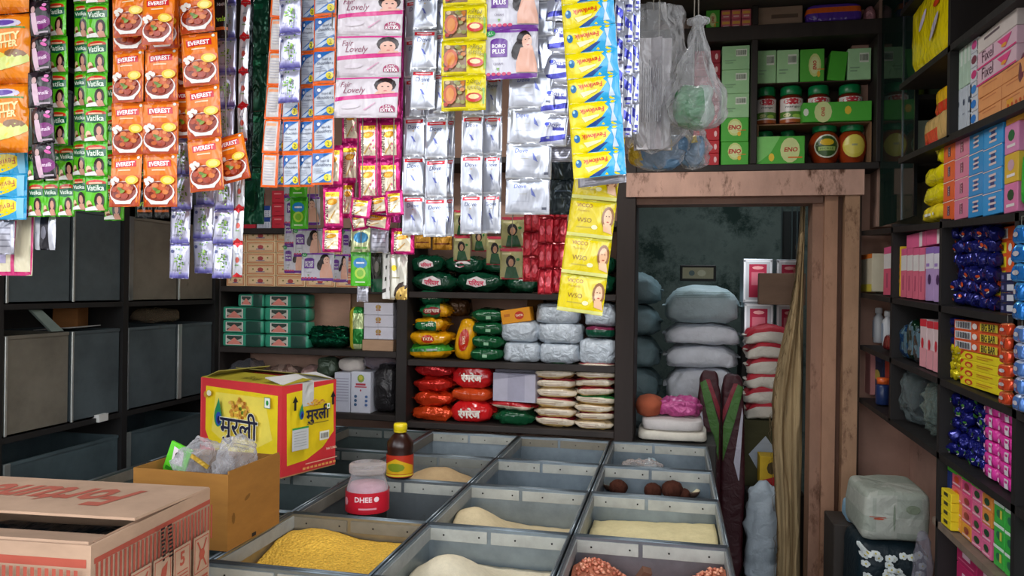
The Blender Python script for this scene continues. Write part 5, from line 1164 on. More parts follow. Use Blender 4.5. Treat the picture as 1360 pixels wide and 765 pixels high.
for i in range(60):
    z = -R2.uniform(.1, 1.8); x0 = .05-jw(int(-z/1.88*m)); q.tube([(x0+.01, -.01, z), (x0-R2.uniform(.0, .02), -.02, z-.03), (x0-R2.uniform(-.01, .015), -.02, z-.09)], .0008, '#8a7458', n=3)
q.build('loose_fibres', t)['kind'] = 'stuff'

# ================================================================== THINGS ON THE COUNTER
def carton_frame(N3, R3, wl, h, right=True):
    """box whose near top corner is N3 and right far top corner R3; the front side runs left from N3 for wl"""
    e1 = Vector((R3.x-N3.x, R3.y-N3.y, 0)); ln_ = e1.length; e1.normalize(); e2 = Vector((-e1.y, e1.x, 0))
    return e1, e2, ln_
def oriented(N3, R3, wl, h):
    e1, e2, l1 = carton_frame(N3, R3, wl, h); c = Vector((N3.x, N3.y, 0))+e1*l1/2+e2*wl/2
    # local x = -e2 (right), local y = e1 (away)
    return c, math.atan2(-e2.y, -e2.x), wl, l1
ZR = ZT+.006
# yellow carton with Hindi lettering
N3 = PZ(373, 636, ZR); R3 = PZ(445, 617, ZR); L3 = PZ(262, 596, ZR)
c, rz, wl, l1 = oriented(N3, R3, .45, .34)
t = thing('printed_carton', 'yellow and red carton with Hindi lettering standing on the bins', 'carton', (c.x, c.y, ZR), rz)
h = PY(373, 513, N3.y).z-ZR; b = B('carton'); th = .004; w, d = wl, l1
b.box(-w/2, w/2, -d/2, d/2, 0, th, '#b88a5a')
b.box(-w/2, w/2, -d/2, -d/2+th, th, h, '#d8363c'); b.box(-w/2, w/2, d/2-th, d/2, th, h, '#d8363c'); b.box(-w/2, -w/2+th, -d/2+th, d/2-th, th, h, '#d8363c'); b.box(w/2-th, w/2, -d/2+th, d/2-th, th, h, '#d8363c')
def peacock(p, cu, cv, k):
    a = p.w/p.h; p.ell(cu, cv, .05*k, .085*k*a, '#2a8a5a', 12); p.poly([(cu-.04*k, cv-.05*k*a), (cu+.01*k, cv-.16*k*a), (cu+.04*k, cv-.04*k*a)], '#2a8a5a'); p.ell(cu+.008*k, cv+.015*k*a, .036*k, .06*k*a, '#2c4fa8', 10); p.ell(cu+.012*k, cv+.025*k*a, .02*k, .035*k*a, '#1c1c50', 9)
def chana(p, cu, cv, ru, rv, sd=1):
    R2 = random.Random(sd)
    for i in range(44):
        a = R2.random()*2*pi; r = R2.random()**.5; p.ell(cu+cos(a)*r*ru, cv+sin(a)*r*rv, ru*.16, rv*.2, R2.choice(['#d89a3a', '#e8b45a', '#b8742a', '#e0a83a', '#6a8a2a' if a < 1 else '#d89a3a']), 6)
p = faces(b, w, d, h, 'front', 'carton'); p.l = .0006
p.rect(0, 0, .02, 1, '#e2494c'); p.poly([(.07, .09), (.955, .11), (.955, .9), (.78, .97), (.3, .93), (.12, .72), (.07, .6)], '#f0d21e'); p.poly([(.2, .15), (.8, .15), (.9, .6), (.5, .85), (.15, .6)], '#f4de5a')
chana(p, .5, .3, .12, .11); peacock(p, .27, .42, 1.0); p.text('मुरली', .53, .52, '#f6f0d0', width=.47, bold=.04); p.text('मुरली', .53, .52, '#23233c', width=.46, bold=.015); p.rect(.36, .68, .74, .69, '#6a5a20'); p.rect(.44, .72, .66, .73, '#6a5a20')
p.rect(.84, .13, .91, .25, '#f4f4ea'); p.frame(.84, .13, .91, .25, .002, '#2a7a3c'); p.ell(.875, .19, .016, .03, '#2a9a3c', 9); p.ell(.12, .18, .03, .04, '#c8962a', 8); p.ell(.16, .16, .03, .035, '#f0e6c8', 8)
p = faces(b, w, d, h, 'right', 'carton'); p.l = .0006
p.poly([(.08, .09), (.94, .04), (.96, .6), (.75, .76), (.45, .86), (.1, .88)], '#efd01c'); chana(p, .6, .23, .15, .035, 2); peacock(p, .3, .33, .9); p.text('मुरली', .6, .36, '#23233c', width=.44, bold=.03); p.rect(.4, .45, .8, .46, '#8a7420')
for u in (.18, .88): p.rect(u-.02, .17, u+.02, .28, '#1c1c1c'); p.poly([(u-.05, .19), (u, .12), (u+.05, .19)], '#1c1c1c')
p.rect(.13, .48, .42, .72, '#cfd0cf'); p.rect(.13, .47, .42, .49, '#3a9a4a')
for i in range(6): p.rect(.16, .52+i*.03, .38, .526+i*.03, '#9aa0a0')
p.rect(.62, .56, .8, .66, '#e8e6d8'); [p.rect(.64+.018*i, .58, .648+.018*i, .64, '#3a3a34') for i in range(8)]; p.rect(.74, .27-.02, .8, .31, '#f0f0e0'); p.ell(.77, .28, .015, .015, '#2a9a3c', 8)
p.text('NATUREL', .84, .77, '#f2d8b8', width=.2, bold=.02); p.rect(.35, .88, .95, .89, '#f0b89a'); [p.rect(.3+.07*i, .92, .35+.07*i, .945, '#f0a85a') for i in range(9)]
b.build('carton_body', t)
b = B('carton'); b.box(-.055, .055, -d/2-.0, d/2, 0, 0, '#d4d2cc') if False else None
b.X = Matrix.Translation((w/2+.0022, -.012, h)) ; b.box(-.0006, .0006, -.028, .028, -.085, .0, '#c9c9c4', 'film'); b.box(-.03, .0006, -.028, .028, -.0, .0012, '#c9c9c4', 'film'); b.X = None; b.build('tape', t)
def flap(b, hinge_a, hinge_b, length, ang, outdir, cin, cout, th=.003, skew=0.):
    a, c2 = Vector(hinge_a), Vector(hinge_b); o = Vector(outdir).normalized()*cos(ang)+Vector((0, 0, sin(ang)))
    n = (c2-a).cross(o).normalized()*th; e_ = (c2-a)*skew
    b.slab([a, c2, c2+o*length-e_, a+o*length+e_], n, cout)
    return a, c2, o
b = B('cardboard'); flap(b, (-w/2, -d/2+.003, h), (w/2, -d/2+.003, h), d*.52, radians(4), (0, 1, 0), None, '#a89a2c'); p = flat(b, Vector((-w*.2, -d/2+.003, h+.005)), Vector((1, 0, 0)), Vector((0, 1, .07)).normalized(), .2, .1, 'cardboard'); p.text('मुरली', .5, .5, '#6a6220', width=.5); b.build('flap', t, label='yellow flap with faint lettering')
b = B('cardboard'); flap(b, (w/2-.003, -d/2+.01, h), (w/2-.003, d/2-.01, h), .1, radians(12), (-1, 0, 0), None, '#c8c6c4'); b.build('flap', t)
b = B('cardboard'); flap(b, (-w/2+.003, -d/2+.01, h), (-w/2+.003, d/2-.01, h), .09, radians(20), (1, 0, 0), None, '#9a9048'); b.build('flap', t)
b = B('cardboard'); flap(b, (-w/2, d/2-.003, h), (w/2, d/2-.003, h), d*.4, radians(14), (0, -1, 0), None, '#8a8244'); b.build('flap', t)
# brown open carton
zo = 1.005; N3 = PZ(303, 631, zo); R3 = PZ(372, 604, zo); c, rz, wl, l1 = oriented(N3, R3, (PZ(180, 620, zo)-N3).length, .2)
t = thing('open_carton', 'brown open cardboard carton full of crumpled clear bags', 'carton', (c.x, c.y, ZR), rz); h = zo-ZR; w, d = wl, l1; b = B('cardboard'); K = '#9c6c32'
b.box(-w/2, w/2, -d/2, d/2, 0, .004, K); b.box(-w/2, w/2, -d/2, -d/2+.004, .004, h, K); b.box(-w/2, w/2, d/2-.004, d/2, .004, h, K); b.box(-w/2, -w/2+.004, -d/2+.004, d/2-.004, .004, h, K); b.box(w/2-.004, w/2, -d/2+.004, d/2-.004, .004, h+.008, K)
p = faces(b, w, d, h, 'right', 'cardboard'); p.l = .0006; p.ell(.35, .4, .06, .03, '#7a5424', 7, rot=-.4); p.ell(.1, .6, .03, .08, '#7a5424', 7); p.rect(.44, .93, .52, .98, '#2a2420')
b.build('carton_body', t)
L0 = Vector((c.x, c.y, ZR))
def at_local(x, y, z): return L0+Matrix.Rotation(rz, 3, 'Z') @ Vector((x, y, z))
for k, (x, y, z, ww, dd, hh, l) in enumerate(((-w*.07, -.005, .03, w*.42, d*.8, .225, 'left puff of crumpled clear plastic in the brown carton'), (w*.26, .015, .03, w*.3, d*.7, .235, 'right puff of crumpled clear plastic in the brown carton'))):
    b = B('polythene'); b.blob(ww, dd, hh, '#e6e3e6', e=.8, wr=.02, ws=14, seed=300+k, nu=48, nv=30); b.build('clear_bag', label=l, cat='plastic bag', loc=at_local(x, y, z), rot=rz)
b = B('film'); b.box(-.035, .035, -.004, .004, 0, .1, '#5fc82e', ch=.001); p = faces(b, .07, .008, .1, 'front', 'film'); p.poly([(.2, .1), (.7, .15), (.8, .55), (.3, .6)], '#e8d8dc'); p.ell(.45, .3, .1, .08, '#3a1a20', 9); p.rect(.1, .7, .9, .8, '#2c8a1c')
b.build('green_sachet', label='bright green sachet poking out of the brown carton beside the clear plastic', cat='sachet', loc=at_local(-w*.4, -.01, .145), rot=(.0, .35, rz))
b = B('film'); b.box(-.035, .035, -.004, .004, 0, .09, '#4fb82a', ch=.001); p = faces(b, .07, .008, .09, 'front', 'film'); p.rect(.15, .2, .85, .4, '#e8e6d8'); p.rect(.1, .6, .7, .7, '#2c8a1c')
b.build('green_sachet', label='green sachet lying lowest at the left inside the brown carton', cat='sachet', loc=at_local(-w*.36, -.035, .1), rot=(.3, .9, rz))
b = B('foil'); b.box(-.03, .03, -.003, .003, -.005, .005, '#c8a23a'); b.build('gold_wrapper', label='thin gold foil wrapper on the clear plastic in the brown carton', cat='wrapper', loc=at_local(w*.08, -d*.3, .215), rot=(0, .5, rz))
# tan striped carton in front
zo = 1.05; N3 = PZ(121, 725, zo); R3 = PZ(279, 648, zo); c, rz, wl, l1 = oriented(N3, R3, .56, .25)
t = thing('striped_carton', 'tan open carton with red stripes and a red word on its flap', 'carton', (c.x, c.y, ZR), rz); h = zo-ZR; w, d = wl, l1; b = B('cardboard'); K = '#b3937a'
b.box(-w/2, w/2, -d/2, d/2, 0, .004, K); b.box(-w/2, w/2, -d/2, -d/2+.005, .004, h, K); b.box(-w/2, w/2, d/2-.005, d/2, .004, h, K); b.box(-w/2, -w/2+.005, -d/2+.005, d/2-.005, .004, h, K); b.box(w/2-.005, w/2, -d/2+.005, d/2-.005, .004, h, K)
RS = '#a8503f'
p = faces(b, w, d, h, 'front', 'cardboard'); p.l = .0005; p.rect(.0, .1, .985, .16, RS)
nS = 40
for i in range(nS): u = .985*(i/nS); p.rect(u, .16, u+.5/nS, 1, RS)
p = faces(b, w, d, h, 'right', 'cardboard'); p.l = .0005; p.rect(.02, .1, 1, .14, RS)
for i in range(30): u = .03+.97*i/30; p.rect(u, .14, u+.5/30, .14+.3, RS)
for k, u in enumerate((.26, .43, .6, .78)):
    p.rect(u-.01, .34, u+.15, .76, K); p.frame(u, .36, u+.14, .66, .0022, RS)
    if k == 2: p.text('5', u+.07, .45, RS, height=.12, bold=.03); [p.rect(u+.02, .55+.03*q_, u+.12, .56+.03*q_, RS) for q_ in range(3)]
    elif k in (0, 3): p.poly([(u+.02, .39), (u+.035, .39), (u+.125, .63), (u+.11, .63)], RS); p.poly([(u+.11, .39), (u+.125, .39), (u+.035, .63), (u+.02, .63)], RS); p.ell(u+.07, .51, .03, .05, RS, 8)
    else: p.poly([(u+.03, .6), (u+.06, .44), (u+.11, .4), (u+.1, .5), (u+.07, .6)], RS)
    p.rect(u+.01, .7, u+.13, .72, RS)
p.poly([(.84, .82), (.9, .72), (.96, .82), (.9, .95)], RS)
for k in range(9): p.rect(.455, .1+.03*k, .49-.008*(k % 3), .118+.03*k, '#241a18'); p.rect(.51+.006*(k % 2), .1+.03*k, .55, .116+.03*k, '#241a18')
b.build('carton_body', t)
b = B('cardboard'); a_, c_, o__ = flap(b, (-w/2, d/2-.004, h+.003), (w/2, d/2-.004, h+.003), d*.68, radians(2), (0, -1, 0), None, '#b8987f', th=.005)
# word printed on the flap, read from the far side
n_ = Vector((0, 0, 1)); ca_, sa_ = cos(radians(2)), sin(radians(2)); p = flat(b, Vector((w/2, d/2-.004-d*.68*ca_, h+.0036+d*.68*sa_)), Vector((-1, 0, 0)), Vector((0, ca_, -sa_)), w, d*.68, 'cardboard'); p.text('Fortune', .5, .5, '#b4604e', width=.6, shear=.25, bold=.03, sy=1.7)
b.build('flap', t, label='large back flap with the red word')
b = B('cardboard'); flap(b, (-w/2, -d/2+.006, h-.001), (w/2-.01, -d/2+.006, h-.001), d*.27, radians(-12), (0, 1, 0), None, '#b8987f', th=.005); b.build('flap', t, label='front flap bent down inside')
b = B('cardboard'); flap(b, (w/2-.006, -d/2+.02, h), (w/2-.006, d/2-.02, h), .05, radians(-55), (-1, 0, 0), None, '#9c7d66', th=.004); b.build('flap', t)
b = B('wrinkled'); b.blob(w*.9, d*.86, .17, '#142430', e=.4, wr=.012, seed=7); b.build('dark_shade_filler', label='dark blue filling that stands in for the shade inside the striped carton', cat='pouch', loc=Vector((c.x, c.y, ZR+.006)), rot=rz)  # enlarged dark filling, its colour stands in for shade inside the carton
# oil bottle
P0 = PZ(531, 633, ZR); Hh = PY(531, 562, P0.y).z-ZR; t = thing('oil_bottle', 'dark glass oil bottle with yellow cap standing between the bins', 'bottle', (P0.x, P0.y, ZR)); H = Hh
q = B('plastic'); r = .048; q.lathe([(r*.9, 0), (r, .006), (r, H*.42), (r*.97, H*.48), (r, H*.56), (r*.98, H*.66), (r*.55, H*.8), (r*.38, H*.84), (r*.38, H*.88)], 28, '#2a1008', warp=lambda a, z: 1+(.02*sin(10*a) if H*.5 < z < H*.75 else 0)); q.build('bottle_body', t)
q = B('plastic'); q.lathe([(r*.44, H*.86), (r*.52, H*.87), (r*.52, H*.97), (r*.47, H)], 18, '#e0c81a', warp=lambda a, z: 1+.03*sin(18*a)); q.lathe([(r*.5, H*.84), (r*.5, H*.865)], 18, '#d0b818'); q.build('cap', t)
q = B('glosscarton'); fn = lambda u, v, l: Vector(((r+.0012+l)*sin((u-.5)*5), -(r+.0012+l)*cos((u-.5)*5), H*(.44-.4*v))); p = Print(q, fn, r*5, H*.4, 'glosscarton', True, .0004, cell=.012)
p.rect(0, 0, 1, 1, '#b8321c'); p.poly([(.2, .6), (.5, .15), (.8, .5), (.8, .85), (.2, .85)], '#d8a81c'); p.ell(.5, .55, .14, .2, '#7a8a1c', 10); p.rect(.2, .88, .8, .96, '#e2cc3a'); q.build('label', t)
# plastic jar in the dark bin
zj = bn[2, 3][0].location.z+.0065; P0 = PZ(488, 679, .62); Pj = Vector((PZ(488, 660, .7).x, 2.32, 0)); bx = bn[2, 3][0].location
t = thing('plastic_jar', 'clear plastic jar with red label standing in a dark bin', 'jar', (0, 0, 0))
Yj = 2.36; zb = ZT-.03; pj = PY(488, 660, Yj); H = PY(488, 615, Yj).z-zb; Wj = (PY(514, 650, Yj).x-PY(461, 650, Yj).x)/2
t.location = (pj.x, Yj, zb)
q = B('clearplastic'); q.lathe([(Wj*.9, 0), (Wj, .006), (Wj, H*.42), (Wj*.97, H*.5), (Wj*.86, H*.64), (Wj*.78, H*.74), (Wj*.78, H*.8)], 30, '#dcdce0', cap=False); q.build('jar_body', t)
q = B('clearplastic'); q.lathe([(Wj*.86, H*.82), (Wj*.87, H*.83), (Wj*.87, H*.98), (Wj*.82, H)], 30, '#e9dcd8', warp=lambda a, z: 1+.012*sin(30*a)); q.build('lid', t)
q = B('woven'); q.lathe([(Wj*.86, .004), (Wj*.95, .01), (Wj*.95, H*.5), (Wj*.85, H*.57), (.001, H*.6)], 24, '#d9a8b4'); q.build('contents', t)
q = B('glosscarton'); fn = lambda u, v, l: Vector(((Wj+.0015+l)*sin((u-.5)*5), -(Wj+.0015+l)*cos((u-.5)*5), H*(.46-.44*v))); p = Print(q, fn, Wj*5, H*.44, 'glosscarton', True, .0004, cell=.012)
p.rect(0, 0, 1, 1, '#c81f30'); p.text('DHEE', .54, .3, '#f2d8d8', width=.16, bold=.03); p.ell(.66, .3, .025, .13, '#f2d8d8', 9); p.ell(.35, .45, .03, .2, '#e8a0a8', 8); p.rect(.5, .7, .66, .78, '#e8a0a8'); q.build('label', t)
b = B('cardboard'); hb = zb-bx.z-.0065
b.box(-.05, .05, -.05, .05, 0, hb, '#2f2d2c', ch=.004); b.build('dark_carton', label='dark carton inside the bin under the plastic jar', cat='carton', loc=(pj.x, Yj+.0, bx.z+.0065)) if hb > .02 else None
# sheet covering the rest of that bin
# coconuts and bag in right column
bz = bn[4, 4][0].location; bw, bd, bh = bn[4, 4][1:]
def onbin(px, py, z): return PZ(px, py, z)
b = B('cardboard'); b.box(-bw/2+.002, bw/2-.002, -bd/2+.002, bd/2-.002, 0, .04, '#5f6a72', ch=.003); b.build('low_box', label='flat bluish box filling the bin under the coconuts', cat='box', loc=(bz.x, bz.y, bz.z+.0065))
zf = bz.z+.048
for k, (px, py, r_, l) in enumerate(((893, 645, .042, 'largest dark brown coconut half, right of the crumpled bag'), (907, 648, .026, 'small brown coconut piece between the large one and the pale shell'), (868, 646, .034, 'dark coconut under the crumpled bag'), (826, 634, .036, 'dark brown coconut at the left of the crumpled bag'))):
    P0 = PZ(px, py+6, zf); b = B('fibre'); b.blob(r_*2, r_*2, r_*1.7, '#4a2a20', e=1, wr=.003, ws=30, seed=k); b.build('coconut', label=l, cat='coconut', loc=(P0.x, min(P0.y, bz.y+bd/2-.06), zf))
for k, (px, py, l) in enumerate(((917, 657, 'pale open coconut shell at the right of the bin'), (812, 648, 'pale open coconut shell at the left of the bin'))):
    P0 = PZ(px, py+4, zf); b = B('woven'); b.lathe([(.004, 0), (.024, .006), (.034, .02), (.036, .03), (.032, .029), (.022, .012), (.002, .008)], 20, lambda i: '#4a3428' if i < 3 else '#cfc4a4'); b.build('coconut_shell', label=l, cat='coconut', loc=(P0.x, P0.y, zf))
P0 = PZ(852, 642, zf); b = B('polythene'); b.blob(.17, .13, .09, '#dccfc8', e=.75, wr=.016, ws=18, seed=5, nu=44, nv=26); b.build('crumpled_bag', label='crumpled clear plastic bag with brown contents beside the coconuts', cat='plastic bag', loc=(P0.x, P0.y+.02, zf))
b = B('wrinkled'); b.blob(.1, .08, .055, '#8a6450', e=.8, wr=.01, ws=22, seed=6); b.build('brown_nuts', label='brown nuts inside the crumpled clear bag', cat='nuts', loc=(P0.x, P0.y+.02, zf), kind='stuff')
# knotted rag in the bin behind
bz5 = bn[4, 5][0].location; P0 = PZ(868, 618, .68); b = B('wrinkled'); b.blob(.06, .04, .1, '#9ab0b8', e=.9, wr=.014, ws=26, seed=8); b.build('plastic_twist', label='small twisted piece of clear plastic in the bin before the white towels', cat='plastic', loc=(P0.x, bz5.y+.04, .678))
b = B('cardboard'); b.box(-.19, .19, -.2, .2, 0, .012, '#5c676c', ch=.003); b.build('low_box', label='flat dark box filling the bin before the white towels', cat='box', loc=(bz5.x, bz5.y, bz5.z+.0065))
# ---- odds and ends in the left rack
def leftitem(px, py, Xp=-2.45): return PX(px, py, Xp)
P0 = leftitem(245, 428, -2.5); z = 1.322
t_ = B('polythene'); t_.blob(.26, .16, .07, '#c0aa8c', e=.7, wr=.014, ws=16, seed=31, nu=40, nv=20); t_.build('wrapped_bundle', label='beige bundle in crumpled clear plastic lying on the far bin drawers', cat='bundle', loc=(-2.5, 3.35, 1.306), rot=pi/2)
t_ = B('cardboard'); t_.box(-.05, .05, -.05, .05, 0, .085, '#8a5c34', ch=.002); t_.build('brown_box', label='small brown box lying between the drawer rows beside the post', cat='box', loc=(-2.5, 2.8, 1.306), rot=.3)
t_ = B('carton'); t_.slab([(-.08, -.1, 0), (.08, -.1, .012), (.08, .1, .012), (-.08, .1, 0)], (0, 0, .003), '#9a9a98'); t_.build('paper_sheets', label='loose grey paper sheets on the drawers left of the post', cat='paper', loc=(-2.44, 2.72, 1.304), rot=.2)
t_ = B('wrinkled'); t_.blob(.05, .06, .035, '#c0b4c0', e=.8, wr=.008, seed=3); t_.build('crumpled_wrapper', label='small crumpled pink and white wrapper by the rack post', cat='wrapper', loc=(-2.39, 2.965, 1.306))
t_ = B('cloth'); t_.slab([(0, -.03, .085), (0, .02, .085), (0, .13, .0), (0, .07, .0)], (.012, 0, .0), '#6a7670'); t_.build('rag', label='grey rag hanging over the drawers near the left edge', cat='cloth', loc=(-2.345, 2.45, 1.308))
t_ = B('carton'); t_.box(-.05, .05, -.03, .03, 0, .03, '#c4c4c0', ch=.001); t_.build('white_box', label='small white box in the gap above the lowest drawers', cat='box', loc=(-2.36, 2.77, .922), rot=.1)
t_ = B('cardboard'); t_.blob(.14, .09, .05, '#9a6440', e=.7, wr=.01, seed=3); t_.build('brown_pouch', label='brown pouch in the gap above the lowest drawers beside the post', cat='pouch', loc=(-2.42, 2.66, .922))
# ================================================================== GOODS ON THE RIGHT-HAND RACK
def rbox(x0, x1, yt, yb, d, label, cat, col, prints=None, board=None, z=None, X=.825, name=None, mat='carton', h=None, tw=0., group=None):
    s = slotR(x0, x1, yt, yb, X=X, z=z, board=board)
    if h: s['h'] = h
    return carton(s, d, name or cat.replace(' ', '_'), label, cat, col, prints, mat=mat, tw=tw, group=group, ch=.0015)
def rbag(x0, x1, yt, yb, d, label, cat, col, board=None, z=None, X=.825, name=None, h=None, **k):
    s = slotR(x0, x1, yt, yb, X=X, z=z, board=board)
    if h: s['h'] = h
    return bag(s, d, name or cat.replace(' ', '_'), label, cat, col, **k)
def bars(c, n=3, u0=.12, u1=.88): return lambda p: [p.rect(u0, .2+.6*i/n, u1, .2+.6*i/n+.08, c) for i in range(n)]
# top: pale packet on the highest board, yellow pouches behind glass
rbox(1286, 1345, 0, 30, .1, 'pale yellow-green packet with dark print on the highest board of the right rack', 'packet', '#c3c578', {'front': lambda p: [p.ell(.3+.1*(i % 4), .3+.15*(i//4), .04, .05, '#4a2a2a', 7) for i in range(8)]}, board='b0', h=.16)
rbag(1271, 1284, 20, 60, .1, 'brown pouch beside the pale yellow-green packet', 'pouch', '#8a5a48', board='b0', h=.1, seed=2, mat='wrinkled')
rbag(1206, 1262, 0, 95, .12, 'large bright yellow noodle pouch high on the right rack', 'pouch', '#e6d20e', board='b1', X=.82, h=.265, e=.4, wr=.012, ws=9, seed=4, prn=lambda p: (p.ell(.4, .35, .12, .06, '#dcd0e6', 9, rot=-.6), p.ell(.75, .3, .08, .05, '#d8481c', 8), p.ell(.7, .6, .14, .06, '#c8c0d0', 9, rot=-.7)))
rbag(1174, 1190, 20, 110, .12, 'yellow pouch seen dimly through the glass beside the big yellow one', 'pouch', '#c8bc2a', z=2.24, X=.9, h=.26, e=.4, wr=.012, seed=5)
# fixel boxes and soaps between b1 and b2
def fix(p): p.rect(0, .9, 1, 1, '#d8327a'); p.text('Fixel', .3, .4, '#5a3a4a', width=.3); p.poly([(.55, .15), (.9, .15), (.75, .8)], '#e04a8a'); p.ell(.72, .6, .07, .12, '#e8a03a', 7)
for r in range(3):
    rbox(1298, 1350, 30, 60, .14, f'white and pink cream box above the plain orange boxes, {o_(2-r, 3)}', 'cream box', ['#d9b9c6', '#dcb8c8', '#d6ccc8'][r], {'front': fix, 'left': fix} if r < 2 else {'front': lambda p: p.rect(.2, .3, .6, .45, '#6a5a60')}, z=RB['b2'](2.2)+.001+.11+.046*r, h=.045, group='white and pink cream boxes')
for r in range(3):
    for c in range(2):
        rbox((1300, 1331)[c], (1330, 1362)[c], 80, 100, .14, f'plain orange soap box below the pink ones, {("left", "right")[c]} column, {o_(2-r, 3)}', 'soap box', '#e09a62', {'front': bars('#c8784a', 1, .2, .8)}, z=RB['b2'](2.1)+.004+.0365*r, h=.0355, group='plain orange soap boxes', tw=R.uniform(-.02, .02))
for r in range(6):
    rbox(1289, 1299, 60, 80, .14, f'narrow white box with coloured spot left of the orange soap, {o_(5-r, 6)}', 'box end', '#c9ccd4', {'front': lambda p, c=['#2a78c8', '#2a78c8', '#3a80c8', '#c83a78', '#7a3a4a', '#c84a88'][r]: p.ell(.5, .5, .35, .3, c, 9)}, z=RB['b2'](2.38)+.001+.042*r, h=.041, name='white_box', group='white box ends with spots')
for c in range(5):
    rbox(1265+5*c, 1269.6+5*c, 62, 110, .13, f'thin pale green box standing upright beside the white box ends, {("leftmost", "second", "third", "fourth", "rightmost")[c]}', 'thin box', '#a9c2b0', {'front': lambda p: p.rect(.2, .1, .8, .5, '#c8d6cc')}, z=RB['b2'](2.45)+.13, h=.13, group='thin pale green boxes')
for c in range(4):
    rbox(1263+7*c, 1269.4+7*c, 115, 160, .13, f'pale blue and white upright box under the thin green ones, {("leftmost", "second", "third", "rightmost")[c]}', 'box', '#b6bfca', {'front': lambda p: (p.ell(.5, .35, .2, .08, '#3a4458', 8), p.rect(.3, .6, .7, .64, '#8a94a4'))}, board='b2', h=.127, group='pale blue upright boxes')
rbag(1350, 1364, 50, 140, .12, 'dark pinkish packet at the extreme right beside the cream boxes', 'packet', '#7a4050', board='b2', h=.14, seed=9)
rbag(1222, 1258, 152, 188, .1, 'red and yellow packet lying on the board left of the pale blue boxes', 'packet', lambda x, y, z: '#d23a2a' if x < .2 and z < .3 else '#c9a468', board='b2', h=.1, seed=10, e=.5)
rbag(1240, 1258, 112, 150, .06, 'small yellow and red packet leaning on the wall above the red one', 'packet', lambda x, y, z: '#e0b01c' if z > -.1 else '#c8371e', z=RB['b2'](2.6)+.105, h=.1, seed=11, X=.86)
rbox(1196, 1216, 140, 188, .1, 'white and green box behind the tinted glass', 'box', '#a8b4a8', {'front': lambda p: p.rect(0, .5, 1, 1, '#4f9a48')}, X=.9, z=1.995, h=.17)
b = B('wood'); b.box(.87, 1.03, 3.1, 3.58, 1.975, 1.994, '#22201f'); b.box(.87, 1.03, 3.1, 3.58, 2.22, 2.239, '#22201f'); b.build('glass_shelf', label='short dark double shelf behind the tinted glass', cat='shelf')
# b3: yellow pouches, orange, pink, blue boxes
for i, (x0, x1, y0, y1) in enumerate(((1219, 1253, 262, 284), (1220, 1253, 243, 264), (1222, 1253, 222, 245), (1238, 1254, 202, 222))):
    rbag(x0, x1, y0, y1, .14, 'bright yellow crumpled pouch left of the orange boxes, '+o_(3-i, 4), 'pouch', '#dfd30f' if i else '#e2cc2a', z=RB['b3'](2.7)+.001+.062*i, h=.066, seed=20+i, e=.65, wr=.012, ws=16, group='yellow crumpled pouches', prn=(lambda p: p.rect(.3, .5, .7, .65, '#f0f0e0')) if i == 0 else None)
def side(tx, c): return lambda p: p.text(tx, .5, .5, c, width=.34 if p.w > p.h else .8, rot=pi/2, mw=.8)
spec = [(1253.5, 1268, '#e2622e', 'LUX', '#4a2a4a', 'orange'), (1268.5, 1286.5, '#d87f9e', 'LUX', '#8a3a5a', 'pink'), (1287, 1306, '#2f8fd0', 'lll', '#283a7a', 'blue'), (1306.5, 1331, '#3a9adc', 'lll', '#283a7a', 'sky blue')]
for c, (x0, x1, col, tx, tc, cn) in enumerate(spec):
    for r in range(4):
        rbox(x0, x1, 200, 220, .13, f'{cn} soap carton in the wall of coloured cartons, {o_(3-r, 4)}', 'soap carton', col, {'front': lambda p, tx=tx, tc=tc: (p.rect(.4, .25, .62, .75, tc), p.text(tx, .51, .5, '#e0c8c8', width=.3, rot=pi/2, mw=.5), p.rect(0, 0, 1, .04, '#f0d8d0'))}, z=RB['b3']((2.55, 2.45, 2.35, 2.25)[c])+.002+.0605*r, h=.0595, group=f'{cn} soap cartons', mat='glosscarton', tw=R.uniform(-.015, .015))
for r, (col, c2) in enumerate((('#d87aa8', '#2c4a2c'), ('#d9b23c', '#c8a0b0'), ('#d98ab8', '#2c6a3c'))):
    rbox(1334, 1352, 200, 250, .13, ['pink soap packet with green leaf, lowest right of the blue cartons', 'yellow soap packet between two pink ones right of the blue cartons', 'pink and green soap packet above the yellow one'][r], 'soap packet', col, {'front': lambda p, c2=c2: (p.ell(.5, .4, .25, .2, c2, 8), p.rect(.2, .7, .8, .8, '#e8e0e0'))}, z=RB['b3'](2.11)+.003+.075*r, h=.074)
rbox(1336, 1364, 142, 176, .13, 'orange dotted soap packet lying on top of the narrow stack', 'soap packet', '#e0a23a', {'front': lambda p: [p.ell(.1+.2*(i % 5), .3+.4*(i//5), .05, .08, '#c8502a', 6) for i in range(10)]}, z=RB['b3'](2.05)+.23, h=.07)
rbag(1353, 1366, 220, 262, .12, 'bright green packet at the right edge beside the pink and yellow soap', 'packet', '#2fae3a', board='b3', h=.16, seed=15)
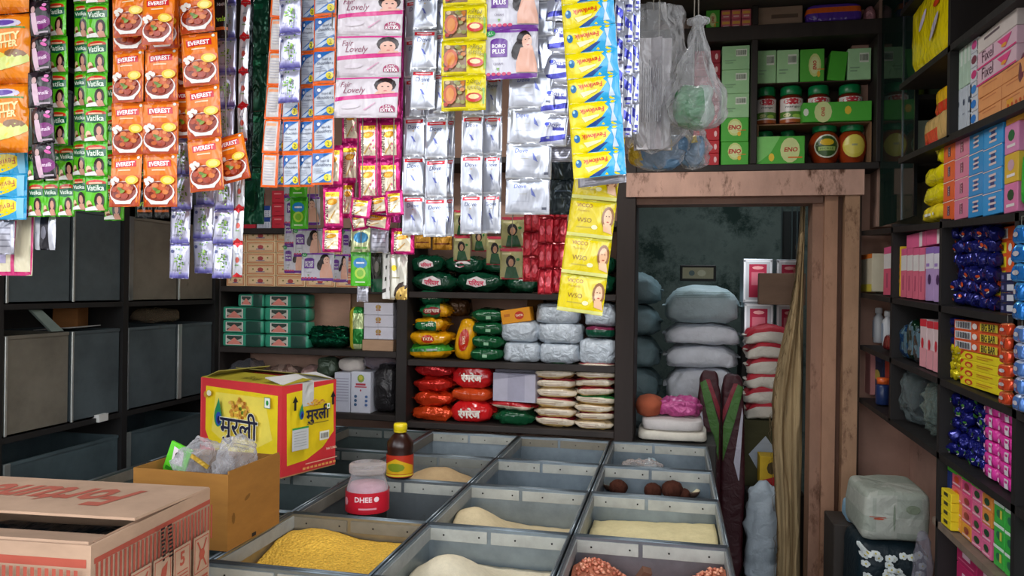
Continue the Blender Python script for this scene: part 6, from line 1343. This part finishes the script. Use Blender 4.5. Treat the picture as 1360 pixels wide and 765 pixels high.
# b4: bottles and boxes
rbox(1143, 1158, 338, 386, .06, 'cream and yellow upright box by the door frame', 'box', '#d0c8b0', {'front': lambda p: (p.rect(0, 0, 1, .12, '#e07a2a'), p.rect(0, .8, 1, 1, '#d8c84a'))}, board='b4')
for r in range(3):
    s = slotR(1157, 1171, 340, 355, X=.87); s['h'] = .05; s['loc'].z = RB['b4'](3.35)+.001+.051*r
    b = B('clearplastic'); b.lathe([(.026, 0), (.03, .006), (.03, .036), (.024, .041)], 18, '#9ab4a8'); b.lathe([(.026, .041), (.026, .05)], 18, '#2a8a5a', 'plastic'); b.build('small_jar', label=f'small clear green-lidded jar near the door frame, {o_(2-r, 3)}', cat='jar', loc=s['loc']+Vector((.03, 0, 0)), group='small clear jars')
def talc(c1, c2): return lambda p: (p.rect(0, 0, 1, .14, c1), p.rect(0, .14, 1, .45, '#e0dcdc'), p.rect(0, .45, 1, 1, c2), p.rect(.3, .55, .5, .85, '#b04a6a'))
rbox(1174, 1186, 328, 389, .08, 'pink and white tall box beside the upright divider near the door', 'box', '#d8567e', {'front': talc('#d8568a', '#d85a78')}, board='b4')
rbox(1190, 1196, 328, 392, .1, 'thin yellow box at the left of the pink tall boxes', 'box', '#e0b82a', {'front': bars('#c87a1c', 4)}, board='b4')
for c in range(4):
    rbox(1197+8*c, 1204.5+8*c, 330, 396, .1, f'tall pink and white cream box, {("leftmost", "second from the left", "third from the left", "rightmost")[c]} of the pink row', 'cream box', '#d9708e', {'front': talc('#d8608a', '#dd6c86')}, board='b4', h=.178, group='tall pink cream boxes')
for c in range(2):
    rbox(1229.5+11*c, 1240+11*c, 328, 399, .1, f'tall lilac and white cream box, {("left", "right")[c]} of the pair', 'cream box', '#b294c8', {'front': lambda p: (p.rect(0, 0, 1, .12, '#8a6ab8'), p.rect(0, .12, 1, .4, '#dcd8e4'), p.ell(.5, .6, .2, .1, '#4a2a5a', 8), p.rect(.1, .3, .5, .36, '#9a7ac0'))}, board='b4', h=.178, group='tall lilac cream boxes')
for c in range(2):
    rbox(1204+26*c, 1229+22*c, 310, 328, .1, f'pink box lying on top of the tall cream boxes, {("left", "right")[c]}', 'cream box', '#dc6090', {'front': lambda p: p.rect(.7, 0, .85, 1, '#e6d8dc')}, z=RB['b4'](2.85)+.183, h=.05)
def clutch(x0, x1, y0, y1, n, rad, board, zt_, col, col2, label, grp, seed, X=.825, nm='wrapped_sweet', cat='sweet'):
    """a heap of single wrapped sweets, every one its own object"""
    R2 = random.Random(seed); A, Q = PX(x0, (y0+y1)/2, X), PX(x1, (y0+y1)/2, X); b = B('foil'); b.blob(rad*2.2, rad*1.7, rad*1.7, col, e=.75, wr=rad*.32, ws=30, seed=seed, nu=18, nv=10)
    for sx in (-1, 1): b.add([(sx*rad*.9, -.002, rad*.8), (sx*rad*1.5, -.004, rad*1.3), (sx*rad*1.5, .004, rad*.4)], [(0, 1, 2), (0, 2, 1)], col2, 'foil')
    p = softfront(b, rad*2.2, rad*1.7, rad*1.7, .7, 'foil', .7, .0015); p.ell(.5, .5, .22, .16, col2, 7, rot=.5); p.rect(.3, .7, .6, .8, '#d8d8e4')
    proto = b.build(nm); me = proto.data; bpy.data.objects.remove(proto); cols_ = max(2, int((A.y-Q.y)/(rad*2.15))); k = 0; r = 0
    names = {}
    while k < n:
        for c in range(cols_):
            if k >= n: break
            Y = A.y-(c+.5+(.25 if r % 2 else 0))*(A.y-Q.y)/(cols_+.3); z = RB[board](Y)+.001+r*rad*1.6
            if z+rad > zt_: k = n; break
            o = bpy.data.objects.new(nm, me); C.objects.link(o); o.location = (X+rad*.9+R2.uniform(0, rad*.25), Y, z); o.rotation_euler = (R2.uniform(-.35, .35), R2.uniform(-.6, .6), -pi/2+R2.uniform(-.6, .6)); o.scale = [R2.uniform(.88, 1.08)]*3
            tag(o, label, cat, grp); k += 1
        r += 1
clutch(1255, 1315, 300, 405, 48, .024, 'b4', 1.69, '#1d2270', '#d8562a', 'small dark blue wrapped biscuit packet in the heap left of the orange and yellow boxes', 'dark blue packets in the upper heap', 5, nm='small_packet', cat='packet')
def bigbar(p): p.rect(.0, 0, 1, 1, '#dd5a22'); p.rect(.06, .12, .7, .88, '#e2cc22'); p.text('BIG BAR', .38, .5, '#2a2418', width=.5, bold=.03); p.ell(.85, .5, .07, .3, '#e6e0dc', 9)
for r in range(6):
    rbox(1314, 1348, 300, 320, .13, f'orange box with yellow front beside the dark blue packets, {o_(5-r, 6)}', 'snack box', '#dd5a22', {'front': bigbar if r < 5 else (lambda p: (p.rect(.1, .15, .75, .85, '#d8d8d4'), [p.rect(.14+.06*i, .2, .17+.06*i, .8, '#3a3a3a') for i in range(10)]))}, z=RB['b4'](2.15)+.002+.0375*r, h=.037, group='orange snack boxes', X=.86)
for r in range(4):
    rbox(1329, 1349, 357, 372, .05, f'navy box with white label in front of orange boxes, {o_(3-r, 4)}', 'navy box', '#171d4c', {'front': lambda p: (p.rect(.45, .2, .9, .8, '#c8ccd8'), p.rect(.1, .3, .25, .7, '#6a6a9a'))}, z=RB['b4'](2.1)+.002+.0255*r, h=.025, X=.803, group='navy boxes')
def hangstrip_right(x0, x1, ys, X, col, col2, label, rows, nm='sachet_strip'):
    A, Q = PX(x0, ys[0], X), PX(x1, ys[0], X); D = PX(x0, ys[1], X); w = A.y-Q.y; H = A.z-D.z; h = H/rows
    t = thing(nm, label, 'sachets', (X, (A.y+Q.y)/2, A.z), (0, 0, -pi/2)); b = B('foil'); b.X = Matrix.Translation((0, 0, -h)); b.blob(w, .02, h*.98, lambda x, y, z: col2 if abs(z) > .8 else col, e=.55, wr=.004, ws=20, seed=rows, nu=18, nv=10); b.X = None
    p = Print(b, lambda u, v, l: Vector(((u-.5)*w*.6, -.0125-l, -h*(.3+.4*v))), w*.6, h*.4, 'foil', False); p.ell(.5, .5, .4, .35, '#e6e0e4', 8); o = b.build('sachet', t)
    for r in range(1, rows):
        c2_ = o.copy(); C.objects.link(c2_); c2_.parent = t; c2_.location = (0, 0, -h*r); c2_.rotation_euler = (0, 0, R.uniform(-.15, .15))
    q = B('cloth'); top = .012; q.tube([(0, 0, 0), (0, 0, .02), (0, .03, .02)], .001, '#8a8a80', n=4); q.build('string', t)
hangstrip_right(1350, 1364, (300, 425), .792, '#1f7ad0', '#5ab0e8', 'blue sachet strip hanging at the right edge beside the navy boxes', 5)
hangstrip_right(1351, 1364, (432, 545), .792, '#5a86cc', '#c8d4ec', 'pale blue sachet strip hanging at the right edge lower down', 5)
hangstrip_right(1332, 1345, (428, 536), .79, '#e2502a', '#f08a5a', 'orange red sachet strip hanging in front of the yellow boxes', 6)
# b5 boards
for c in range(3):
    s = slotR(1143+12*c, 1154+12*c, 412, 460, X=.87, board='b5'); b = B('plastic'); h = (.13, .155, .15)[c]; b.lathe([(.018, 0), (.022, .004), (.022, h*.72), (.012, h*.8), (.012, h*.84)], 20, '#c8ccd2'); b.lathe([(.015, h*.84), (.015, h*.98), (.012, h)], 16, '#dfe2e6')
    p = Print(b, lambda u, v, l: Vector((-.0226-l, .02*(.5-u), h*(.65-.5*v))) , .02, h*.5, 'plastic', False); p.rect(0, 0, 1, 1, '#9ab0cc')
    b.build('white_bottle', label=f'small white bottle on the shelf by the door frame, {("leftmost", "middle", "rightmost")[c]}', cat='bottle', loc=s['loc']+Vector((.02, 0, 0)))
rbag(1170, 1186, 455, 462, .05, 'small dark red pouch beside the white bottles', 'pouch', '#7a1c22', board='b5', h=.06, seed=3, X=.84)
for i, (x0, x1, h) in enumerate(((1192, 1205, .12), (1203, 1213, .15), (1210, 1222, .13))):
    rbag(x0, x1, 430, 475, .08, f'dark glossy sachets bundle between the divider and the red-white box, {("left", "middle", "right")[i]}', 'sachets', lambda x, y, z, i=i: ['#1c4a7a', '#10301f', '#2a2c30'][i] if math.sin(7*z+3*x) > -.3 else '#6a8a9a', board='b5', h=h, seed=30+i, e=.5, wr=.008, ws=20, mat='foil')
for c in range(3):
    rbox(1222+9*c, 1230.5+9*c, 418, 488, .09, f'tall pink and red talc box, {("left", "middle", "right")[c]} of three', 'talc box', '#d8c0c4', {'front': lambda p, c=c: (p.rect(0, 0, 1, .15, '#cc2a3a'), p.rect(0, .6, 1, 1, '#e09aa4'), p.ell(.4, .5, .2, .12, '#c8283a', 8))}, board='b5', h=(.16, .158, .16)[c])
def barcode(p): p.rect(0, 0, 1, 1, '#db5a2a'); p.rect(.02, .12, .4, .88, '#d8d8dc'); [p.rect(.05+.034*i, .2, .05+.034*i+.012+.008*(i % 2), .8, '#44444c') for i in range(10)]; p.ell(.5, .5, .055, .3, '#e6dcd8', 8); p.rect(.62, .15, .97, .85, '#d6c23a'); p.text('BIG BAR', .79, .5, '#2c2418', width=.28, bold=.03)
for r in range(3):
    rbox(1268, 1330, 418, 432, .13, f'orange box with bar code above the yellow boxes, {o_(2-r, 3)}', 'snack box', '#db5a2a', {'front': barcode}, z=RB['b5'](2.3)+.002+.099+.029*r, h=.0285, group='orange boxes with bar code')
    rbag(1254, 1267, 418, 432, .06, f'small navy wrapped piece left of the bar code boxes, {o_(2-r, 3)}', 'sweet', '#20256e', z=RB['b5'](2.52)+.002+.099+.029*r, h=.028, seed=40+r, mat='foil', nu=16, nv=8, name='wrapped_sweet', group='navy wrapped pieces')
def yel(p): p.poly([(0, 0), (.1, 0), (.0, .6)], '#c8321e'); p.ell(.22, .5, .1, .34, '#c8321e', 10); p.ell(.22, .55, .06, .2, '#e8cc3a', 8); p.rect(.42, .3, .8, .42, '#c88a1c'); p.rect(.42, .55, .7, .63, '#c88a1c')
for r in range(4):
    rbox(1276, 1332, 465, 477, .12, f'yellow box with red badge in the stack on the fifth board, {o_(3-r, 4)}', 'snack box', '#e2cf1c', {'front': yel}, z=RB['b5'](2.28)+.002+.0245*r, h=.024, group='yellow boxes with red badge')
clutch(1251, 1276, 430, 498, 18, .0165, 'b5', 1.345, '#ddcc1e', '#c8a81a', 'small bright yellow wrapped sweet in the heap left of the yellow boxes', 'yellow wrapped sweets', 6)
# b6
rbox(1140, 1156, 462, 522, .08, 'plain dull pink tall box on the lowest end shelf by the door', 'box', '#b87a78', None, board='b6', X=.85)
rbox(1158, 1172, 468, 528, .07, 'navy tall box with gold label on the shelf by the door', 'box', '#1f2c4a', {'front': lambda p: (p.ell(.5, .5, .3, .12, '#b8a24a', 9), p.rect(.1, .1, .9, .2, '#2f4470'))}, board='b6', X=.87)
s = slotR(1160, 1178, 490, 530, X=.835, board='b6'); b = B('plastic'); b.lathe([(.024, 0), (.028, .005), (.028, .075), (.02, .085)], 20, '#1c2f5c'); b.lathe([(.024, .085), (.024, .11)], 20, '#d8622a'); b.build('small_bottle', label='squat navy bottle with orange cap in front of the navy box', cat='bottle', loc=s['loc']+Vector((.012, 0, 0)))
rbox(1175, 1183, 480, 535, .06, 'thin red box against the divider beside the orange capped bottle', 'box', '#a83a2a', None, board='b6', X=.87)
rbag(1188, 1216, 505, 560, .14, 'crumpled clear plastic bag with dark contents, left one on the low shelf', 'plastic bag', '#8a9a9c', board='b6', h=.2, seed=50, mat='polythene', e=.75, wr=.02, ws=16, nu=40, nv=24)
rbag(1217, 1248, 520, 600, .15, 'crumpled clear plastic bag with green tint, right one on the low shelf', 'plastic bag', '#8a9c94', board='b6', h=.19, seed=51, mat='polythene', e=.75, wr=.02, ws=16, nu=40, nv=24)
rbag(1196, 1240, 530, 580, .1, 'dark bundle lying behind the two crumpled clear bags', 'bundle', '#1c2c3a', board='b6', h=.12, seed=52, mat='wrinkled', X=.9, e=.7)
clutch(1250, 1306, 516, 630, 46, .0225, 'b6', 1.215, '#1b1f74', '#4a8a3a', 'small dark blue wrapped cake packet in the heap left of the magenta packets', 'dark blue packets in the lower heap', 8, nm='small_packet', cat='packet')
def mag(p): p.rect(.55, .1, .8, .9, '#e6dae4'); p.rect(.6, .25, .75, .45, '#c8328a'); p.ell(.2, .5, .08, .2, '#e6b0d0', 8)
for c, (x0, x1) in enumerate(((1305, 1322), (1323, 1346))):
    for r in range(6):
        rbag(x0, x1, 560, 580, .12, f'magenta soap packet beside the dark blue heap, {("left", "right")[c]} column, {o_(5-r, 6)}', 'soap packet', '#d83a9c', z=RB['b6']((2.26, 2.12)[c])+.002+.0335*r, h=.034, seed=60+r, e=.3, wr=.002, mat='glosscarton', prn=mag, group='magenta soap packets', nu=20, nv=8, off=.0015)
for r in range(4):
    rbag(1351, 1368, 560, 600, .12, f'cream packet at the extreme right beside the magenta packets, {o_(3-r, 4)}', 'packet', '#cfc0a8', z=RB['b6'](1.98)+.002+.047*r, h=.046, seed=70+r, e=.4, wr=.003)
# b7: boxes under the last board
rbox(1243, 1262, 645, 706, .14, 'navy box with white dots standing on the lowest board', 'box', '#1c2d6a', {'front': lambda p: [p.ell(.3, .15+.2*i, .08, .03, '#b8c4dc', 7) for i in range(4)]}, z=RB['b7'](2.5)+.001, h=.155)
rbox(1243, 1300, 624, 645, .13, 'long bright green box lying on the navy box', 'box', '#4fae2a', {'front': lambda p: (p.rect(.05, .2, .3, .8, '#e2cc2a'), p.rect(.4, .3, .9, .6, '#8ad05a'))}, z=RB['b7'](2.5)+.158, h=.04)
for r in range(4):
    rbox(1250, 1263, 655, 668, .05, f'small yellow box with black mark in front of the navy box, {o_(3-r, 4)}', 'small box', '#e0c81c', {'front': lambda p: p.rect(.3, .2, .7, .6, '#3a3418')}, z=RB['b7'](2.46)+.001+.027*r, h=.0262, X=.803, group='small yellow boxes')
cs = ['#d8883a', '#d85a72', '#d84a80', '#d9648e']
for c in range(4):
    for r in range(4):
        rbox(1264+13.5*c, 1277+13.5*c, 660, 680, .12, f'soap packet on the lowest board, {("orange spotted", "second", "third", "green spotted")[c]} pink column, {o_(3-r, 4)}', 'soap packet', cs[(c+(r//2)) % 4] if r else ('#d8903a' if c < 2 else '#d9648e'), {'front': lambda p, c=c: (p.ell(.5, .45, .28, .26, ['#c8481e', '#8a2a3a', '#2a4a2c', '#1f4a2c'][c], 8), p.rect(.1, .75, .9, .85, '#e8c8d0'))}, z=RB['b7']((2.42, 2.34, 2.27, 2.2)[c])+.0015+.0415*r, h=.0405, group='pink and orange soap packets', mat='glosscarton', tw=R.uniform(-.03, .03))
for c, (x0, x1) in enumerate(((1320, 1334), (1335, 1348))):
    for r in range(3):
        rbox(x0, x1, 690, 720, .12, f'green soap packet next to the pink ones, {("left", "right")[c]} column, {o_(2-r, 3)}', 'soap packet', '#3cae44', {'front': lambda p: (p.rect(0, 0, 1, .15, '#d8e6d8'), p.ell(.5, .5, .25, .2, '#2a6a4a', 8), p.rect(.6, .3, .8, .7, '#c8c84a'))}, z=RB['b7']((2.14, 2.08)[c])+.002+.0555*r, h=.0545, group='green soap packets', mat='glosscarton')
rbox(1353, 1370, 700, 760, .12, 'green and white packets stack at the extreme lower right', 'packet', '#4a9a6a', {'front': bars('#d8e6dc', 4)}, z=RB['b7'](1.95)+.002, h=.16)
# magenta cartons on the floor stack under b7
b = B('wood'); b.box(.84, 1.03, 2.06, 2.565, 0, .45, '#2c2522'); b.build('wooden_crate', label='dark crate on the floor at the right carrying the magenta cartons', cat='crate')
for c in range(3):
    for r in range(5):
        s = dict(loc=Vector((.85, 2.48-.158*c, .451+.061*r)), w=.155, h=.06, rz=-pi/2)
        carton(s, .15, 'magenta_carton', f'dark magenta carton under the lowest board, {("left", "middle", "right")[c]} column, {o_(4-r, 5)}', 'carton', '#b8285e', {'front': lambda p: (p.rect(.3, .35, .7, .6, '#e6c0cc'), p.rect(.1, .75, .9, .8, '#e07a9a'))}, group='dark magenta cartons')
# bedding bags in the corner
def fbag(x0, x1, y0, y1, Y, d, z, label, cat, col, nm, **k):
    s = slotB(x0, x1, y0, y1, Y=Y, z=z); return bag(s, d, nm, label, cat, col, **k)
zb1 = PY(1190, 722, 2.95).z
fl = B('film'); 
s = slotB(1140, 1236, 716, 800, Y=2.95, z=.0); s['h'] = zb1-.002; w, h = s['w'], s['h']; d = .3; b = B('woven'); b.blob(w, d, h, '#12242c', e=.3, wr=.006, ws=6, seed=3, nu=40, nv=24)
p = softfront(b, w, d, h, .3, 'woven', .94, .004); R2 = random.Random(5)
for i in range(42):
    u, v = R2.uniform(.05, .95), R2.uniform(.0, .22); k = .075
    for a in range(5): p.ell(u+k*.5*cos(a*1.257), v+k*.35*sin(a*1.257)*p.w/p.h, k*.42, k*.42*p.w/p.h, '#d3dad8', 7)
    p.ell(u, v, k*.2, k*.2*p.w/p.h, '#c8b84a', 6)
b.build('floral_bag', label='dark bag with white flowers under the grey bedding bag', cat='bag', loc=center(s, d))
s = slotB(1146, 1238, 654, 722, Y=2.95, z=zb1); s['h'] = PY(1190, 654, 2.95).z-zb1
bag(s, .3, 'bedding_bag', 'bulky grey-green printed bedding bag lying on the floral one', 'bag', lambda x, y, z: '#9da397' if noise.noise(Vector((x*3, z*3, y))) > 0 else '#aeb1a6', mat='woven', e=.25, wr=.01, ws=6, seed=9, nu=48, nv=24, prn=lambda p: (p.rect(.05, .5, .32, .515, '#a83a2a'), p.ell(.2, .54, .09, .02, '#c04a2a', 8), p.ell(.45, .5, .02, .3, '#7f8a78', 8), p.ell(.75, .3, .12, .1, '#7f8a74', 9)))
fbag(1126, 1146, 670, 716, 3.25, .14, zb1-.03, 'small pale blue cushion wedged by the door frame', 'cushion', '#8fb4cc', 'cushion', mat='cloth', e=.55, wr=.004, seed=4)
b = B('wood'); b.box(-.08, .08, 0, .2, 0, zb1-.032, '#3a3430', ch=.004); b.build('wooden_block', label='dark wooden block under the pale blue cushion', cat='block', loc=(slotB(1126, 1146, 670, 716, Y=3.25)['loc'].x, 3.25, 0))
fbag(1222, 1244, 715, 765, 2.75, .12, .0, 'white plastic bag hanging down beside the floral bag', 'plastic bag', '#a8a4b4', 'white_bag', mat='polythene', e=.6, wr=.015, seed=6, nu=36, nv=20)
